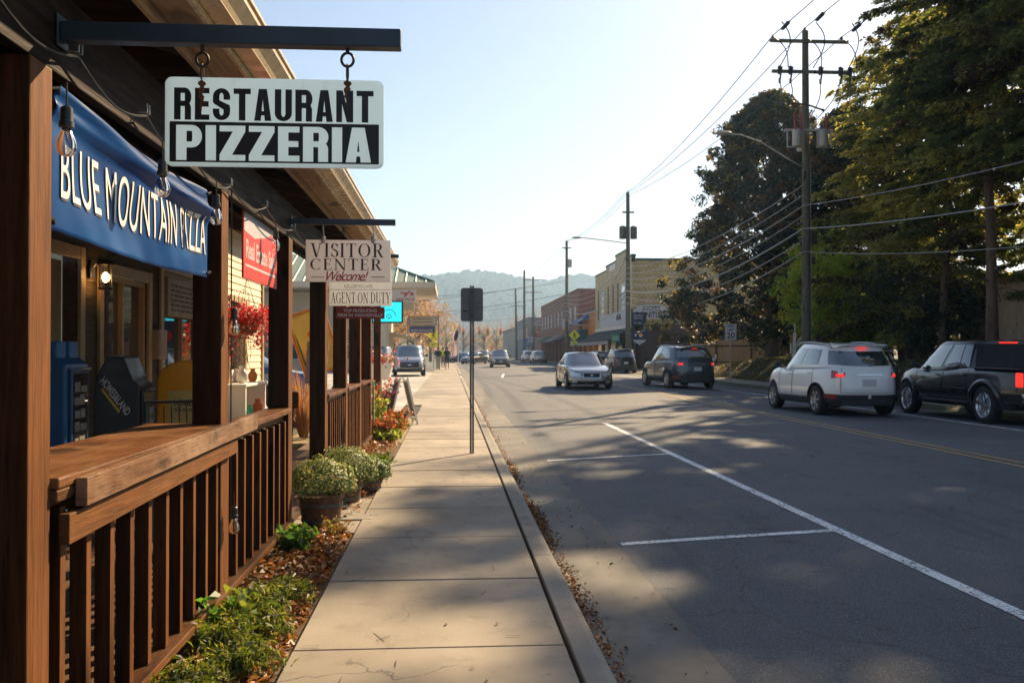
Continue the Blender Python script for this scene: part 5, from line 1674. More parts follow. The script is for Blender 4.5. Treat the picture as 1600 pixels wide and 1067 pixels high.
def wagon(label, loc, rz, paint, L_=4.5, W_=1.84, H_=1.68, belt=1.0, hood=.98, wr=.35, rails=None, group='cars on the street', cladding=True, brake=True, style='suv', detail=1, glass=None, name='suv', cat='suv', spokes=5, rim=None, quarter=True):
    h = L_/2
    top = [(-h,belt+.06),(-h+.3,belt+.09),(-.3,belt+.05),(.7,belt+.0),(h-1.15,hood+.02),(h-.75,hood-.03),(h-.35,hood-.10),(h-.12,hood-.19),(h,hood-.28)]
    if style == 'fastsuv': top = [(-h,belt+.10),(-h+.4,belt+.13),(-.2,belt+.05),(.9,belt-.02),(h-1.15,hood+.01),(h-.5,hood-.08),(h-.12,hood-.2),(h,hood-.3)]
    g = dict(y=[(-h+.06,h-.95),(-h+.42,h-1.85)], w=(W_/2*.95, W_/2*.77), mirror=h-1.42, doors=[(-h+1.05,-.02),(.02,h-1.32)],
             win=[(.10,.175,.145,.205),(.21,.50,.24,.50),(.525,.83,.525,.90)], yc=-.1, drop=.08, rail_off=.1, re=1.3, rwx=.80, rwv=(.14,.84), wv=(.14,.84))
    if style == 'fastsuv': g['win'] = [(.20,.50,.27,.50),(.525,.83,.525,.90)]
    if not quarter: g['win'] = [(.24,.50,.27,.50),(.525,.83,.525,.90)]; g['rwx'] = .965; g['rwv'] = (.12,.82)
    c = Car(name, label, cat, loc, rz, L_, W_, H_, paint, top, belt, g, wheel_r=wr, axles=(.60,-.59), group=group, cladding=cladding, rails=rails, detail=detail, glass=glass, n_spokes=spokes, rim=rim, seams=detail > 0, mirrors=True)
    rear = []
    lm = M['brake'] if brake else M['lensred']
    a_ = c.xth(.60 if style == 'suv' else .50, False); b_ = math.degrees(c.th_of_y(-h+.30)); k_ = math.degrees(c.th_of_y(-h+.14))
    for sx in (1, -1):
        c.patch('tail_light', a_, b_, .80, .87, M['lensred'], .014, sx, 12, (-.10,.04))
        if style == 'suv': c.patch('reversing_light', a_+(b_-a_)*.12, a_+(b_-a_)*.5, .825, .872, M['lensclear'], .018, sx, 6, (.0,.012))
        c.patch('rear_cladding', 0.01, math.degrees(c.th_of_y(-h*.74)), .0, .30 if cladding else .16, M['plastic'], .006, sx, 12)
    if brake:
        [c.patch('brake_light', k_-9, k_+4, .755, .835, M['brake'], .020, sx, 5) for sx in (1,-1)]
        m = MB(); m.rbox(-.11,.11,c.gp(0,.97,1)[1]-.085,c.gp(0,.97,1)[1]-.03,c.gp(0,1,1)[2]-.012,c.gp(0,1,1)[2]+.008,.006); m.build('high_brake_light', M['brake'], c.t)
    c.strip('reflector', .76, .90, .20, .27, M['lensred'], False, .014)
    c.centre('rear_bumper', .66, .02, .19, plain("grey_skid", (.085,.088,.095), .5, .3), False, .022, tp=-.15)
    c.centre('tailgate_trim', .34, .80, .835, M['chrome'], False, .02)
    for sx in (1,-1):     # tailgate shut lines
        q = MB(); q.tube([Vector(c.bp(R(c.xth(.69,False)), u, sx))+Vector((0,-.004,0)) for u in [.34+.64*i/10 for i in range(11)]], .004, 4); q.build('tailgate_seam', M['under'], c.t)
    q = MB(); q.tube([Vector(c.bp(R(c.xth(abs(i)/10*.69,False)), .34, 1 if i >= 0 else -1))+Vector((0,-.004,0)) for i in range(-10,11)], .004, 4); q.build('tailgate_seam', M['under'], c.t)
    plate(c, c.zb+(belt-c.zb)*.66)
    q = MB(); a = Vector(c.gp(0,.12,1)); b = Vector(c.gp(R(40),.40,1))+Vector((0,-.02,.01)); q.tube([a+Vector((.02,-.02,0)), a+Vector((.1,-.035,.03)), Vector((.42,a.y+.02,a.z+.07))], .008, 5); q.build('wiper', M['plastic'], c.t)
    q = MB(); y = c.gp(0,1,1)[1]
    q.prism([(y+.25,H_-.03),(y-.06,H_-.065),(y-.07,H_-.085),(y+.2,H_-.06)], -W_*.33, W_*.33, 'YZ'); q.build('spoiler', paint, c.t, bevel=.008)
    # front
    [c.patch('headlight', math.degrees(c.th_of_y(h-.34)), c.xth(.58, True), .70, .90, M['lensclear'], .012, sx, 10, (-.03,-.05)) for sx in (1,-1)]
    c.centre('grille', .50, .60, .84, M['plastic'], True, .014, tp=.1)
    c.centre('badge', .07, .69, .76, M['chrome'], True, .024)
    c.centre('lower_grille', .62, .14, .36, M['under'], True, .014, tp=.1)
    c.strip('fog_light', .74, .86, .22, .32, M['lensclear'], True, .014)
    plate(c, c.zb+(hood-c.zb)*.42, True)
    return c

def sedan(label, loc, rz, paint, L_=4.9, W_=1.83, H_=1.43, group='cars on the street', detail=1, brake=False):
    h = L_/2; b = .93
    top = [(-h,.78),(-h+.1,.88),(-h+.75,.96),(-h+1.3,.95),(0,b),(h-1.5,.91),(h-.7,.82),(h-.25,.73),(h,.62)]
    g = dict(y=[(-h+.55,h-1.15),(-h+1.35,h-2.0)], w=(W_/2*.92, W_/2*.70), mirror=h-1.55, doors=[(-h+1.35,-.12),(-.08,h-1.5)],
             win=[(.22,.30,.25,.33),(.32,.52,.34,.53),(.545,.80,.55,.90)], yc=-.25, drop=.10, rail_off=0, p=4.2, wsx=.90, mirror_mat=paint)
    c = Car('sedan', label, 'car', loc, rz, L_, W_, H_, paint, top, b, g, wheel_r=.325, axles=(.62,-.58), group=group, cladding=False, zb=.19, detail=detail)
    [c.patch('headlight', math.degrees(c.th_of_y(h-.34)), c.xth(.48, True), .70, .92, M['lensclear'], .012, sx, 10, (-.01,.01)) for sx in (1,-1)]
    c.strip('turn_signal', .92, .995, .71, .86, M['orange_lens'], True, .018, n=4)
    c.centre('grille_frame', .40, .62, .955, M['chrome'], True, .012, tp=.25)
    c.centre('grille', .36, .66, .93, M['under'], True, .020, tp=.25)
    c.centre('badge', .05, .76, .86, M['chrome'], True, .03)
    c.centre('lower_grille', .58, .14, .34, M['under'], True, .014, tp=.08)
    c.strip('fog_light', .62, .78, .17, .31, M['lensclear'], True, .016)
    [c.patch('tail_light', c.xth(.55, False), math.degrees(c.th_of_y(-h+.30)), .68, .90, M['lensred'], .012, sx, 10) for sx in (1,-1)]
    plate(c, .62)
    q = MB(); q.tube([Vector(c.bp(R(c.xth(abs(i)/10*.98,True)), .52, 1 if i >= 0 else -1))+Vector((0,.006,0)) for i in range(-10,11)], .006, 4); q.build('bumper_seam', M['under'], c.t)
    return c

def zr_(x): return zroad(x)
NOG = 'cars on the street'
white_p = car_paint("white_car_paint", (.78,.78,.77), .05, .3); navy_p = car_paint("slate_blue_paint", (.045,.065,.09), .6, .28)
silver_p = car_paint("champagne_silver_paint", (.36,.35,.32), .75, .25); black_p = car_paint("black_car_paint", (.012,.013,.014), .3, .25)
greys_p = car_paint("dark_grey_paint", (.05,.052,.055), .6, .3); blue_p = car_paint("blue_car_paint", (.03,.09,.22), .5, .25); burg_p = car_paint("burgundy_paint", (.12,.012,.025), .5, .3)
brn_p = car_paint("brown_grey_paint", (.16,.13,.12), .6, .3); lsil_p = car_paint("light_silver_paint", (.45,.46,.47), .7, .28)

wc = wagon("white compact suv with lit brake lamps driving away beside the parked black pickup", (9.13, 21.55, zr_(9.1)), 1.5, white_p, L_=4.25, W_=1.80, H_=1.66, belt=1.02, hood=1.03, wr=.345, rails=plain("light_rail", (.30,.33,.36), .35, .6), quarter=False, spokes=7)
hc = wagon("dark blue grey suv driving away ahead of the white one, red tail lamps lit", (9.32, 37.0, zr_(9.2)), 5.5, navy_p, L_=4.75, W_=1.92, H_=1.72, belt=1.05, hood=1.03, wr=.37, rails=plain("blued_rail", (.1,.11,.12), .3, .8), style='fastsuv')
ac = sedan("champagne silver sedan with chrome grille driving towards the camera", (5.32, 36.4, zr_(5.3)), 180, silver_p)
fc = wagon("dark wagon shaped suv parked near the tan tiled store", (12.0, 64.0, zr_(12)), 1, black_p, L_=4.5, W_=1.80, H_=1.72, belt=1.0, hood=.98, rails=plain("blued_rail", (.1,.11,.12), .3, .8), brake=False, detail=0)
rc = wagon("burgundy hatchback parked ahead of the dark wagon by the store awning", (12.0, 72.5, zr_(12)), 0, burg_p, L_=4.3, H_=1.58, brake=False, detail=0)
oc = wagon("brown grey crossover with dark grille driving towards the camera in the distance", (4.72, 86.5, zr_(4.7)), 180, brn_p, L_=4.5, W_=1.82, H_=1.64, brake=False)
gc = wagon("dark suv parked in front of the black pickup, mostly behind the white suv", (12.2, 27.5, zr_(12)), 0, greys_p, L_=4.7, W_=1.86, H_=1.62, rails=M['steel'], brake=False)
bs_ = wagon("blue suv parked side on beyond the porch posts", (-5.35, 21.8, -.01), -84, blue_p, L_=4.7, W_=1.88, H_=1.70, brake=False)
cc = wagon("white and grey suv with dark grille facing the street in the driveway", (-2.42, 54.6, -.01), 183, lsil_p, L_=4.8, W_=1.9, H_=1.80, belt=1.08, hood=1.10, wr=.38, brake=False)
dc = wagon("dark blue suv parked behind the white and grey one in the driveway", (-4.7, 61.0, -.01), 178, car_paint("dark_navy_paint", (.02,.03,.06), .5), L_=4.8, W_=1.9, H_=1.78, belt=1.05, hood=1.05, brake=False, detail=0)
# far down the street
wagon("light grey suv parked far down the right side nearest the brick building", (11.2, 116, zr_(11.2)), 4, lsil_p, H_=1.65, brake=False, detail=0)
wagon("white suv parked far down the right side beyond the light grey one", (11.0, 128, zr_(11)), 2, white_p, H_=1.7, brake=False, detail=0)
sedan("blue sedan crossing near the far end of the sidewalk", (1.3, 118, -.10), 118, car_paint("bright_blue_paint", (.02,.08,.30), .4), detail=0)
sedan("dark sedan stopped behind the sign post far down the street", (3.0, 112, -.08), 150, greys_p, detail=0)
wagon("white suv stopped far down the street behind the sign post", (4.6, 126, zr_(4.6)), 176, white_p, brake=False, detail=0)
sedan("silver sedan farthest away in the oncoming lane", (6.0, 150, zr_(6)), 180, lsil_p, detail=0)

# black crew cab pickup with topper
def pickup(label, loc, rz, paint):
    L_, W_, H_ = 5.25, 1.85, 1.76; h = L_/2
    top = [(-h,1.15),(-.92,1.14),(.3,1.10),(1.0,1.09),(h-1.05,1.10),(h-.5,1.04),(h-.15,.95),(h,.84)]
    g = dict(y=[(-.92,h-1.06),(-.84,h-1.92)], w=(W_/2*.94, W_/2*.76), mirror=h-1.42, doors=[(-.84,.12),(.16,h-1.32)],
             win=[(.08,.19,.09,.205),(.205,.44,.22,.44),(.49,.84,.49,.92)], yc=.0, drop=.06, rail_off=0, rwx=.9, rwv=(.06,.90), p=9, wv=(.10,.88))
    c = Car('pickup_truck', label, 'pickup truck', loc, rz, L_, W_, H_, paint, top, 1.1, g, wheel_r=.395, axles=(.665,-.535), zb=.40, cutbox=(-.63,.63,-h+.10,-1.0,.66,1.6), rim=plain('bright_alloy', (.62,.63,.65), .22, .9, .08), arch=1.10, cladding=False, group=None, n_spokes=6,
            yr=[(0,.02),(.2,0),(1,.0)])
    # bed rails and the cab's high brake light
    for sx in (1,-1):
        q = MB(); q.rbox(sx*.80-.10, sx*.80+.10, -h+.06, -.98, 1.135, 1.165, .01); q.build('bed_rail', M['plastic'], c.t)
    q = MB(); q.rbox(-.20,.20,-.89,-.84,1.665,1.70,.008); q.build('high_brake_light', M['brake'], c.t)
    for (a, b) in ((-.84,.12),(.16,h-1.32)):
        q = MB(); q.rbox(-c.W-.012,-c.W+.02,a+.03,b-.03,.70,.735,.006); q.build('side_moulding', M['plastic'], c.t)
    for sx in (1,-1):
        for ya in c.ax:                     # flared arches
            q = MB(); rows = []
            for i in range(25):
                a = PI*(-.04+1.08*i/24); row = []
                for rr, dx in ((.43,.008),(.445,.045),(.50,.05),(.54,.012)):
                    y = ya+math.cos(a)*rr; z = .395+math.sin(a)*rr; u = max(0,min(1,(z-c.zb)/(pl_interp(c.top,y)-c.zb)))
                    row.append((sx*(c.wx(y,u)+dx-.004), y, max(z,.38)))
                rows.append(row)
            q.grid(rows, 0, flip=sx > 0); q.build('fender_flare', paint, c.t, smooth='all')
        q = MB(); q.rbox(sx*(c.W)-.02,sx*c.W+.06,-.9,.95,.40,.45,.015); q.build('side_step', M['plastic'], c.t)
        q = MB(); q.rbox(sx*c.W*.93-.03,sx*c.W*.93+.035,-h-.015,-h+.16,.80,1.08,.02); q.build('tail_light', M['brake'] if sx < 0 else M['lensred'], c.t)
    q = MB(); q.rbox(-.86,.86,-h-.15,-h+.02,.50,.68,.03); q.build('rear_bumper', M['chrome'], c.t, smooth=True)
    q = MB(); q.rbox(-.66,.66,-h-.004,-h+.02,.72,1.09,.01); tg = q.build('tailgate', paint, c.t)
    q = MB(); q.rbox(-.12,.12,-h-.02,-h-.002,.93,.99,.008); q.build('handle', M['plastic'], tg)
    q = MB(); q.box(-.8,.8,-2.2,2.2,.32,.42); q.build('chassis', M['under'], c.t)
    c.rw.data.materials[0] = plain('black_tinted_glass', (.006,.006,.007), .2, 0, .1, spec=.25)
    [c.patch('headlight', math.degrees(c.th_of_y(h-.22)), c.xth(.62, True), .55, .85, M['lensclear'], .012, sx, 8) for sx in (1,-1)]; c.centre('grille', .55, .45, .85, M['plastic'], True, .014)
    return c
pk = pickup("black crew cab pickup with open bed and flared arches parked at the right kerb", (11.82, 19.45, zr_(11.9)), 0, black_p)
# inner structure under every car so wheels read as joined to the body

cc.centre('grille_surround', .58, .42, .88, M['plastic'], True, .026, tp=.08); cc.centre('badge', .08, .64, .70, M['chrome'], True, .045)
cc.centre('bumper_insert', .80, .0, .34, M['plastic'], True, .022, tp=.05)
# ------------------------------------------------------------------ trees
def mk_leaves(name, P, N, size, asp, mats, probs, parent, rs, bend=.4):
    v, f = leaf_quads(P, N, size, asp, bend, rs)
    return np_mesh(name, v, f, mats, rs.choice(len(mats), len(f), p=probs), parent)

def limbs(m, base, tips, r0, n=7, wob=.25):
    for tp in tips:
        b = Vector(base) if not isinstance(base, list) else Vector(base[rnd.randrange(len(base))])
        tp = Vector(tp); mid = b.lerp(tp, .5)+Vector((rnd.gauss(0,wob), rnd.gauss(0,wob), rnd.gauss(0,wob)))
        pts = [b*(1-s)**2+mid*2*s*(1-s)+tp*s*s for s in [k/7 for k in range(8)]]
        m.tube(pts, [r0*(1-.85*k/7) for k in range(8)], n)

def bark(name, c1, c2, sc=1.0):
    if name in _mats: return _mats[name]
    k = NT(name); n = k.noise(k.coord((1,1,.22)), 11*sc, 7, .7, .5)
    k.col(k.ramp(n, [(.3, c1), (.7, c2)])); k.set(Roughness=.95); k.bump(n, .9, .04)
    _mats[name] = k.m; return k.m
bark_b = bark("brown_bark", (.05,.032,.022), (.20,.14,.095)); bark_g = bark("grey_bark", (.06,.05,.04), (.19,.16,.13))

def magnolia(label, loc, H_, Rb, seed, n_cl=620, per=52):
    rs = np.random.default_rng(seed)
    t = thing('magnolia_tree', label, 'tree', loc)
    m = MB(); m.tube([(0,0,-.3),(.05,.0,1.2),(-.05,.1,3.5),(.1,0,7),(0,0,H_*.75),(0,0,H_*.93)], [.50,.40,.34,.25,.14,.04], 10)
    # clusters on and inside an uneven cone
    C_ = []
    while len(C_) < n_cl:
        h = rs.uniform(.03, 1)**.85; a = rs.uniform(0, 2*PI)
        prof = Rb*((1-h)**.52)*(1 if h > .10 else .84+.16*h/.10)
        prof *= 1+.17*math.sin(a*3+h*9+seed)+.12*math.sin(a*5-h*17)+.08*math.sin(h*31+a*2)
        r = prof*rs.uniform(.30, 1.0)**.42
        C_.append((math.cos(a)*r, math.sin(a)*r, .3+h*(H_-.3), a))
    C_ = np.array(C_)
    tips = [C_[i,:3] for i in rs.integers(0, n_cl, 95)]
    for tp in tips: limbs(m, (0,0,max(1.2, tp[2]*.72-.5)), [tp], .075, 5, .4)
    m.build('trunk', bark_g, t, smooth='all')
    cs = rs.uniform(.28, .62, n_cl)
    idx = np.repeat(np.arange(n_cl), per); n = len(idx)
    d = rs.normal(size=(n,3)); d /= np.linalg.norm(d, axis=1)[:,None]
    P = C_[idx,:3] + d*(cs[idx]*rs.uniform(.5,1,n))[:,None]*np.array([1,1,.72])
    mats = [leafmat("magnolia_green", (.028,.045,.020), .16, (.16,.20,.03), .5, .3), leafmat("magnolia_dark", (.014,.024,.013), .05, (.05,.07,.02), .5, .3), leafmat("magnolia_rust", (.13,.062,.022), .15, (.35,.16,.03), .6), leafmat("magnolia_gold", (.20,.15,.035), .4, (.6,.45,.06), .4)]
    cl = rs.choice(4, n_cl, p=[.42,.30,.18,.10]); mi = np.where(rs.random(n) < .72, cl[idx], rs.choice(4, n, p=[.4,.4,.13,.07]))
    v, f = leaf_quads(P, d+rs.normal(0,.6,(n,3)), .26, .42, .35, rs)
    np_mesh('crown', v, f, mats, mi, t)
    return t

def cedar(label, loc, H_, Rb, seed, lean=(0,0), low=.28, n_br=150, gold=.15, group='evergreens along the wooden fence', trunkr=.20, dens=1.0, name='cedar_tree', dead=True):
    """feathery evergreen: long limbs carrying drooping sprays"""
    rs = np.random.default_rng(seed)
    t = thing(name, label, 'tree', loc, 0, group)
    m = MB()
    top = Vector((lean[0]*H_, lean[1]*H_, H_))
    tp = [Vector((lean[0]*H_*s + .18*math.sin(s*7+seed), lean[1]*H_*s+.15*math.sin(s*5+seed*2), H_*s-.3*(s == 0))) for s in [k/9 for k in range(10)]]
    m.tube(tp, [trunkr*(1.25 if k == 0 else 1)*(1-.88*k/9) for k in range(10)], 9)
    PP = []; TT = []; cid = []
    for b in range(n_br):
        h = low+(1-low)*rs.uniform(0,1)**.9; a = rs.uniform(0, 2*PI)
        k = min(8, int(h*9)); o = tp[k].lerp(tp[k+1], h*9-k)
        hh = (h-low)/(1-low)
        L_ = Rb*(.42+.58*math.sin(PI*min(1, (hh*.72+.22)))**.7)*(1-.30*hh)*rs.uniform(.45, 1.2)
        rise = rs.uniform(.02,.42)
        pts = []
        for q in range(9):
            s = q/8
            pts.append(o+Vector((math.cos(a)*L_*s, math.sin(a)*L_*s, L_*(rise*s-.30*s*s))))
            a += rs.normal(0,.05)
        m.tube(pts, [.045*(1-.85*q/8) for q in range(9)], 4)
        ns = int(30*dens*L_/Rb*2.1)
        for q in range(ns):
            s = rs.uniform(.16, 1)**.75; i = min(7, int(s*8)); p = pts[i].lerp(pts[i+1], s*8-i)
            side = a+rs.choice([-1,1])*rs.uniform(.3,1.4); l = rs.uniform(.2,.75)*(1.1-.5*s)
            d = Vector((math.cos(side), math.sin(side), rs.uniform(-.55,.25)))
            PP.append((p.x, p.y, p.z)); TT.append((d.x, d.y, d.z)); cid.append((b, l))
    if dead:
        for b in range(16):
            h = rs.uniform(.10, low+.05); a = rs.uniform(0,2*PI); k = min(8, int(h*9)); o = tp[k].lerp(tp[k+1], h*9-k); L_ = rs.uniform(.5,1.8)
            pts = [o+Vector((math.cos(a)*L_*s, math.sin(a)*L_*s, L_*(.15*s-.4*s*s)+rs.normal(0,.05))) for s in (0,.35,.7,1)]
            m.tube(pts, [.03,.02,.012,.005], 4)
    m.build('trunk', bark_b, t, smooth='all')
    kk = int(15*dens)+4; B = np.array(PP); D = np.array(TT); cl_ = np.array(cid)
    r = np.tile((np.arange(kk)+.5)/kk, len(B)); B = np.repeat(B, kk, 0); D = np.repeat(D, kk, 0); cl_ = np.repeat(cl_, kk, 0); l_ = cl_[:,1]; cid = cl_[:,0].astype(int)
    P = B + D*(l_*r)[:,None]; P[:,2] -= .25*r*r*l_; P += rs.normal(0,.05,P.shape)
    T = D + rs.normal(0,1,D.shape)*np.array([.45,.45,.3]) - np.array([0,0,.35]); T /= np.linalg.norm(T,axis=1)[:,None]
    n = len(P)
    a = rs.normal(size=(n,3)); V = np.cross(T, a); V /= np.linalg.norm(V,axis=1)[:,None]
    s = rs.uniform(.09,.19,n)[:,None]; w = s*.24
    v = np.stack([P-T*s*.5, P+V*w, P+T*s*.6, P-V*w], 1).reshape(-1,3); f = np.arange(4*n).reshape(-1,4)
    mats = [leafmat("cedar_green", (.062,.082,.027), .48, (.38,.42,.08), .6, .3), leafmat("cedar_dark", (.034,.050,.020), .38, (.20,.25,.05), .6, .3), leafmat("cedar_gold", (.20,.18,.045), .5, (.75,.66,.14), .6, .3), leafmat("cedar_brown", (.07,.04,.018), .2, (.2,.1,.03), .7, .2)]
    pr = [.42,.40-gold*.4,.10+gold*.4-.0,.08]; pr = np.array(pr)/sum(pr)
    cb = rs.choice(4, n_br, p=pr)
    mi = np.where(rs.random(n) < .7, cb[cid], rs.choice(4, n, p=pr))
    np_mesh('crown', v, f, mats, mi, t)
    return t

def broadleaf(label, loc, H_, Rb, seed, mats, probs, leaf=.16, n_cl=170, per=60, trunkr=.16, z0=.25, name='leafy_tree', group=None, barkm=None, cat='tree', asp=.6):
    rs = np.random.default_rng(seed)
    t = thing(name, label, cat, loc, 0, group)
    m = MB(); m.tube([(0,0,-.3),(.03,0,H_*.25),(0,.06,H_*.5),(.05,0,H_*.85)], [trunkr*1.2,trunkr,trunkr*.6,.02], 8)
    d = rs.normal(size=(n_cl,3)); d /= np.linalg.norm(d,axis=1)[:,None]
    rr = rs.uniform(.15,1,n_cl)**.45*(1+.2*np.sin(d[:,0]*5+seed)+.15*np.sin(d[:,1]*7))
    C_ = d*rr[:,None]*np.array([Rb,Rb,H_*(1-z0)/2]) + np.array([0,0,H_*(1+z0)/2])
    for i in rs.integers(0, n_cl, 46): limbs(m, (0,0,max(.3, C_[i,2]*.6)), [C_[i]], trunkr*.32, 5, .2)
    m.build('trunk', barkm or bark_g, t, smooth='all')
    idx = np.repeat(np.arange(n_cl), per); n = len(idx)
    q = rs.normal(size=(n,3)); P = C_[idx]+q*(Rb*.115)*rs.uniform(.4,1.2,(n,1))
    v, f = leaf_quads(P, rs.normal(size=(n,3))+np.array([0,0,.5]), leaf, asp, .35, rs)
    cl = rs.choice(len(mats), n_cl, p=probs)
    np_mesh('crown', v, f, mats, np.where(rs.random(n) < .6, cl[idx], rs.choice(len(mats), n, p=probs)), t)
    return t

magnolia('tall dense dark magnolia with rusty leaf undersides beside the tan tiled store', (18.4, 51, .9), 15.2, 6.5, 4, 1400, 60)
magnolia('second broad dark magnolia right behind the big utility pole', (20.8, 46.5, .9), 13.2, 5.4, 8, 760, 56)
ylw = [leafmat("maple_yellow_green", (.20,.25,.03), .55, (.62,.70,.06)), leafmat("maple_lime", (.12,.20,.025), .5, (.45,.60,.05)), leafmat("maple_gold", (.35,.28,.03), .5, (.8,.6,.06))]
broadleaf('bright yellow green young maple glowing behind the big utility pole', (15.9, 38.5, .7), 5.9, 1.9, 21, ylw, [.45,.35,.2], leaf=.15, n_cl=150, per=55, trunkr=.09, z0=.14, name='maple_tree')
broadleaf('low yellow green shrub under the bright maple', (17.2, 37.0, .9), 2.6, 1.5, 22, ylw, [.3,.5,.2], leaf=.14, n_cl=70, per=50, trunkr=.05, z0=.02, name='shrub', cat='shrub')
drk = [leafmat("holly_dark", (.018,.030,.014), .15, (.06,.10,.02)), leafmat("holly_mid", (.03,.045,.018), .2, (.1,.14,.03))]
for i, (x, y, h, r_) in enumerate([(18.3,34.5,4.6,2.3),(18.9,33.6,3.0,1.6),(19.8,54.5,3.0,2.0)]):
    broadleaf(['dark holly bush behind the white suv','dark holly bush at the left end of the wooden fence','dark bush under the big magnolia'][i], (x,y,.95), h, r_, 31+i, drk, [.6,.4], leaf=.11, n_cl=150, per=60, trunkr=.07, z0=.0, name='holly_bush', cat='bush', group='dark bushes on the bank')

cds = [  # x, y, H, R, lean, low, gold, label
 (20.5,41.7,15.0,4.3,(0,0),.06,.8,'soft olive evergreen filling in behind the golden one'),
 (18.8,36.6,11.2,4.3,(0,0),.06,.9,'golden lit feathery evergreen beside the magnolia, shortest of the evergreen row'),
 (18.6,32.9,13.4,3.2,(-.03,0),.20,.5,'olive feathery evergreen, second from the magnolia in the row'),
 (17.7,28.6,18.2,3.4,(-.06,.0),.32,.12,'tall dark evergreen with a pale leaning trunk above the parked pickup'),
 (18.2,25.9,19.0,3.6,(-.05,-.01),.32,.05,'tall dark evergreen with thin leaning trunk over the pickup cab'),
 (18.6,23.6,16.6,3.5,(.02,0.01),.32,.05,'dark evergreen behind the pickup cab, its ivy clad trunk upright'),
 (17.8,21.3,18.4,3.6,(-.04,.01),.32,.0,'dark evergreen above the pickup topper, trunk leaning streetwards'),
 (18.4,19.0,16.4,3.4,(-.03,0),.32,.0,'dark evergreen at the right edge of the view'),
 (22.0,30.5,17.5,3.9,(0,0),.10,.1,'dark evergreen of the back row, left one, behind the board fence'),
 (22.3,24.5,18.0,3.9,(0,0),.10,.0,'dark evergreen of the back row, right one, behind the board fence'),
]
for i, (x, y, h, r_, ln_, lw, gd, lb_) in enumerate(cds):
    sp_ = h > 17
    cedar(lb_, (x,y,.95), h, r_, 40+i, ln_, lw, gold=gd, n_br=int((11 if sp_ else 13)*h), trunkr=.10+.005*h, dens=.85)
# tall bare stemmed pines rising behind the row
def pine(label, loc, H_, seed):
    rs = np.random.default_rng(seed)
    t = thing('pine_tree', label, 'tree', loc, 0, 'tall pines behind the evergreen row')
    m = MB(); tp = [Vector((.2*math.sin(k*.9+seed), .2*math.cos(k*.7+seed), H_*k/9)) for k in range(10)]
    m.tube(tp, [.34*(1-.7*k/9) for k in range(10)], 9)
    PP = []
    for b in range(46):
        h = rs.uniform(.42,1); a = rs.uniform(0,2*PI); k = min(8,int(h*9)); o = tp[k].lerp(tp[k+1], h*9-k); L_ = rs.uniform(.6,2.6)*(1.25-h)
        pts = [o+Vector((math.cos(a)*L_*s, math.sin(a)*L_*s, L_*.25*s)) for s in (0,.3,.65,1)]
        m.tube(pts, [.05,.035,.02,.01], 5)
        for q in range(46):
            s = rs.uniform(.4,1.05); PP.append(o.lerp(pts[-1], s)+Vector(rs.normal(0,.2,3)))
    m.build('trunk', bark_b, t, smooth='all')
    P = np.array([p[:] for p in PP]); v, f = leaf_quads(P, rs.normal(size=P.shape), .26, .16, .2, rs)
    np_mesh('crown', v, f, [leafmat("pine_green", (.03,.05,.02), .25, (.12,.18,.03))], np.zeros(len(f)), t)
pine('left of the twin bare pine trunks above the evergreens', (21.6,41.0,1), 23.5, 61)
pine('right of the twin bare pine trunks above the evergreens', (22.3,40.9,1), 24.5, 62)
# evergreens nearer than the frame, whose shade falls on the road
for i, (x, y, h) in enumerate([(18.2,15.6,16.5),(18.3,11.8,15.0)]):
    cedar(['evergreen just outside the right edge of the view','evergreen farther outside the right edge of the view'][i], (x,y,.95), h, 3.2, 71+i, (0,0), .25, gold=0, n_br=int(8*h), trunkr=.22, dens=.55)

# ------------------------------------------------------------------ wooden fence on the bank
def board_fence(label, x0, y0, x1, y1, z, h, col1, col2, name='wooden_fence'):
    t = thing(name, label, 'fence', (x0,y0,z), math.atan2(y1-y0, x1-x0))
    L_ = math.hypot(x1-x0, y1-y0); m = MB(); x = 0
    while x < L_:
        hh = h+rnd.uniform(-.03,.03); m.rbox(x+.004, x+.138, -.012+rnd.uniform(-.004,.004), .012, .03, hh, .003); x += .145
    m.build('boards', wood(name+"_boards_"+str(int(x0)), col1, col2, 'Z', .85), t)
    for k in range(int(L_/2.4)+1):
        m = MB(); m.rbox(k*2.4-.05, k*2.4+.05, .015, .115, -.3, h-.1, .004); m.build('post', M['rail'], t)
    for zz in (.4, h-.4):
        m = MB(); m.rbox(0, L_, .014, .05, zz-.045, zz+.045, .003); m.build('rail', M['rail'], t)
board_fence('tall weathered grey brown board fence behind the evergreen trunks', 20.0, 34.5, 19.4, 14.0, .95, 3.3, (.17,.13,.09), (.38,.30,.22))
board_fence('low lit tan board fence behind the big magnolia trunk', 24.5, 58, 16.8, 62.5, .3, 1.9, (.30,.19,.10), (.50,.34,.20), 'board_fence')

# ------------------------------------------------------------------ utility poles and wires
polem = wood("pole_wood", (.075,.072,.052), (.22,.205,.155), 'Z', .85, .7)
polem2 = plain("dull_brown_glass", (.05,.035,.03), .3)
def pole(label, x, y, H_, arms=1, r=.16, z=0, lean=0.):
    t = thing('utility_pole', label, 'utility pole', (x,y,z), 0, 'wooden utility poles along the right side of the street')
    m = MB(); m.tube([(lean*k/6*H_,0,-.3 if k == 0 else H_*k/6) for k in range(7)], [r*(1-.35*k/6) for k in range(7)], 14); m.build('shaft', polem, t, smooth='all')
    return t
def arm(t, z, w, off=0):
    m = MB(); m.rbox(-w/2+off, w/2+off, -.20, -.09, z-.06, z+.06, .008); m.build('crossarm', polem, t)
def insul(t, x, z, y=-.15, h=.16):
    m = MB(); m.lathe([(.02,0),(.03,.03),(.07,.05),(.045,.09),(.06,.11),(.03,h),(.0,h)], 10, (x,y,z)); m.build('insulator', polem2, t, smooth=True)
X1, Y1, H1 = 13.95, 34.9, 14.0
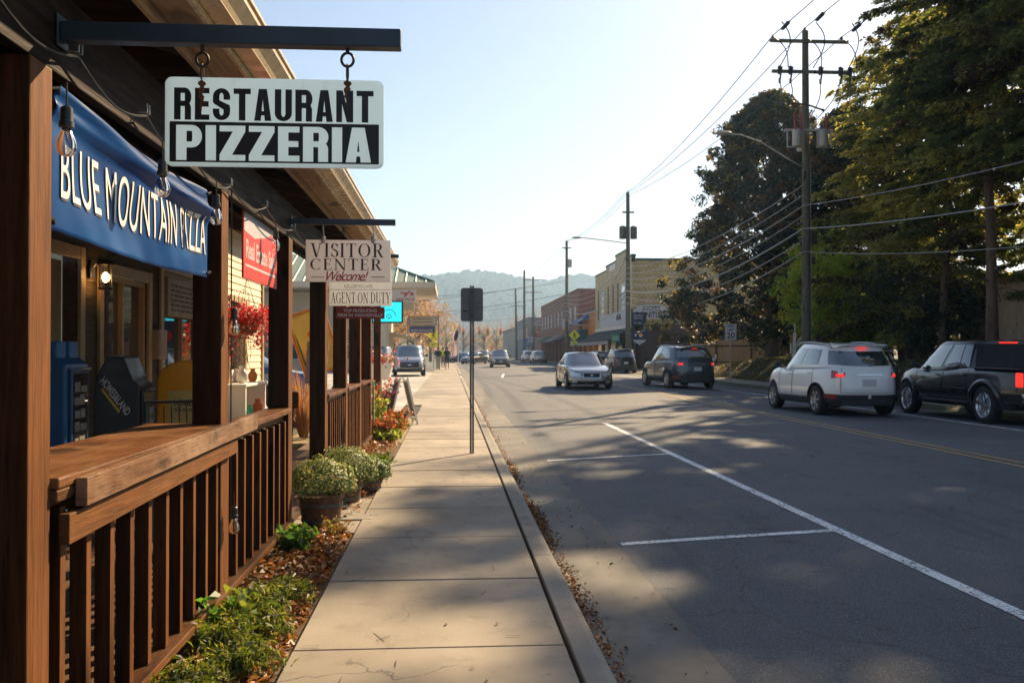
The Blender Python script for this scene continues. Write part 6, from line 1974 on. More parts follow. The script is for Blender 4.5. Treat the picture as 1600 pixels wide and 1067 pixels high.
p1 = pole('nearest tall utility pole with two crossarms, fuse cutouts and a streetlight arm', X1, Y1, H1, r=.185, z=0)
arm(p1, 13.55, 3.15, .10); arm(p1, 12.35, 3.2, .20)
for x in (-1.36, 1.40): insul(p1, x, 13.61)
insul(p1, -.02, 13.98, 0)
for x in (-1.15, -.72, .48, 1.28, 1.66):
    m = MB(); m.rbox(x-.05,x+.05,-.34,-.21,12.20,12.52,.01); m.cyl((x,-.36,12.02),(x+.05,-.42,12.45),.035,n=8)
    for k in range(4): m.cyl((x,-.30,12.0-.05*k),(x,-.30,12.02-.05*k),.055,n=10)
    m.build('cutout', M['black'], p1)
# jumper loops
m = MB()
for x, sw in ((-1.36,.7),(-.02,.75),(1.4,.6)):
    for s_ in (0, 1):
        pts = [(x+sw*(.25+s_*.3)*math.sin(PI*t)+t*(.2 if s_ else .55), -.3-.8*(1-t)*s_, 13.6+(.35*(1-t) if s_ else 0)-1.15*t+.15*math.sin(PI*t)) for t in [k/10 for k in range(11)]]
        m.tube(pts, .022, 5)
for x, dx, zb_ in ((-1.15,-.05,10.6),(-.72,-.1,11.0),(.48,-.35,10.6),(1.28,-.9,10.5),(1.66,-.25,10.6)):
    m.tube([(x+dx*t+.15*math.sin(PI*t), -.3+.15*t, 11.9-(11.9-zb_)*t) for t in [k/8 for k in range(9)]], .02, 5)
m.build('jumper_wires', M['black'], p1, smooth='all')
for x, dz in ((-1.36,0),(-.02,.37),(1.4,0)):      # dead-end insulators on the near span
    for d in (1.2,):
        m = MB()
        for k in range(5): m.cyl((x+.006*d,-d-.12*k,13.78+dz+.018*d-.15+.012*k),(x+.006*d,-d-.05-.12*k,13.78+dz+.018*d-.15),.075,n=10)
        m.cyl((x,-d+.1,13.64+dz),(x,-d-.75,13.66+dz),.03,n=6); m.build('strain_insulator', M['black'], p1)
# mid-pole brackets, transformer rack
for sx in (-1, 1):
    m = MB(); m.cyl((0,-.18,11.05),(sx*.6,-.25,11.08+(-.25 if sx > 0 else 0)),.035,n=6); m.ball((sx*.6,-.25,11.08+(-.25 if sx > 0 else 0)),.06,8); m.build('side_bracket', polem2, p1)
gry = plain("pale_grey_enamel", (.42,.42,.40), .5, .2)
m = MB(); m.rbox(-.95,.98,-.32,-.26,9.98,10.06,.008)
for x in (-.85,-.35,.35,.9): m.rbox(x-.02,x+.02,-.32,-.27,9.35,10.0,.004)
m.rbox(-.9,-.3,-.34,-.30,9.32,9.38,.004); m.rbox(.3,.8,-.34,-.30,9.32,9.38,.004); m.build('equipment_rack', gry, p1)
for x, y in ((-.52,-.45),(.52,-.45),(0,.42)):
    m = MB(); m.lathe([(.0,.0),(.16,.0),(.18,.03),(.18,.55),(.19,.59),(.10,.68),(.0,.70)], 18, (x,y,9.35)); tk = m.build('transformer', gry, p1, smooth=True)
    m = MB()
    for k in (-.08,.08): m.lathe([(.04,.72),(.055,.78),(.035,.82),(.05,.86),(.02,.92),(.0,.92)], 8, (x+k,y,9.35))
    m.build('bushing', polem2, tk, smooth=True)
for x in (-.62,-.40,.62):
    m = MB(); m.cyl((x,-.55,9.95),(x-.03,-.55,10.62),.045,n=8); m.build('arrester', plain("red_brown_arrester", (.28,.035,.03), .4), p1)
# streetlight arm reaching over the road
m = MB(); m.tube([(-.15,-.1,8.6),(-.9,-.15,9.0),(-1.9,-.25,9.55),(-2.7,-.35,9.78),(-3.1,-.4,9.80)], [.035,.035,.03,.028,.028], 8); la = m.build('lamp_arm', gry, p1, smooth='all')
m = MB(); m.ball((-3.42,-.42,9.82),.36,14,sq=(1,.42,.22)); m.build('lamp_head', gry, la, smooth='all')
m = MB(); m.rbox(.15,.40,-.12,.12,5.6,6.15,.02); m.rbox(.17,.30,-.2,-.1,4.8,5.1,.01); m.build('cable_box', polem2, p1)
m = MB(); m.rbox(-.30,-.18,-.05,.05,6.35,6.45,.004); m.tube([(-.25,-.25+.16*math.cos(a),5.55+.28*math.sin(a)) for a in [2*PI*i/16 for i in range(16)]], .02, 5, closed=True); m.build('cable_coil', M['black'], p1)
m = MB(); m.tube([(.16,-.06,z) for z in (.2,3,6,9)], .025, 6); m.build('conduit', M['steel'], p1, smooth=True)
X2, Y2 = 13.4, 68.0
p2 = pole('second utility pole carrying twin grey transformers before the tan tiled store', X2, Y2, 13.4, r=.21)
for sx in (-.42,.42):
    m = MB(); m.lathe([(.0,.0),(.24,.0),(.26,.03),(.26,.85),(.27,.9),(.1,1.0),(.0,1.0)], 16, (sx,-.1,9.9)); m.build('transformer', M['dark_steel'], p2, smooth=True)
arm(p2, 11.9, .9); insul(p2, 0, 13.4, 0)
m = MB(); m.tube([(-.1,0,9.6),(-1.5,-.1,9.75),(-3.5,-.2,9.95)], .04, 6); la = m.build('lamp_arm', gry, p2); m = MB(); m.ball((-3.9,-.2,9.95),.42,12,sq=(1,.4,.2)); m.build('lamp_head', gry, la)
X3, Y3 = 13.25, 103.0
p3 = pole('third utility pole near the red brick building', X3, Y3, 14.0, r=.22)
m = MB(); m.lathe([(.0,.0),(.24,.0),(.26,.9),(.0,1.0)], 12, (.35,0,11.0)); m.build('transformer', gry, p3); arm(p3, 13.2, 1.0)
p4 = pole('fourth utility pole with double crossarms beyond the brick building', 13.25, 145, 13.4, r=.24); arm(p4, 12.9, 3.2); arm(p4, 10.9, 3.0)
p5 = pole('plain thin utility pole left of the double crossarm pole', 12.0, 147, 14.6, r=.24)
p6_ = pole('slightly leaning far utility pole by the traffic lights', 12.3, 168, 13.0, r=.25, lean=-.015); arm(p6_, 9.9, 2.2)

def wire_run(label, pts, r, sag, name='overhead_cable', mat=None, group='overhead cables along the right side'):
    m = MB()
    for a, b in zip(pts[:-1], pts[1:]):
        a = Vector(a); b = Vector(b); n = 18
        P = []
        for i in range(n+1):
            t = i/n; p = a.lerp(b, t); p.z -= sag*4*t*(1-t); P.append(p)
        m.tube(P, r*(.5 if a.y < 0 and name == 'overhead_cable' else 1), 5)
    o = solo(name, m, mat or M['wire'], label, 'overhead cable', group, smooth='all')
    return o
M['wire'] = plain("cable_jacket", (.30,.30,.31), .4, .2, .1)
M['wire_dark'] = plain("dark_cable", (.04,.04,.045), .5)
Y0_, X0_ = -6.0, 14.2
tele = [(7.9,.020,.7),(7.5,.019,.8),(7.1,.024,.9),(6.7,.018,1.0),(6.2,.036,1.0),(5.75,.022,1.1),(5.3,.022,1.2)]
names_ = ['topmost grey telephone cable sagging between the utility poles','second grey telephone cable from the top between the poles','third grey telephone cable from the top, slightly thicker','fourth grey telephone cable from the top','thickest grey telephone cable in the bundle','second lowest grey telephone cable','lowest grey telephone cable sagging over the white suv']
for (z, r_, sg_), lb_ in zip(tele, names_):
    wire_run(lb_, ([(X0_,Y0_,z-.9)] if z in (7.1,6.2,5.3) else [])+[(X1-.18,Y1-.2,z),(X2-.2,Y2,z-.2),(X3-.2,Y3,z-.1),(13.1,145,z),(13,190,z)], r_, sg_)
for x, dz, lb_ in ((-1.36,0,'left power line on the upper crossarm of the nearest pole'),(-.02,.37,'middle power line over the top of the nearest pole'),(1.4,0,'right power line on the upper crossarm of the nearest pole')):
    z = 13.75+dz
    wire_run(lb_, [(14.2+x,-4,z+.8),(X1+x,Y1-.15,z),(X2+x*.2,Y2,13.35+dz*.2-.05),(X3+x*.2,Y3,14.0),(13.25+x,145,13.0)], .019, .6, 'power_line', M['wire_dark'], 'power lines')
for i, (a, b, r_, sg_) in enumerate([((13.25,103,9.5),(-14,96,7.5),.025,1.0),((13.2,145,12.0),(-30,118,8.0),.035,1.5),((13.25,103,8.0),(-20,140,7),.025,1.0),((13.4,68,9.2),(15.2,84,8.0),.02,.4),((13.25,103,7.6),(15.2,92,5.0),.02,.3),((13.2,145,10),(14.5,104,5.5),.02,.5),((12,147,9),(-16,152,7.5),.02,.8)]):
    wire_run(['dark cable crossing the far street to the left','heavy dark cable rising to the double crossarm pole','thin cable slanting across the far street','short service wire to the tan tiled store','service wire down to the orange storefront','service wire down to the brick building','span wire above the traffic lights'][i], [a, b], r_, sg_, 'overhead_cable', M['wire_dark'], 'cables across the street')
# splice case hung on the cables
m = MB(); m.tube([(-.35,0,.0),(-.25,0,.07),(.25,0,.07),(.35,0,0),(.25,0,-.07),(-.25,0,-.07)], .02, 5, closed=True); o = solo('cable_loop', m, M['white_paint'], 'small pale oval cable loop hanging on the top telephone cable', 'cable loop'); o.location = (13.75,43.0,7.35); o.rotation_euler = (0,.1,R(90))

# grass and dead leaves on the bank
n = 26000; X = nr.uniform(14.65, 19.5, n); Yg = nr.uniform(14, 58, n)
Z = np.array([gz(a, b) for a, b in zip(X, Yg)])
v, f = leaf_quads(np.stack([X, Yg, Z+.02], 1), nr.normal(size=(n,3))*np.array([1,1,.25]), .15, .12, .3)
kind(np_mesh('grass', v, f, [leafmat("bank_grass", (.05,.075,.02), .3, (.15,.2,.03)), leafmat("bank_grass_dry", (.17,.14,.06), .3), leafmat("bank_grass_dark", (.03,.045,.015), .3)], nr.choice(3, n, p=[.45,.22,.33])), 'stuff')
n = 5000; X = 14.65+np.abs(nr.normal(0, 2.0, n)); Yg = nr.uniform(14, 58, n); Z = np.array([gz(a, b) for a, b in zip(X, Yg)])
v, f = leaf_quads(np.stack([X, Yg, Z+.015], 1), nr.normal(0,.4,(n,3))+np.array([0,0,1]), .10, .6, .6)
kind(np_mesh('fallen_leaves', v, f, fallen, nr.choice(4, n, p=[.4,.25,.15,.2])), 'stuff')

# ------------------------------------------------------------------ signs on the right side
t = thing('speed_limit_sign', 'white speed limit 20 sign on a grey post on the grassy bank', 'traffic sign', (13.95,44.6,0))
m = MB(); m.rbox(-.03,.03,-.03,.03,-.1,2.75,.004); m.build('post', M['steel'], t)
m = MB(); m.prism(rrect(.58,.80,.04), -.045,-.035,'XZ'); m.v = [(a,b,c+1.98) for a,b,c in m.v]; m.build('panel', M['clean_white'], t)
for s_, w_, h_, x_, z_ in (("SPEED",.36,.11,-.18,2.60),("LIMIT",.32,.11,-.16,2.43),("20",.40,.30,-.20,2.06)):
    lettering(s_, w_, h_, (x_,-.047,z_), RX, UZ, bold=.02, mat=M['ink'], parent=t)
m = MB(); m.box(-.275,.275,-.0462,-.0458,1.995,2.0); 
def frame_line(t, x0, x1, z0, z1, y, w, mat, name='border'):
    m = MB(); m.box(x0,x1,y-.001,y,z0,z0+w); m.box(x0,x1,y-.001,y,z1-w,z1); m.box(x0,x0+w,y-.001,y,z0+w,z1-w); m.box(x1-w,x1,y-.001,y,z0+w,z1-w); m.build(name, mat, t)
frame_line(t, -.265,.265,2.0,2.76,-.046,.012,M['ink'])
t = thing('yard_sign_frame', 'low white wooden sign frame on the bank behind the dark blue suv', 'sign frame', (13.75,47.5,0))
m = MB(); m.rbox(-.12,0,-.05,.05,-.1,1.2,.006); m.rbox(-.72,.35,-.04,.04,.93,1.06,.006); m.rbox(.27,.35,-.04,.04,.93,1.25,.006); m.build('post', M['white_paint'], t)
k = NT("pale_rock"); n_ = k.noise(k.coord(), 7, 6); k.col(k.ramp(n_, [(.3,(.22,.13,.10)),(.7,(.52,.38,.30))])); k.set(Roughness=.9); k.bump(n_, .6, .05)
bm = bmesh.new(); bmesh.ops.create_icosphere(bm, subdivisions=3, radius=.30)
for v_ in bm.verts:
    q = v_.co; q *= 1+.22*math.sin(q.x*11+q.y*7)+.12*math.sin(q.z*17+q.x*5); q.z *= 1.1
m = MB(); bm.verts.index_update(); m.add([v_.co[:] for v_ in bm.verts], [[q.index for q in f_.verts] for f_ in bm.faces]); bm.free()
o = solo('boulder', m, k.m, 'pinkish rounded boulder at the back edge of the right sidewalk', 'rock', smooth='all'); o.location = (14.75,38.8,.18)
# navy wayfinding sign on the second pole
wy = thing('wayfinding_sign', 'navy blue town wayfinding sign with white lines and orange dot', 'sign', (13.9,66.5,0))
m = MB(); m.rbox(-.56,-.46,-.05,.05,-.1,4.6,.006); m.build('post', M['black'], wy)
m = MB(); m.prism([(-.46,2.3),(.56,2.3),(.56,4.3),(-.46,4.3)], -.04, .04); m.build('panel', plain("navy_sign", (.015,.03,.10), .4), wy)
m = MB(); m.prism([(-.46,2.28),(-.3,2.1),(-.05,2.0),(.05,1.86),(.15,2.0),(.40,2.1),(.56,2.28)], -.035, .035); m.build('crest', plain("pale_blue_sign", (.42,.48,.55), .5), wy)
for i, (s_, w_) in enumerate((("Main Street",.66),("Nature Park",.66),("Town Hall",.54),("Public Parking",.84),("at Town Clock",.80))):
    z_ = (4.02,3.82,3.46,3.10,2.90)[i]; lettering(s_, w_, .13, (-.36,-.043,z_), RX, UZ, bold=.01, mat=M['clean_white'], parent=wy)
m = MB(); m.cyl((.14,-.05,2.62),(.14,-.042,2.62),.14,n=20); m.build('orange_dot', plain("sign_orange", (.75,.42,.10), .5), wy)
m = MB(); m.cyl((-.24,-.05,2.66),(-.24,-.042,2.66),.08,n=16); m.rbox(-.27,-.21,-.05,-.042,2.5,2.6,.002); m.build('tree_dot', M['clean_white'], wy)
# eye associates sign
t = thing('business_sign', 'cream carved business sign on the bank behind the white suv', 'sign', (16.2,40.0,.55))
m = MB(); m.prism([(-.95,.75),(.85,.75),(.85,1.20),(.35,1.28),(.18,1.55),(-.12,1.62),(-.45,1.55),(-.62,1.30),(-.95,1.22)], -.05, .05); m.build('panel', plain("cream_sign", (.55,.50,.36), .6), t, bevel=.01)
lettering("Eye Associates", 1.55, .19, (-.86,-.055,.90), RX, UZ, bold=.01, mat=M['ink'], parent=t)
m = MB(); m.tube([(-.13+.12*math.cos(a), -.056, 1.36+.10*math.sin(a)) for a in [2*PI*i/16 for i in range(16)]], .012, 4, closed=True); m.cyl((-.13,-.06,1.34),(-.13,-.05,1.34),.04,n=10); m.build('emblem', M['ink'], t)
for x in (-.8,.7):
    m = MB(); m.rbox(x-.06,x+.06,-.04,.04,-.1,.75,.005); m.build('post', M['white_paint'], t)
t = thing('sign_stand', 'tall thin grey pole with a white side panel left of the cream sign', 'sign post', (14.85,38.4,.2))
m = MB(); m.cyl((0,0,-.2),(0,0,2.35),.03,n=8); m.build('pole', M['steel'], t)
m = MB(); m.ball((0,0,2.38),.05,10); m.build('finial', M['white_paint'], t, smooth='all')
m = MB(); m.rbox(-.10,.02,-.05,-.03,.9,2.0,.004); m.build('panel', M['white_paint'], t)

def ped_sign(label, x, y, z0, zt):
    t = thing('crossing_sign', label, 'traffic sign', (x,y,z0), 0, 'yellow pedestrian crossing signs')
    yl = plain("fluorescent_yellow", (.86,.90,.02), .5, 0, .04)
    m = MB(); m.rbox(-.03,.03,-.03,.03,-.1,zt+.1,.004); m.build('post', M['steel'], t)
    m = MB(); m.prism([(0,zt-.62),(.62,zt),(0,zt+.62),(-.62,zt)], -.05,-.035); m.build('diamond', yl, t)
    m = MB(); m.rbox(-.34,.34,-.05,-.035,zt-.98,zt-.62,.004); m.build('arrow_plate', yl, t)
    m = MB(); m.ball((0,-.056,zt+.30),.07,10,sq=(1,.1,1))
    for q in ([(0,.22),(-.02,.0),(.02,-.02)],[(0,0),(.12,-.18),(.16,-.36)],[(0,0),(-.08,-.18),(-.20,-.34)],[(0,.18),(.12,.05),(.18,.08)],[(0,.18),(-.12,.02),(-.16,-.08)]):
        m.tube([(a,-.055,zt+b) for a, b in q], .035, 5)
    m.build('walking_figure', M['ink'], t)
    m = MB(); m.tube([(.2,-.055,zt-.72),(-.15,-.055,zt-.88)], .025, 5); m.tube([(-.15,-.055,zt-.76),(-.17,-.055,zt-.89),(-.04,-.055,zt-.9)], .025, 5); m.build('arrow', M['ink'], t)
ped_sign('yellow pedestrian crossing sign on the right side by the awnings', 13.3, 97, 0, 3.15)
ped_sign('yellow pedestrian crossing sign on the left sidewalk by the walkers', -1.42, 80, 0, 2.85)
# near metal sign post with the back of its sign
t = thing('sign_post', 'perforated steel sign post showing the blank grey back of its sign', 'sign post', (.30,12.5,0))
m = MB(); w = .024
m.box(-.029,-.026,-.026,.0,-.1,2.27); m.box(.026,.029,-.026,.0,-.1,2.27)
z = -.1
while z < 2.27:   # perforated web: rungs around square-ish holes
    m.box(-.026,-.006,-.029,-.026,z,z+.0254); m.box(.006,.026,-.029,-.026,z,z+.0254); m.box(-.006,.006,-.029,-.026,z,z+.013); z += .0254
m.obox((0,0,0),(.001,.001,.001)); m.build('post', M['dark_steel'], t)
m = MB(); m.prism(rrect(.305,.457,.035), 0,.003,'XZ'); m.v = [(a-.0,b+.002,c+1.80) for a,b,c in m.v]; pn = m.build('panel', plain("dull_aluminium_back", (.13,.135,.14), .45, .5, .15, 8), t)
m = MB()
for z in (1.86,2.20):
    m = MB(); m.cyl((0,-.034,z),(0,-.026,z),.012,n=8); m.build('bolt', M['black'], t)
m = MB(); m.rbox(-.12,-.06,-.002,.001,1.93,1.95,.0005); m.build('sticker', M['black'], pn)

# traffic lights hanging over the far junction
for i, (px, py, Yd) in enumerate(((718,515,150),(724,518,152),(749,518,160),(762,518,150),(782,518,150))):
    p = at(px, py, Yd)
    t = thing('traffic_light', ['leftmost yellow cased traffic light over the far junction','second traffic light from the left over the far junction','middle traffic light over the far junction','traffic light right of the middle one, showing red','rightmost traffic light over the far junction, showing red'][i], 'traffic light', p, 0, 'traffic lights over the far junction')
    m = MB(); m.rbox(-.2,.2,-.15,.15,-.6,.6,.04); m.build('housing', plain("signal_yellow", (.72,.36,.05), .5), t)
    m = MB(); m.cyl((0,0,.6),(0,0,1.1),.03,n=6); m.build('hanger', M['black'], t)
    m = MB(); m.ball((0,-.16,.36),.12,10,sq=(1,.4,1)); m.build('lens', emis("signal_red", (1,.12,.05), .5, (.4,.02,.02)), t)
    m = MB()
    for z in (-.02,-.4): m.ball((0,-.16,z),.13,10,sq=(1,.4,1))
    m.build('lens', M['ink'], t)
wire_run('span wire carrying the traffic lights across the far junction', [(-9,150,6.6),(12.3,168,7.6)], .03, .5, 'span_wire', M['wire_dark'], None)
# ------------------------------------------------------------------ right side buildings
def bthing(name, label, org, rz=0):
    t = thing(name, label, 'building', org, rz)
    return t
def win(par, x, y, z, w, h, face, frame=None, glass=None, d=.08, bars=1):
    """window on a plane: face '-X' (street side of right buildings), '+X' or '-Y'"""
    fm_ = frame or M['white_paint']; gl = glass or glassy("store_glass", (.03,.035,.04), .04)
    m = MB(); b = .07
    def bx(a0, a1, z0, z1, o0, o1):
        if face == '-X': m.box(x+o0, x+o1, y+a0, y+a1, z+z0, z+z1)
        elif face == '+X': m.box(x-o1, x-o0, y+a0, y+a1, z+z0, z+z1)
        else: m.box(x+a0, x+a1, y+o0, y+o1, z+z0, z+z1)
    bx(-w/2,-w/2+b,0,h,-.04,.04); bx(w/2-b,w/2,0,h,-.04,.04); bx(-w/2+b,w/2-b,0,b,-.04,.04); bx(-w/2+b,w/2-b,h-b,h,-.04,.04)
    for k in range(1, bars+1): bx(-w/2+b,w/2-b,h*k/(bars+1)-.03,h*k/(bars+1)+.03,-.035,.03)
    o = m.build('window', fm_, par)
    m = MB(); bx(-w/2+b,w/2-b,b,h-b,-.01,.0); m.build('pane', gl, o)
    return o
tile = bricks("tan_glazed_tile", (.66,.50,.25), (.58,.43,.20), (.34,.24,.11), .40, .30, ms=.02, rough=.5)
xs_ = 15.1
st = bthing('tiled_store', 'tan tiled two storey store with stepped parapet and black awning', (xs_, 75, 0)); st["category"] = 'building'
m = MB()
m.box(0,.3,0,19,3.7,8.9)          # street wall above the shop fronts
m.box(.3,15,0,.3,3.7,9.0); m.box(14.7,15,.3,19,0,8.6); m.box(.3,14.7,18.7,19,0,8.6)
m.box(-.02,.32,0,5.2,8.9,9.55); m.box(-.02,.32,7.4,12.0,8.9,9.5) if False else None
steps = [(0,2.6,9.35),(2.6,7.4,10.05),(7.4,12.5,9.55),(12.5,19,9.15)]
for a, b, z in steps: m.box(-.015,.305,a,b,8.9,z)
m.build('wall', tile, st)
m = MB()
for a, b, z in steps: m.box(-.07,.37,a-.03,b+.03,z,z+.16)
m.box(.37,15.05,-.06,.36,9.0,9.2); m.build('coping', plain("dark_green_coping", (.03,.09,.07), .5), st)
m = MB(); m.box(-.045,-.016,7.4,10.4,8.95,9.5); m.build('parapet_panel', M['white_paint'], st)
m = MB(); m.box(.3,15,.3,18.7,8.4,8.6); m.build('roof', plain("flat_roof", (.1,.1,.1), .9), st)
m = MB(); m.box(.35,15,.0,.30,0,3.7); m.box(.30,.62,0,.9,0,3.7); m.build('side_wall', plain("maroon_wall", (.055,.02,.018), .7, 0, .2), st)
for yy in (3.6, 14.3):
    win(st, -.03, yy, 5.0, 1.9, 2.3, '-X', bars=1)
for yy in (6.2, 8.6, 11.2, 17.0):
    m = MB(); m.box(-.06,-.002,yy-.12,yy+.12,4.6,7.6); m.build('pilaster', plain("brown_pilaster", (.09,.05,.03), .6), st)
m = MB(); m.box(-.10,-.005,.4,15.5,3.75,4.95); m.build('sign_band', plain("pale_sign_band", (.60,.61,.64), .6, 0, .15, 2), st)
m = MB(); m.tube([(-.12, 5.3+.9*math.cos(a), 4.3+.45*math.sin(a)) for a in [PI*i/14 for i in range(15)]], .06, 5); m.tube([(-.12,4.4,4.28),(-.12,6.2,4.28)], .05, 5)
m.prism([(4.6,4.28),(5.0,4.6),(5.3,4.35),(5.7,4.65),(6.0,4.28)], -.125, -.105, 'YZ'); m.build('emblem', M['ink'], st)
m = MB(); m.prism([(-.05,3.35),(-.05,3.40),(-2.0,2.30),(-2.0,2.25)], .3, 18.6); 
aw = m.build('awning', plain("black_canvas", (.018,.018,.026), .85), st)
m = MB(); m.box(-2.02,-2.0,.3,18.6,2.02,2.30); m.build('valance', plain("grey_valance", (.35,.33,.31), .8), aw)
m = MB(); m.box(-.10,.32,.5,18.6,3.42,3.72); m.build('lintel', M['white_paint'], st)
for k_ in range(5):
    a = 1.0+k_*3.6
    m = MB(); m.box(.12,.3,a,a+.4,0,3.4); m.build('pier', plain("brown_pier", (.10,.05,.03), .7), st)
    win(st, .25, a+2.0, .5, 3.1, 2.6, '-X', plain("orange_wood_frame", (.35,.13,.04), .6), bars=0)
# furniture sign on the side wall
fs_ = thing('wall_sign', 'white shaped furniture sign on the side wall of the tiled store', 'sign', (15.1, 74.9, 0))
m = MB(); m.prism([(.15,4.12),(2.95,4.12),(2.95,4.80),(2.75,5.15),(2.2,5.32),(1.0,5.32),(.45,5.15),(.15,4.8)], -.10, .0); m.build('panel', M['clean_white'], fs_)
lettering("SHOPE'S", 1.5, .36, (.85,-.11,4.84), RX, UZ, bold=.02, mat=M['ink'], parent=fs_)
lettering("FURNITURE", 2.6, .50, (.25,-.11,4.22), RX, UZ, bold=.02, mat=M['ink'], parent=fs_)

og = bthing('orange_storefront', 'low orange stucco storefront between the tiled store and the brick building', (xs_+.4, 94.3, 0))
m = MB(); m.box(0,12,0,12,3.3,5.75); m.box(0,.5,0,.8,0,3.3); m.box(0,.5,3.3,4.2,0,3.3); m.box(0,.5,7.6,8.4,0,3.3); m.box(0,.5,11.3,12,0,3.3); m.box(.9,12,0,12,0,3.3); m.build('wall', plain("orange_stucco", (.62,.23,.06), .8, 0, .1, 2), og)
m = MB(); m.box(-.05,12.05,-.05,12.05,5.75,5.9); m.build('coping', plain("grey_coping", (.3,.3,.3), .7), og)
for k_ in range(3): win(og, .55, 2.05+k_*3.9, .4, 2.4, 2.7, '-X', M['ink'], bars=0)
m = MB(); m.prism([(-.02,5.6),(-1.5,4.6),(-1.5,4.5),(-.02,5.2)], 6.5, 11.5); m.build('awning', plain("blue_canvas", (.03,.13,.36), .8), og)
m = MB(); rows = [[( -1.5*math.sin(PI/2*j/6), y_, 2.6+1.35*math.cos(PI/2*j/6)) for y_ in (7.6,11.6)] for j in range(7)]; m.grid(rows)
m.prism([(0,2.6)]+[(-1.5*math.sin(PI/2*j/6), 2.6+1.35*math.cos(PI/2*j/6)) for j in range(6,-1,-1)], 7.59, 7.6); m.build('awning', plain("teal_canvas", (.015,.10,.14), .8), og)
bk = bthing('brick_building', 'long red brick two storey building beyond the orange storefront', (xs_, 106.6, 0))
rb = bricks("red_brick", (.34,.10,.06), (.27,.075,.05), (.30,.2,.16), .6, .2, ms=.03)
m = MB(); m.box(0,14,0,44,3.4,8.7); m.box(.6,14,0,44,0,3.4); 
m.box(-.08,-.002,0,44,8.1,8.3); m.box(-.06,-.002,0,44,3.4,3.7)
for q in range(12): m.box(0,.6,q*3.95,q*3.95+.5,0,3.4)
m.build('wall', rb, bk)
m = MB(); m.box(-.12,14.1,-.1,44.1,8.7,8.86); m.build('coping', plain("terracotta_coping", (.22,.09,.06), .7), bk)
for q in range(10): win(bk, -.03, 2.6+q*4.3, 4.9, 1.1, 1.9, '-X', bars=1)
for q in range(11): win(bk, .55, 2.3+q*3.95, .5, 3.2, 2.7, '-X', M['ink'], bars=0)
for q in range(3):
    m = MB(); m.prism([(-.09,3.7),(-1.7,2.9),(-1.7,2.8),(-.09,3.3)], 3+q*12, 12+q*12); m.build('awning', plain(["black_canvas","striped_grey_canvas","green_canvas"][q], [(.018,.018,.026),(.25,.24,.23),(.03,.10,.05)][q], .85), bk)
m = MB(); m.rbox(-.9,-.05,8,8.2,4.2,5.6,.02); m.build('blade_sign', M['white_paint'], bk)
up = bthing('brick_annex', 'set back brick upper block with large white framed windows behind the orange storefront', (22, 100, 0))
m = MB(); m.box(0,10,0,22,0,9.6); m.build('wall', rb, up)
m = MB(); m.box(-.1,10.1,-.1,22.1,9.6,9.85); m.build('coping', M['cream_trim'], up)
win(up, 4.0, -.06, 6.9, 5.5, 2.0, '-Y', glass=plain("bright_blind", (.5,.52,.52), .7), bars=0)
gb = bthing('grey_building', 'far grey blue two storey building left of the red brick one', (13.6, 158, 0))
m = MB(); m.box(0,12,0,26,0,7.2); m.build('wall', plain("blue_grey_stucco", (.22,.25,.28), .8), gb)
for q in range(4): win(gb, 1.6+q*2.6, -.06, 4.0, 1.0, 1.8, '-Y', M['ink'])
for q in range(5): win(gb, -.03, 3+q*5, 3.8, 1.4, 1.8, '-X')
m = MB(); m.box(-.1,12.1,-.1,26.1,7.2,7.4); m.build('coping', M['dark_steel'], gb)
fb_ = bthing('far_building', 'small pale building far beyond the junction', (13.0, 205, 0))
m = MB(); m.box(0,14,0,20,0,6.2); m.build('wall', plain("pale_stucco", (.42,.38,.33), .8), fb_)
m = MB(); m.prism([(-.6,6.2),(14.6,6.2),(7,9)], -.4, 20.4); m.build('roof', plain("grey_roof", (.16,.15,.15), .8), fb_)
for q in range(3): win(fb_, 2.5+q*4.4, -.06, 2.2, 1.4, 1.8, '-Y')
# street clutter in front of the shops
def small_sign(label, x, y, zt, w, h, col, name='street_sign'):
    t = thing(name, label, 'sign', (x,y,0)); m = MB(); m.cyl((0,0,-.1),(0,0,zt+h*.4),.03,n=8); m.build('post', M['steel'], t)
    m = MB(); m.rbox(-w/2,w/2,-.05,-.03,zt-h/2,zt+h/2,.006); m.build('panel', col, t)
    m = MB()
    for k in range(3): m.box(-w*.35,w*.35,-.0525,-.0505,zt-h*.28+k*h*.22,zt-h*.20+k*h*.22)
    m.build('print', M['ink'] if col in (M['clean_white'],) else M['clean_white'], t)
small_sign('small green and white street sign beside the second utility pole', 13.25, 72.5, 2.5, .7, .6, plain("street_green", (.03,.25,.14), .5))
small_sign('small white notice on a post beside the right crossing sign', 13.5, 92, 2.2, .4, .5, M['clean_white'])
small_sign('blue parking sign far down the right side', 11.9, 140, 2.8, .8, 1.2, plain("parking_blue", (.04,.16,.42), .5))
small_sign('white round route sign on a post far down the right side', 12.2, 138, 3.3, .8, .8, M['clean_white'])
small_sign('small pale green notice left of the third utility pole', 13.4, 99.5, 2.3, .45, .55, plain("pale_green_notice", (.4,.55,.45), .5))
for i, (x, y) in enumerate(((14.3,88),(14.35,91),(14.2,96),(14.3,110),(14.3,113))):
    t = thing('planter_tub', ['dark planter tub under the black awning','second dark planter tub under the awning','dark planter tub by the orange storefront','dark planter tub by the brick building','farthest dark planter tub by the brick shops'][i], 'planter', (x,y,0), 0, 'dark planter tubs outside the shops')
    m = MB(); m.lathe([(.22,0),(.32,.55),(.34,.55),(.34,.6),(.28,.6)], 14); m.build('tub', M['dark_steel'], t)
    P = nr.normal(0,.2,(260,3))+np.array([0,0,.85]); v, f = leaf_quads(P, nr.normal(size=P.shape), .14, .5, .4); np_mesh('foliage', v, f, drk, nr.integers(0,2,len(f)), t)

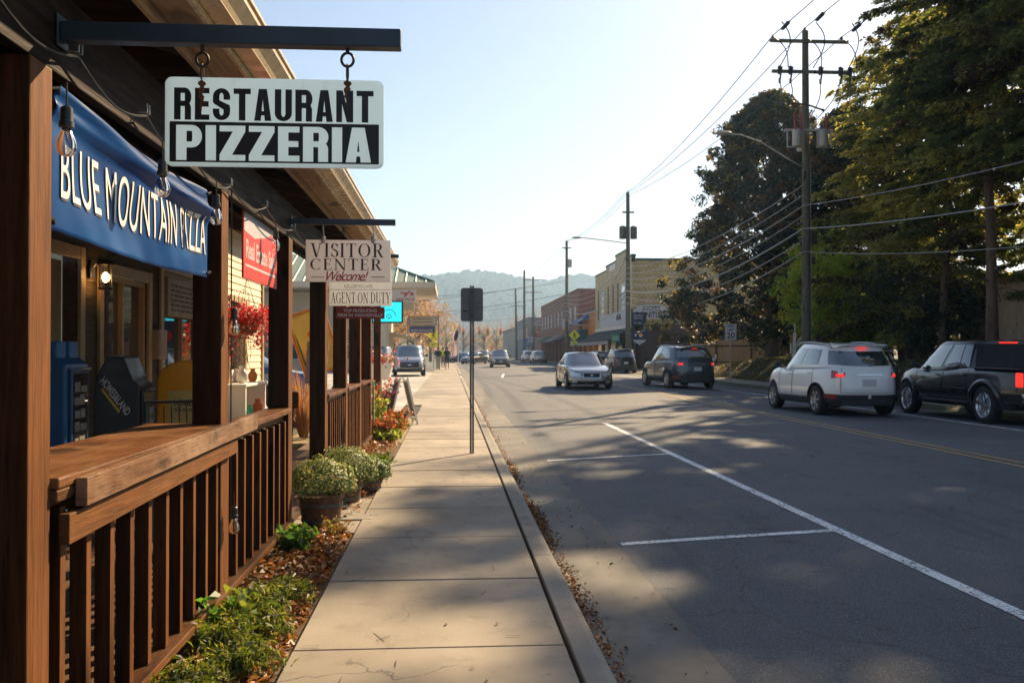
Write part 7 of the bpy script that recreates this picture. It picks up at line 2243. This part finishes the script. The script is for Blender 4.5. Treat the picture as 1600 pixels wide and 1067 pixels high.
# ------------------------------------------------------------------ left side beyond the porch
gs = bthing('service_station', 'cream service station with a green ribbed metal roof across the parking lot', (-1.2, 68, 0))
grn = plain("green_metal_roof", (.045,.16,.09), .45, .3, .1, 3); cr = plain("cream_fascia", (.66,.58,.45), .6)
# hipped roof: eave at z 6.5, ridge at 8.9, extends to the left
ew, ed = 26.0, 14.0
R0 = [(0,0,6.55),(-ew,0,6.55),(-ew,ed,6.55),(0,ed,6.55)]; RA, RB_ = (-6.2,ed/2,9.3), (-ew+6.2,ed/2,9.3)
m = MB(); m.add(R0+[RA,RB_], [(1,0,4,5),(0,3,4),(3,2,5,4),(2,1,5)]); 
m.build('roof', plain("pale_green_roof", (.30,.36,.27), .5, .2, .1, 3), gs)
m = MB(); xr = -.6
while xr > -ew+.5:
    top = min(1, -xr/6.2, (ew+xr)/6.2); m.tube([(xr,-.02,6.58),(xr,ed/2*top,6.58+2.75*top)], .055, 4); xr -= .75
for k in range(1, 9): 
    y = k*ed/9; t_ = min(y, ed-y)/(ed/2); m.tube([(.02,y,6.58),(-6.2*t_,y,6.58+2.75*t_)], .055, 4)
m.tube([(0,0,6.6),RA], .09, 5); m.build('roof_ribs', grn, gs)
m = MB(); m.box(-ew,.05,-.12,-.02,6.15,6.58); m.box(.02,.12,-.12,ed,6.15,6.58); m.build('fascia', grn if False else cr, gs)
m = MB(); m.box(-ew,.0,.0,ed,6.08,6.14); m.build('soffit', plain("cream_soffit", (.60,.52,.40), .7), gs)
m = MB(); m.box(-ew,-3.8,3,ed-1,0,6.0); m.box(-3.9,-1.6,3,3.2,4.6,6.0) ; m.build('wall', plain("cream_wall", (.62,.54,.42), .7), gs)
for x in (-3.9,-11,-18):
    m = MB(); m.rbox(x-.25,x+.25,.5,1.0,0,6.08,.02); m.build('column', cr, gs)
for q in range(5): win(gs, -6-q*3.6, 2.94, .8, 2.6, 2.4, '-Y')
ssn = thing('station_sign', 'cream sign with red lettering hung under the service station eave', 'sign', (-3.6, 66.0, 0))
m = MB(); m.rbox(-1.2,1.15,-.08,.08,4.95,5.85,.02); m.build('panel', plain("cream_sign_face", (.62,.55,.46), .5), ssn)
lettering("ey's", 1.0, .42, (.0,-.09,5.35), RX, UZ, bold=.05, mat=M['red'], parent=ssn); lettering("SERVICE", 1.3, .17, (-.25,-.09,5.08), RX, UZ, bold=.02, mat=M['red'], parent=ssn)
m = MB()
for x in (-.9,.9): m.cyl((x,0,5.85),(x,0,6.2),.03,n=6)
m.build('hanger', M['steel'], ssn)
# insurance sign on a post
p = at(661, 508, 78)
t = thing('roadside_sign', 'cream and navy office sign on a pole before the autumn trees', 'sign', (p.x,78,0))
m = MB(); m.rbox(-1.2,1.2,-.1,.1,3.65,4.45,.02); m.rbox(-1.05,1.05,-.12,-.1,3.0,3.62,.01)
m.build('panel', M['cream_trim'], t)
m = MB(); m.rbox(-1.12,1.12,-.13,-.105,3.72,4.38,.01); m.build('upper_face', plain("cream_sign_face", (.62,.55,.46), .5), t)
m = MB(); m.rbox(-1.15,1.0,-.14,-.122,3.02,3.60,.01); m.build('lower_face', plain("navy_sign_face", (.05,.07,.22), .5), t)
lettering("INSURANCE", 1.8, .22, (-1.0,-.145,3.1), RX, UZ, bold=.03, mat=M['clean_white'], parent=t)
m = MB(); 
for z in (4.15,3.88): m.box(-.9,.8,-.136,-.131,z,z+.10)
m.build('print', M['cream_trim'], t)
m = MB(); m.cyl((1.3,0,-.1),(1.3,0,4.6),.07,n=8); m.build('pole', M['steel'], t)
m = MB(); m.cyl((-1.3,0,-.1),(-1.3,0,4.3),.07,n=8); m.build('pole', M['steel'], t)
# low canopy building with sloping pale roof edge and a board fence
cn = thing('drive_canopy', 'low building with a pale yellow sloping canopy edge behind the parked suv', 'building', (-6.2, 76, 0))
m = MB(); m.prism([(-1.2,3.35),(3.7,2.2),(3.7,2.32),(-1.2,3.55)], 0, 6); m.build('roof', plain("pale_yellow_roof", (.72,.62,.30), .5), cn)
m = MB(); m.prism([(-1.2,3.56),(3.75,2.34),(3.75,2.42),(-1.2,3.68)], -.05, 6.05); m.build('edge', M['white_paint'], cn)
for x in (-.8,3.3):
    m = MB(); m.rbox(x-.08,x+.08,.3,.46,0,2.3 if x > 0 else 3.3,.01); m.build('post', M['white_paint'], cn)
board_fence('orange brown board fence behind the parked suvs', -13, 79, -6.6, 79, 0, 2.9, (.36,.17,.08), (.52,.28,.14), 'board_fence')
# flag on its staff
p = at(711, 520, 92)
t = thing('flag', 'american flag hanging from a staff beside the far sidewalk', 'flag', (p.x+.3,92,0))
m = MB(); m.cyl((0,0,-.1),(.15,0,3.9),.03,n=8); m.build('staff', M['white_paint'], t)
def fl_pt(u, v): return (-.06-.50*u+.10*math.sin(v*9+u*4), .10*math.sin(u*9+v*3), 3.7-2.6*v-.35*u)
m = MB(); m.grid([[fl_pt(i/13*1.0, j/10) for i in range(14)] for j in range(11)])
o = m.build('cloth', [M['red'], M['clean_white']], t, smooth='all')
o.data.polygons.foreach_set('material_index', [(k % 13) % 2 for k in range(len(o.data.polygons))])
m = MB(); m.grid([[(fl_pt(i/10*.55, j/8*.42)[0], fl_pt(i/10*.55, j/8*.42)[1]-.012, fl_pt(i/10*.55, j/8*.42)[2]) for i in range(11)] for j in range(9)]); m.build('canton', plain("flag_navy", (.02,.03,.12), .7), o)

# autumn trees far down the left side and beyond the junction
aut = [leafmat("autumn_orange", (.42,.20,.06), .45, (.75,.35,.08)), leafmat("autumn_tan", (.38,.25,.13), .4, (.65,.42,.18)), leafmat("autumn_rust", (.26,.12,.05), .4, (.5,.2,.06)), leafmat("autumn_green", (.10,.12,.04), .4, (.3,.34,.06))]
spec_ = [(-8,112,10,4.5),(-4.6,120,9,3.6),(-13,105,9,4),(-3.2,150,11,4.0),(-8.5,140,13,5),(8,215,9,4),(3.5,240,9,5),(-1,230,10,5),(15.5,210,11,4.2),(12,235,10,4.5),(17.5,186,11,3.8),(7,260,10,5),(-6,200,12,6),(-18,130,10,5),(-12,170,12,6)]
lbl = ['orange autumn tree left of the office sign','slim amber autumn tree right of the office sign','brown green autumn tree behind the board fence','tan half bare tree beyond the left crossing sign','tall peach coloured autumn tree behind the office sign','faded bare tree behind the traffic lights','wide tan bare tree closing the end of the street','pinkish bare tree left of the far street end','brown bare tree beyond the grey building','thin bare tree above the far white cars','bare grey brown tree behind the grey building','low tan tree at the very end of the street','large faded orange tree far down the left side','rusty tree behind the service station','tall thin brown tree behind the service station']
for i, ((x, y, h, r_), lb_) in enumerate(zip(spec_, lbl)):
    bare = i in (5,6,7,8,9,10,11)
    broadleaf(lb_, (x,y,-.1), h, r_, 100+i, aut, [.35,.35,.2,.1] if not bare else [.1,.6,.25,.05], leaf=.24 if not bare else .16, n_cl=110, per=34 if not bare else 16, trunkr=.2, z0=.2, name='autumn_tree', group='autumn trees down the street', barkm=bark_g)
# wooded belt beyond the houses hides the terrain's far edge
n = 42000
rs = np.random.default_rng(5)
X = rs.uniform(-420, 520, n); Yb = rs.uniform(300, 420, n)+np.abs(X)*.1
keep = np.abs(X-7) > 5; X = X[keep]; Yb = Yb[keep]; n = len(X)
hgt = 7+4*np.sin(X*.05)+2.5*np.sin(X*.21+1)+1.5*np.sin(X*.53)
Z = rs.uniform(0,1,n)**.8*hgt
v, f = leaf_quads(np.stack([X,Yb,Z],1), rs.normal(size=(n,3)), 1.5, .8, .3, rs)
kind(np_mesh('woodland', v, f, [aut[1],aut[2],aut[3],drk[1]], rs.choice(4,n,p=[.35,.3,.2,.15]), None), 'stuff')

# ------------------------------------------------------------------ people walking on the far sidewalk
skin = plain("skin", (.42,.24,.16), .6)
def person(label, loc, rz, shirt, legs, hair, stride=.16, h=1.75, shorts=False, arm=0.):
    t = thing('person', label, 'person', loc, R(rz), 'people walking on the far sidewalk')
    k_ = h/1.75
    J = {'pel':(0,0,.95),'wai':(0,0,1.10),'che':(0,-.01,1.32),'sho':(0,0,1.43),'nec':(0,0,1.50),'hd0':(0,.01,1.60),'hd1':(0,.01,1.68),
         'hl':(-.09,0,.92),'kl':(-.10,stride*.7,.50),'al':(-.10,stride*.9,.09),'tl':(-.10,stride*.9+.15,.035),
         'hr':(.09,0,.92),'kr':(.10,-stride*.2,.50),'ar':(.10,-stride*1.3,.12),'tr':(.10,-stride*1.3+.14,.035),
         'sl':(-.19,0,1.42),'el':(-.25,-.06,1.14),'wl':(-.24,.06+arm,.92),'fl':(-.23,.10+arm,.80),
         'sr':(.19,0,1.42),'er':(.25,.05,1.14),'wr':(.24,.14,.94),'fr':(.23,.18,.82)}
    rad = {'pel':.145,'wai':.135,'che':.16,'sho':.09,'nec':.055,'hd0':.088,'hd1':.085,'hl':.095,'kl':.062,'al':.042,'tl':.035,'hr':.095,'kr':.062,'ar':.042,'tr':.035,'sl':.062,'el':.045,'wl':.032,'fl':.035,'sr':.062,'er':.045,'wr':.032,'fr':.035}
    E_ = [('pel','wai'),('wai','che'),('che','sho'),('sho','nec'),('nec','hd0'),('hd0','hd1'),('pel','hl'),('hl','kl'),('kl','al'),('al','tl'),('pel','hr'),('hr','kr'),('kr','ar'),('ar','tr'),('sho','sl'),('sl','el'),('el','wl'),('wl','fl'),('sho','sr'),('sr','er'),('er','wr'),('wr','fr')]
    def skinned(name, keys, edges, mat, grow=0., over=None, root=None):
        ks = list(keys); me = bpy.data.meshes.new(name)
        me.from_pydata([tuple(c*k_ for c in (over or J).get(q, J[q])) for q in ks], [(ks.index(a), ks.index(b)) for a, b in edges if a in ks and b in ks], [])
        o = bpy.data.objects.new(name, me); C.objects.link(o)
        s_ = o.modifiers.new('s','SKIN'); o.modifiers.new('u','SUBSURF').levels = 1
        for i, q in enumerate(ks):
            sv = me.skin_vertices[0].data[i]; r_ = (rad[q]+grow)*k_; sv.radius = (r_*1.12, r_) if q in ('pel','wai','che') else (r_, r_); sv.use_root = (q == (root or ks[0]))
        bpy.context.view_layer.update()
        m2 = bpy.data.meshes.new_from_object(o.evaluated_get(bpy.context.evaluated_depsgraph_get()))
        bpy.data.objects.remove(o); m2.materials.clear(); m2.materials.append(mat)
        m2.polygons.foreach_set('use_smooth', [True]*len(m2.polygons))
        o2 = bpy.data.objects.new(name, m2); link(o2, t); return o2
    skinned('body', J.keys(), E_, skin)
    skinned('shirt', ['pel','wai','che','sho','sl','el','sr','er'], E_, shirt, .016)
    lk = ['pel','hl','kl','hr','kr'] if shorts else ['pel','hl','kl','al','hr','kr','ar']
    skinned('trousers', lk, E_, legs, .018)
    m = MB(); m.ball((0,-.012*k_,1.70*k_), .105*k_, 12, sq=(.88,1,1.0)); m.build('hair', hair, t, smooth='all')
    for q in ('tl','tr'):
        p_ = J[q]; m = MB(); m.rbox(p_[0]-.05,p_[0]+.05,p_[1]-.20,p_[1]+.08,p_[2]-.035,p_[2]+.055,.025); m.build('shoe', M['white_paint'] if shorts else M['ink'], t, smooth='all')
dk_hair = plain("dark_hair", (.03,.02,.015), .7)
person("person in a black t-shirt and light trousers walking away, left of the pair", (-.93,73,0), 0, plain("black_shirt", (.02,.02,.022), .8), plain("khaki_cloth", (.42,.36,.30), .8), dk_hair, .16)
person("person in a dark top and dark shorts walking away, right of the pair", (-.22,73.4,0), -4, plain("navy_shirt", (.018,.02,.03), .8), plain("dark_shorts", (.03,.03,.035), .8), dk_hair, -.15, shorts=True)
person("person in a fluorescent yellow vest standing beyond the walking pair", (-.62,83,0), 180, plain("hi_vis", (.55,.75,.04), .6), plain("grey_trousers", (.2,.2,.2), .8), dk_hair, .05)
# ------------------------------------------------------------------ haze in the valley air
hz = MB(); hz.box(-4300, 4300, -1250, 4300, -6, 160)
k = NT("valley_haze"); k.t.nodes.remove(k.b)
pv = k.n("ShaderNodeVolumePrincipled"); pv.inputs['Color'].default_value = (.46,.70,1.0,1); pv.inputs['Density'].default_value = 0.0005; pv.inputs['Anisotropy'].default_value = .35
k.l(pv.outputs[0], k.out.inputs['Volume'])
kind(hz.build('haze', k.m), 'stuff')
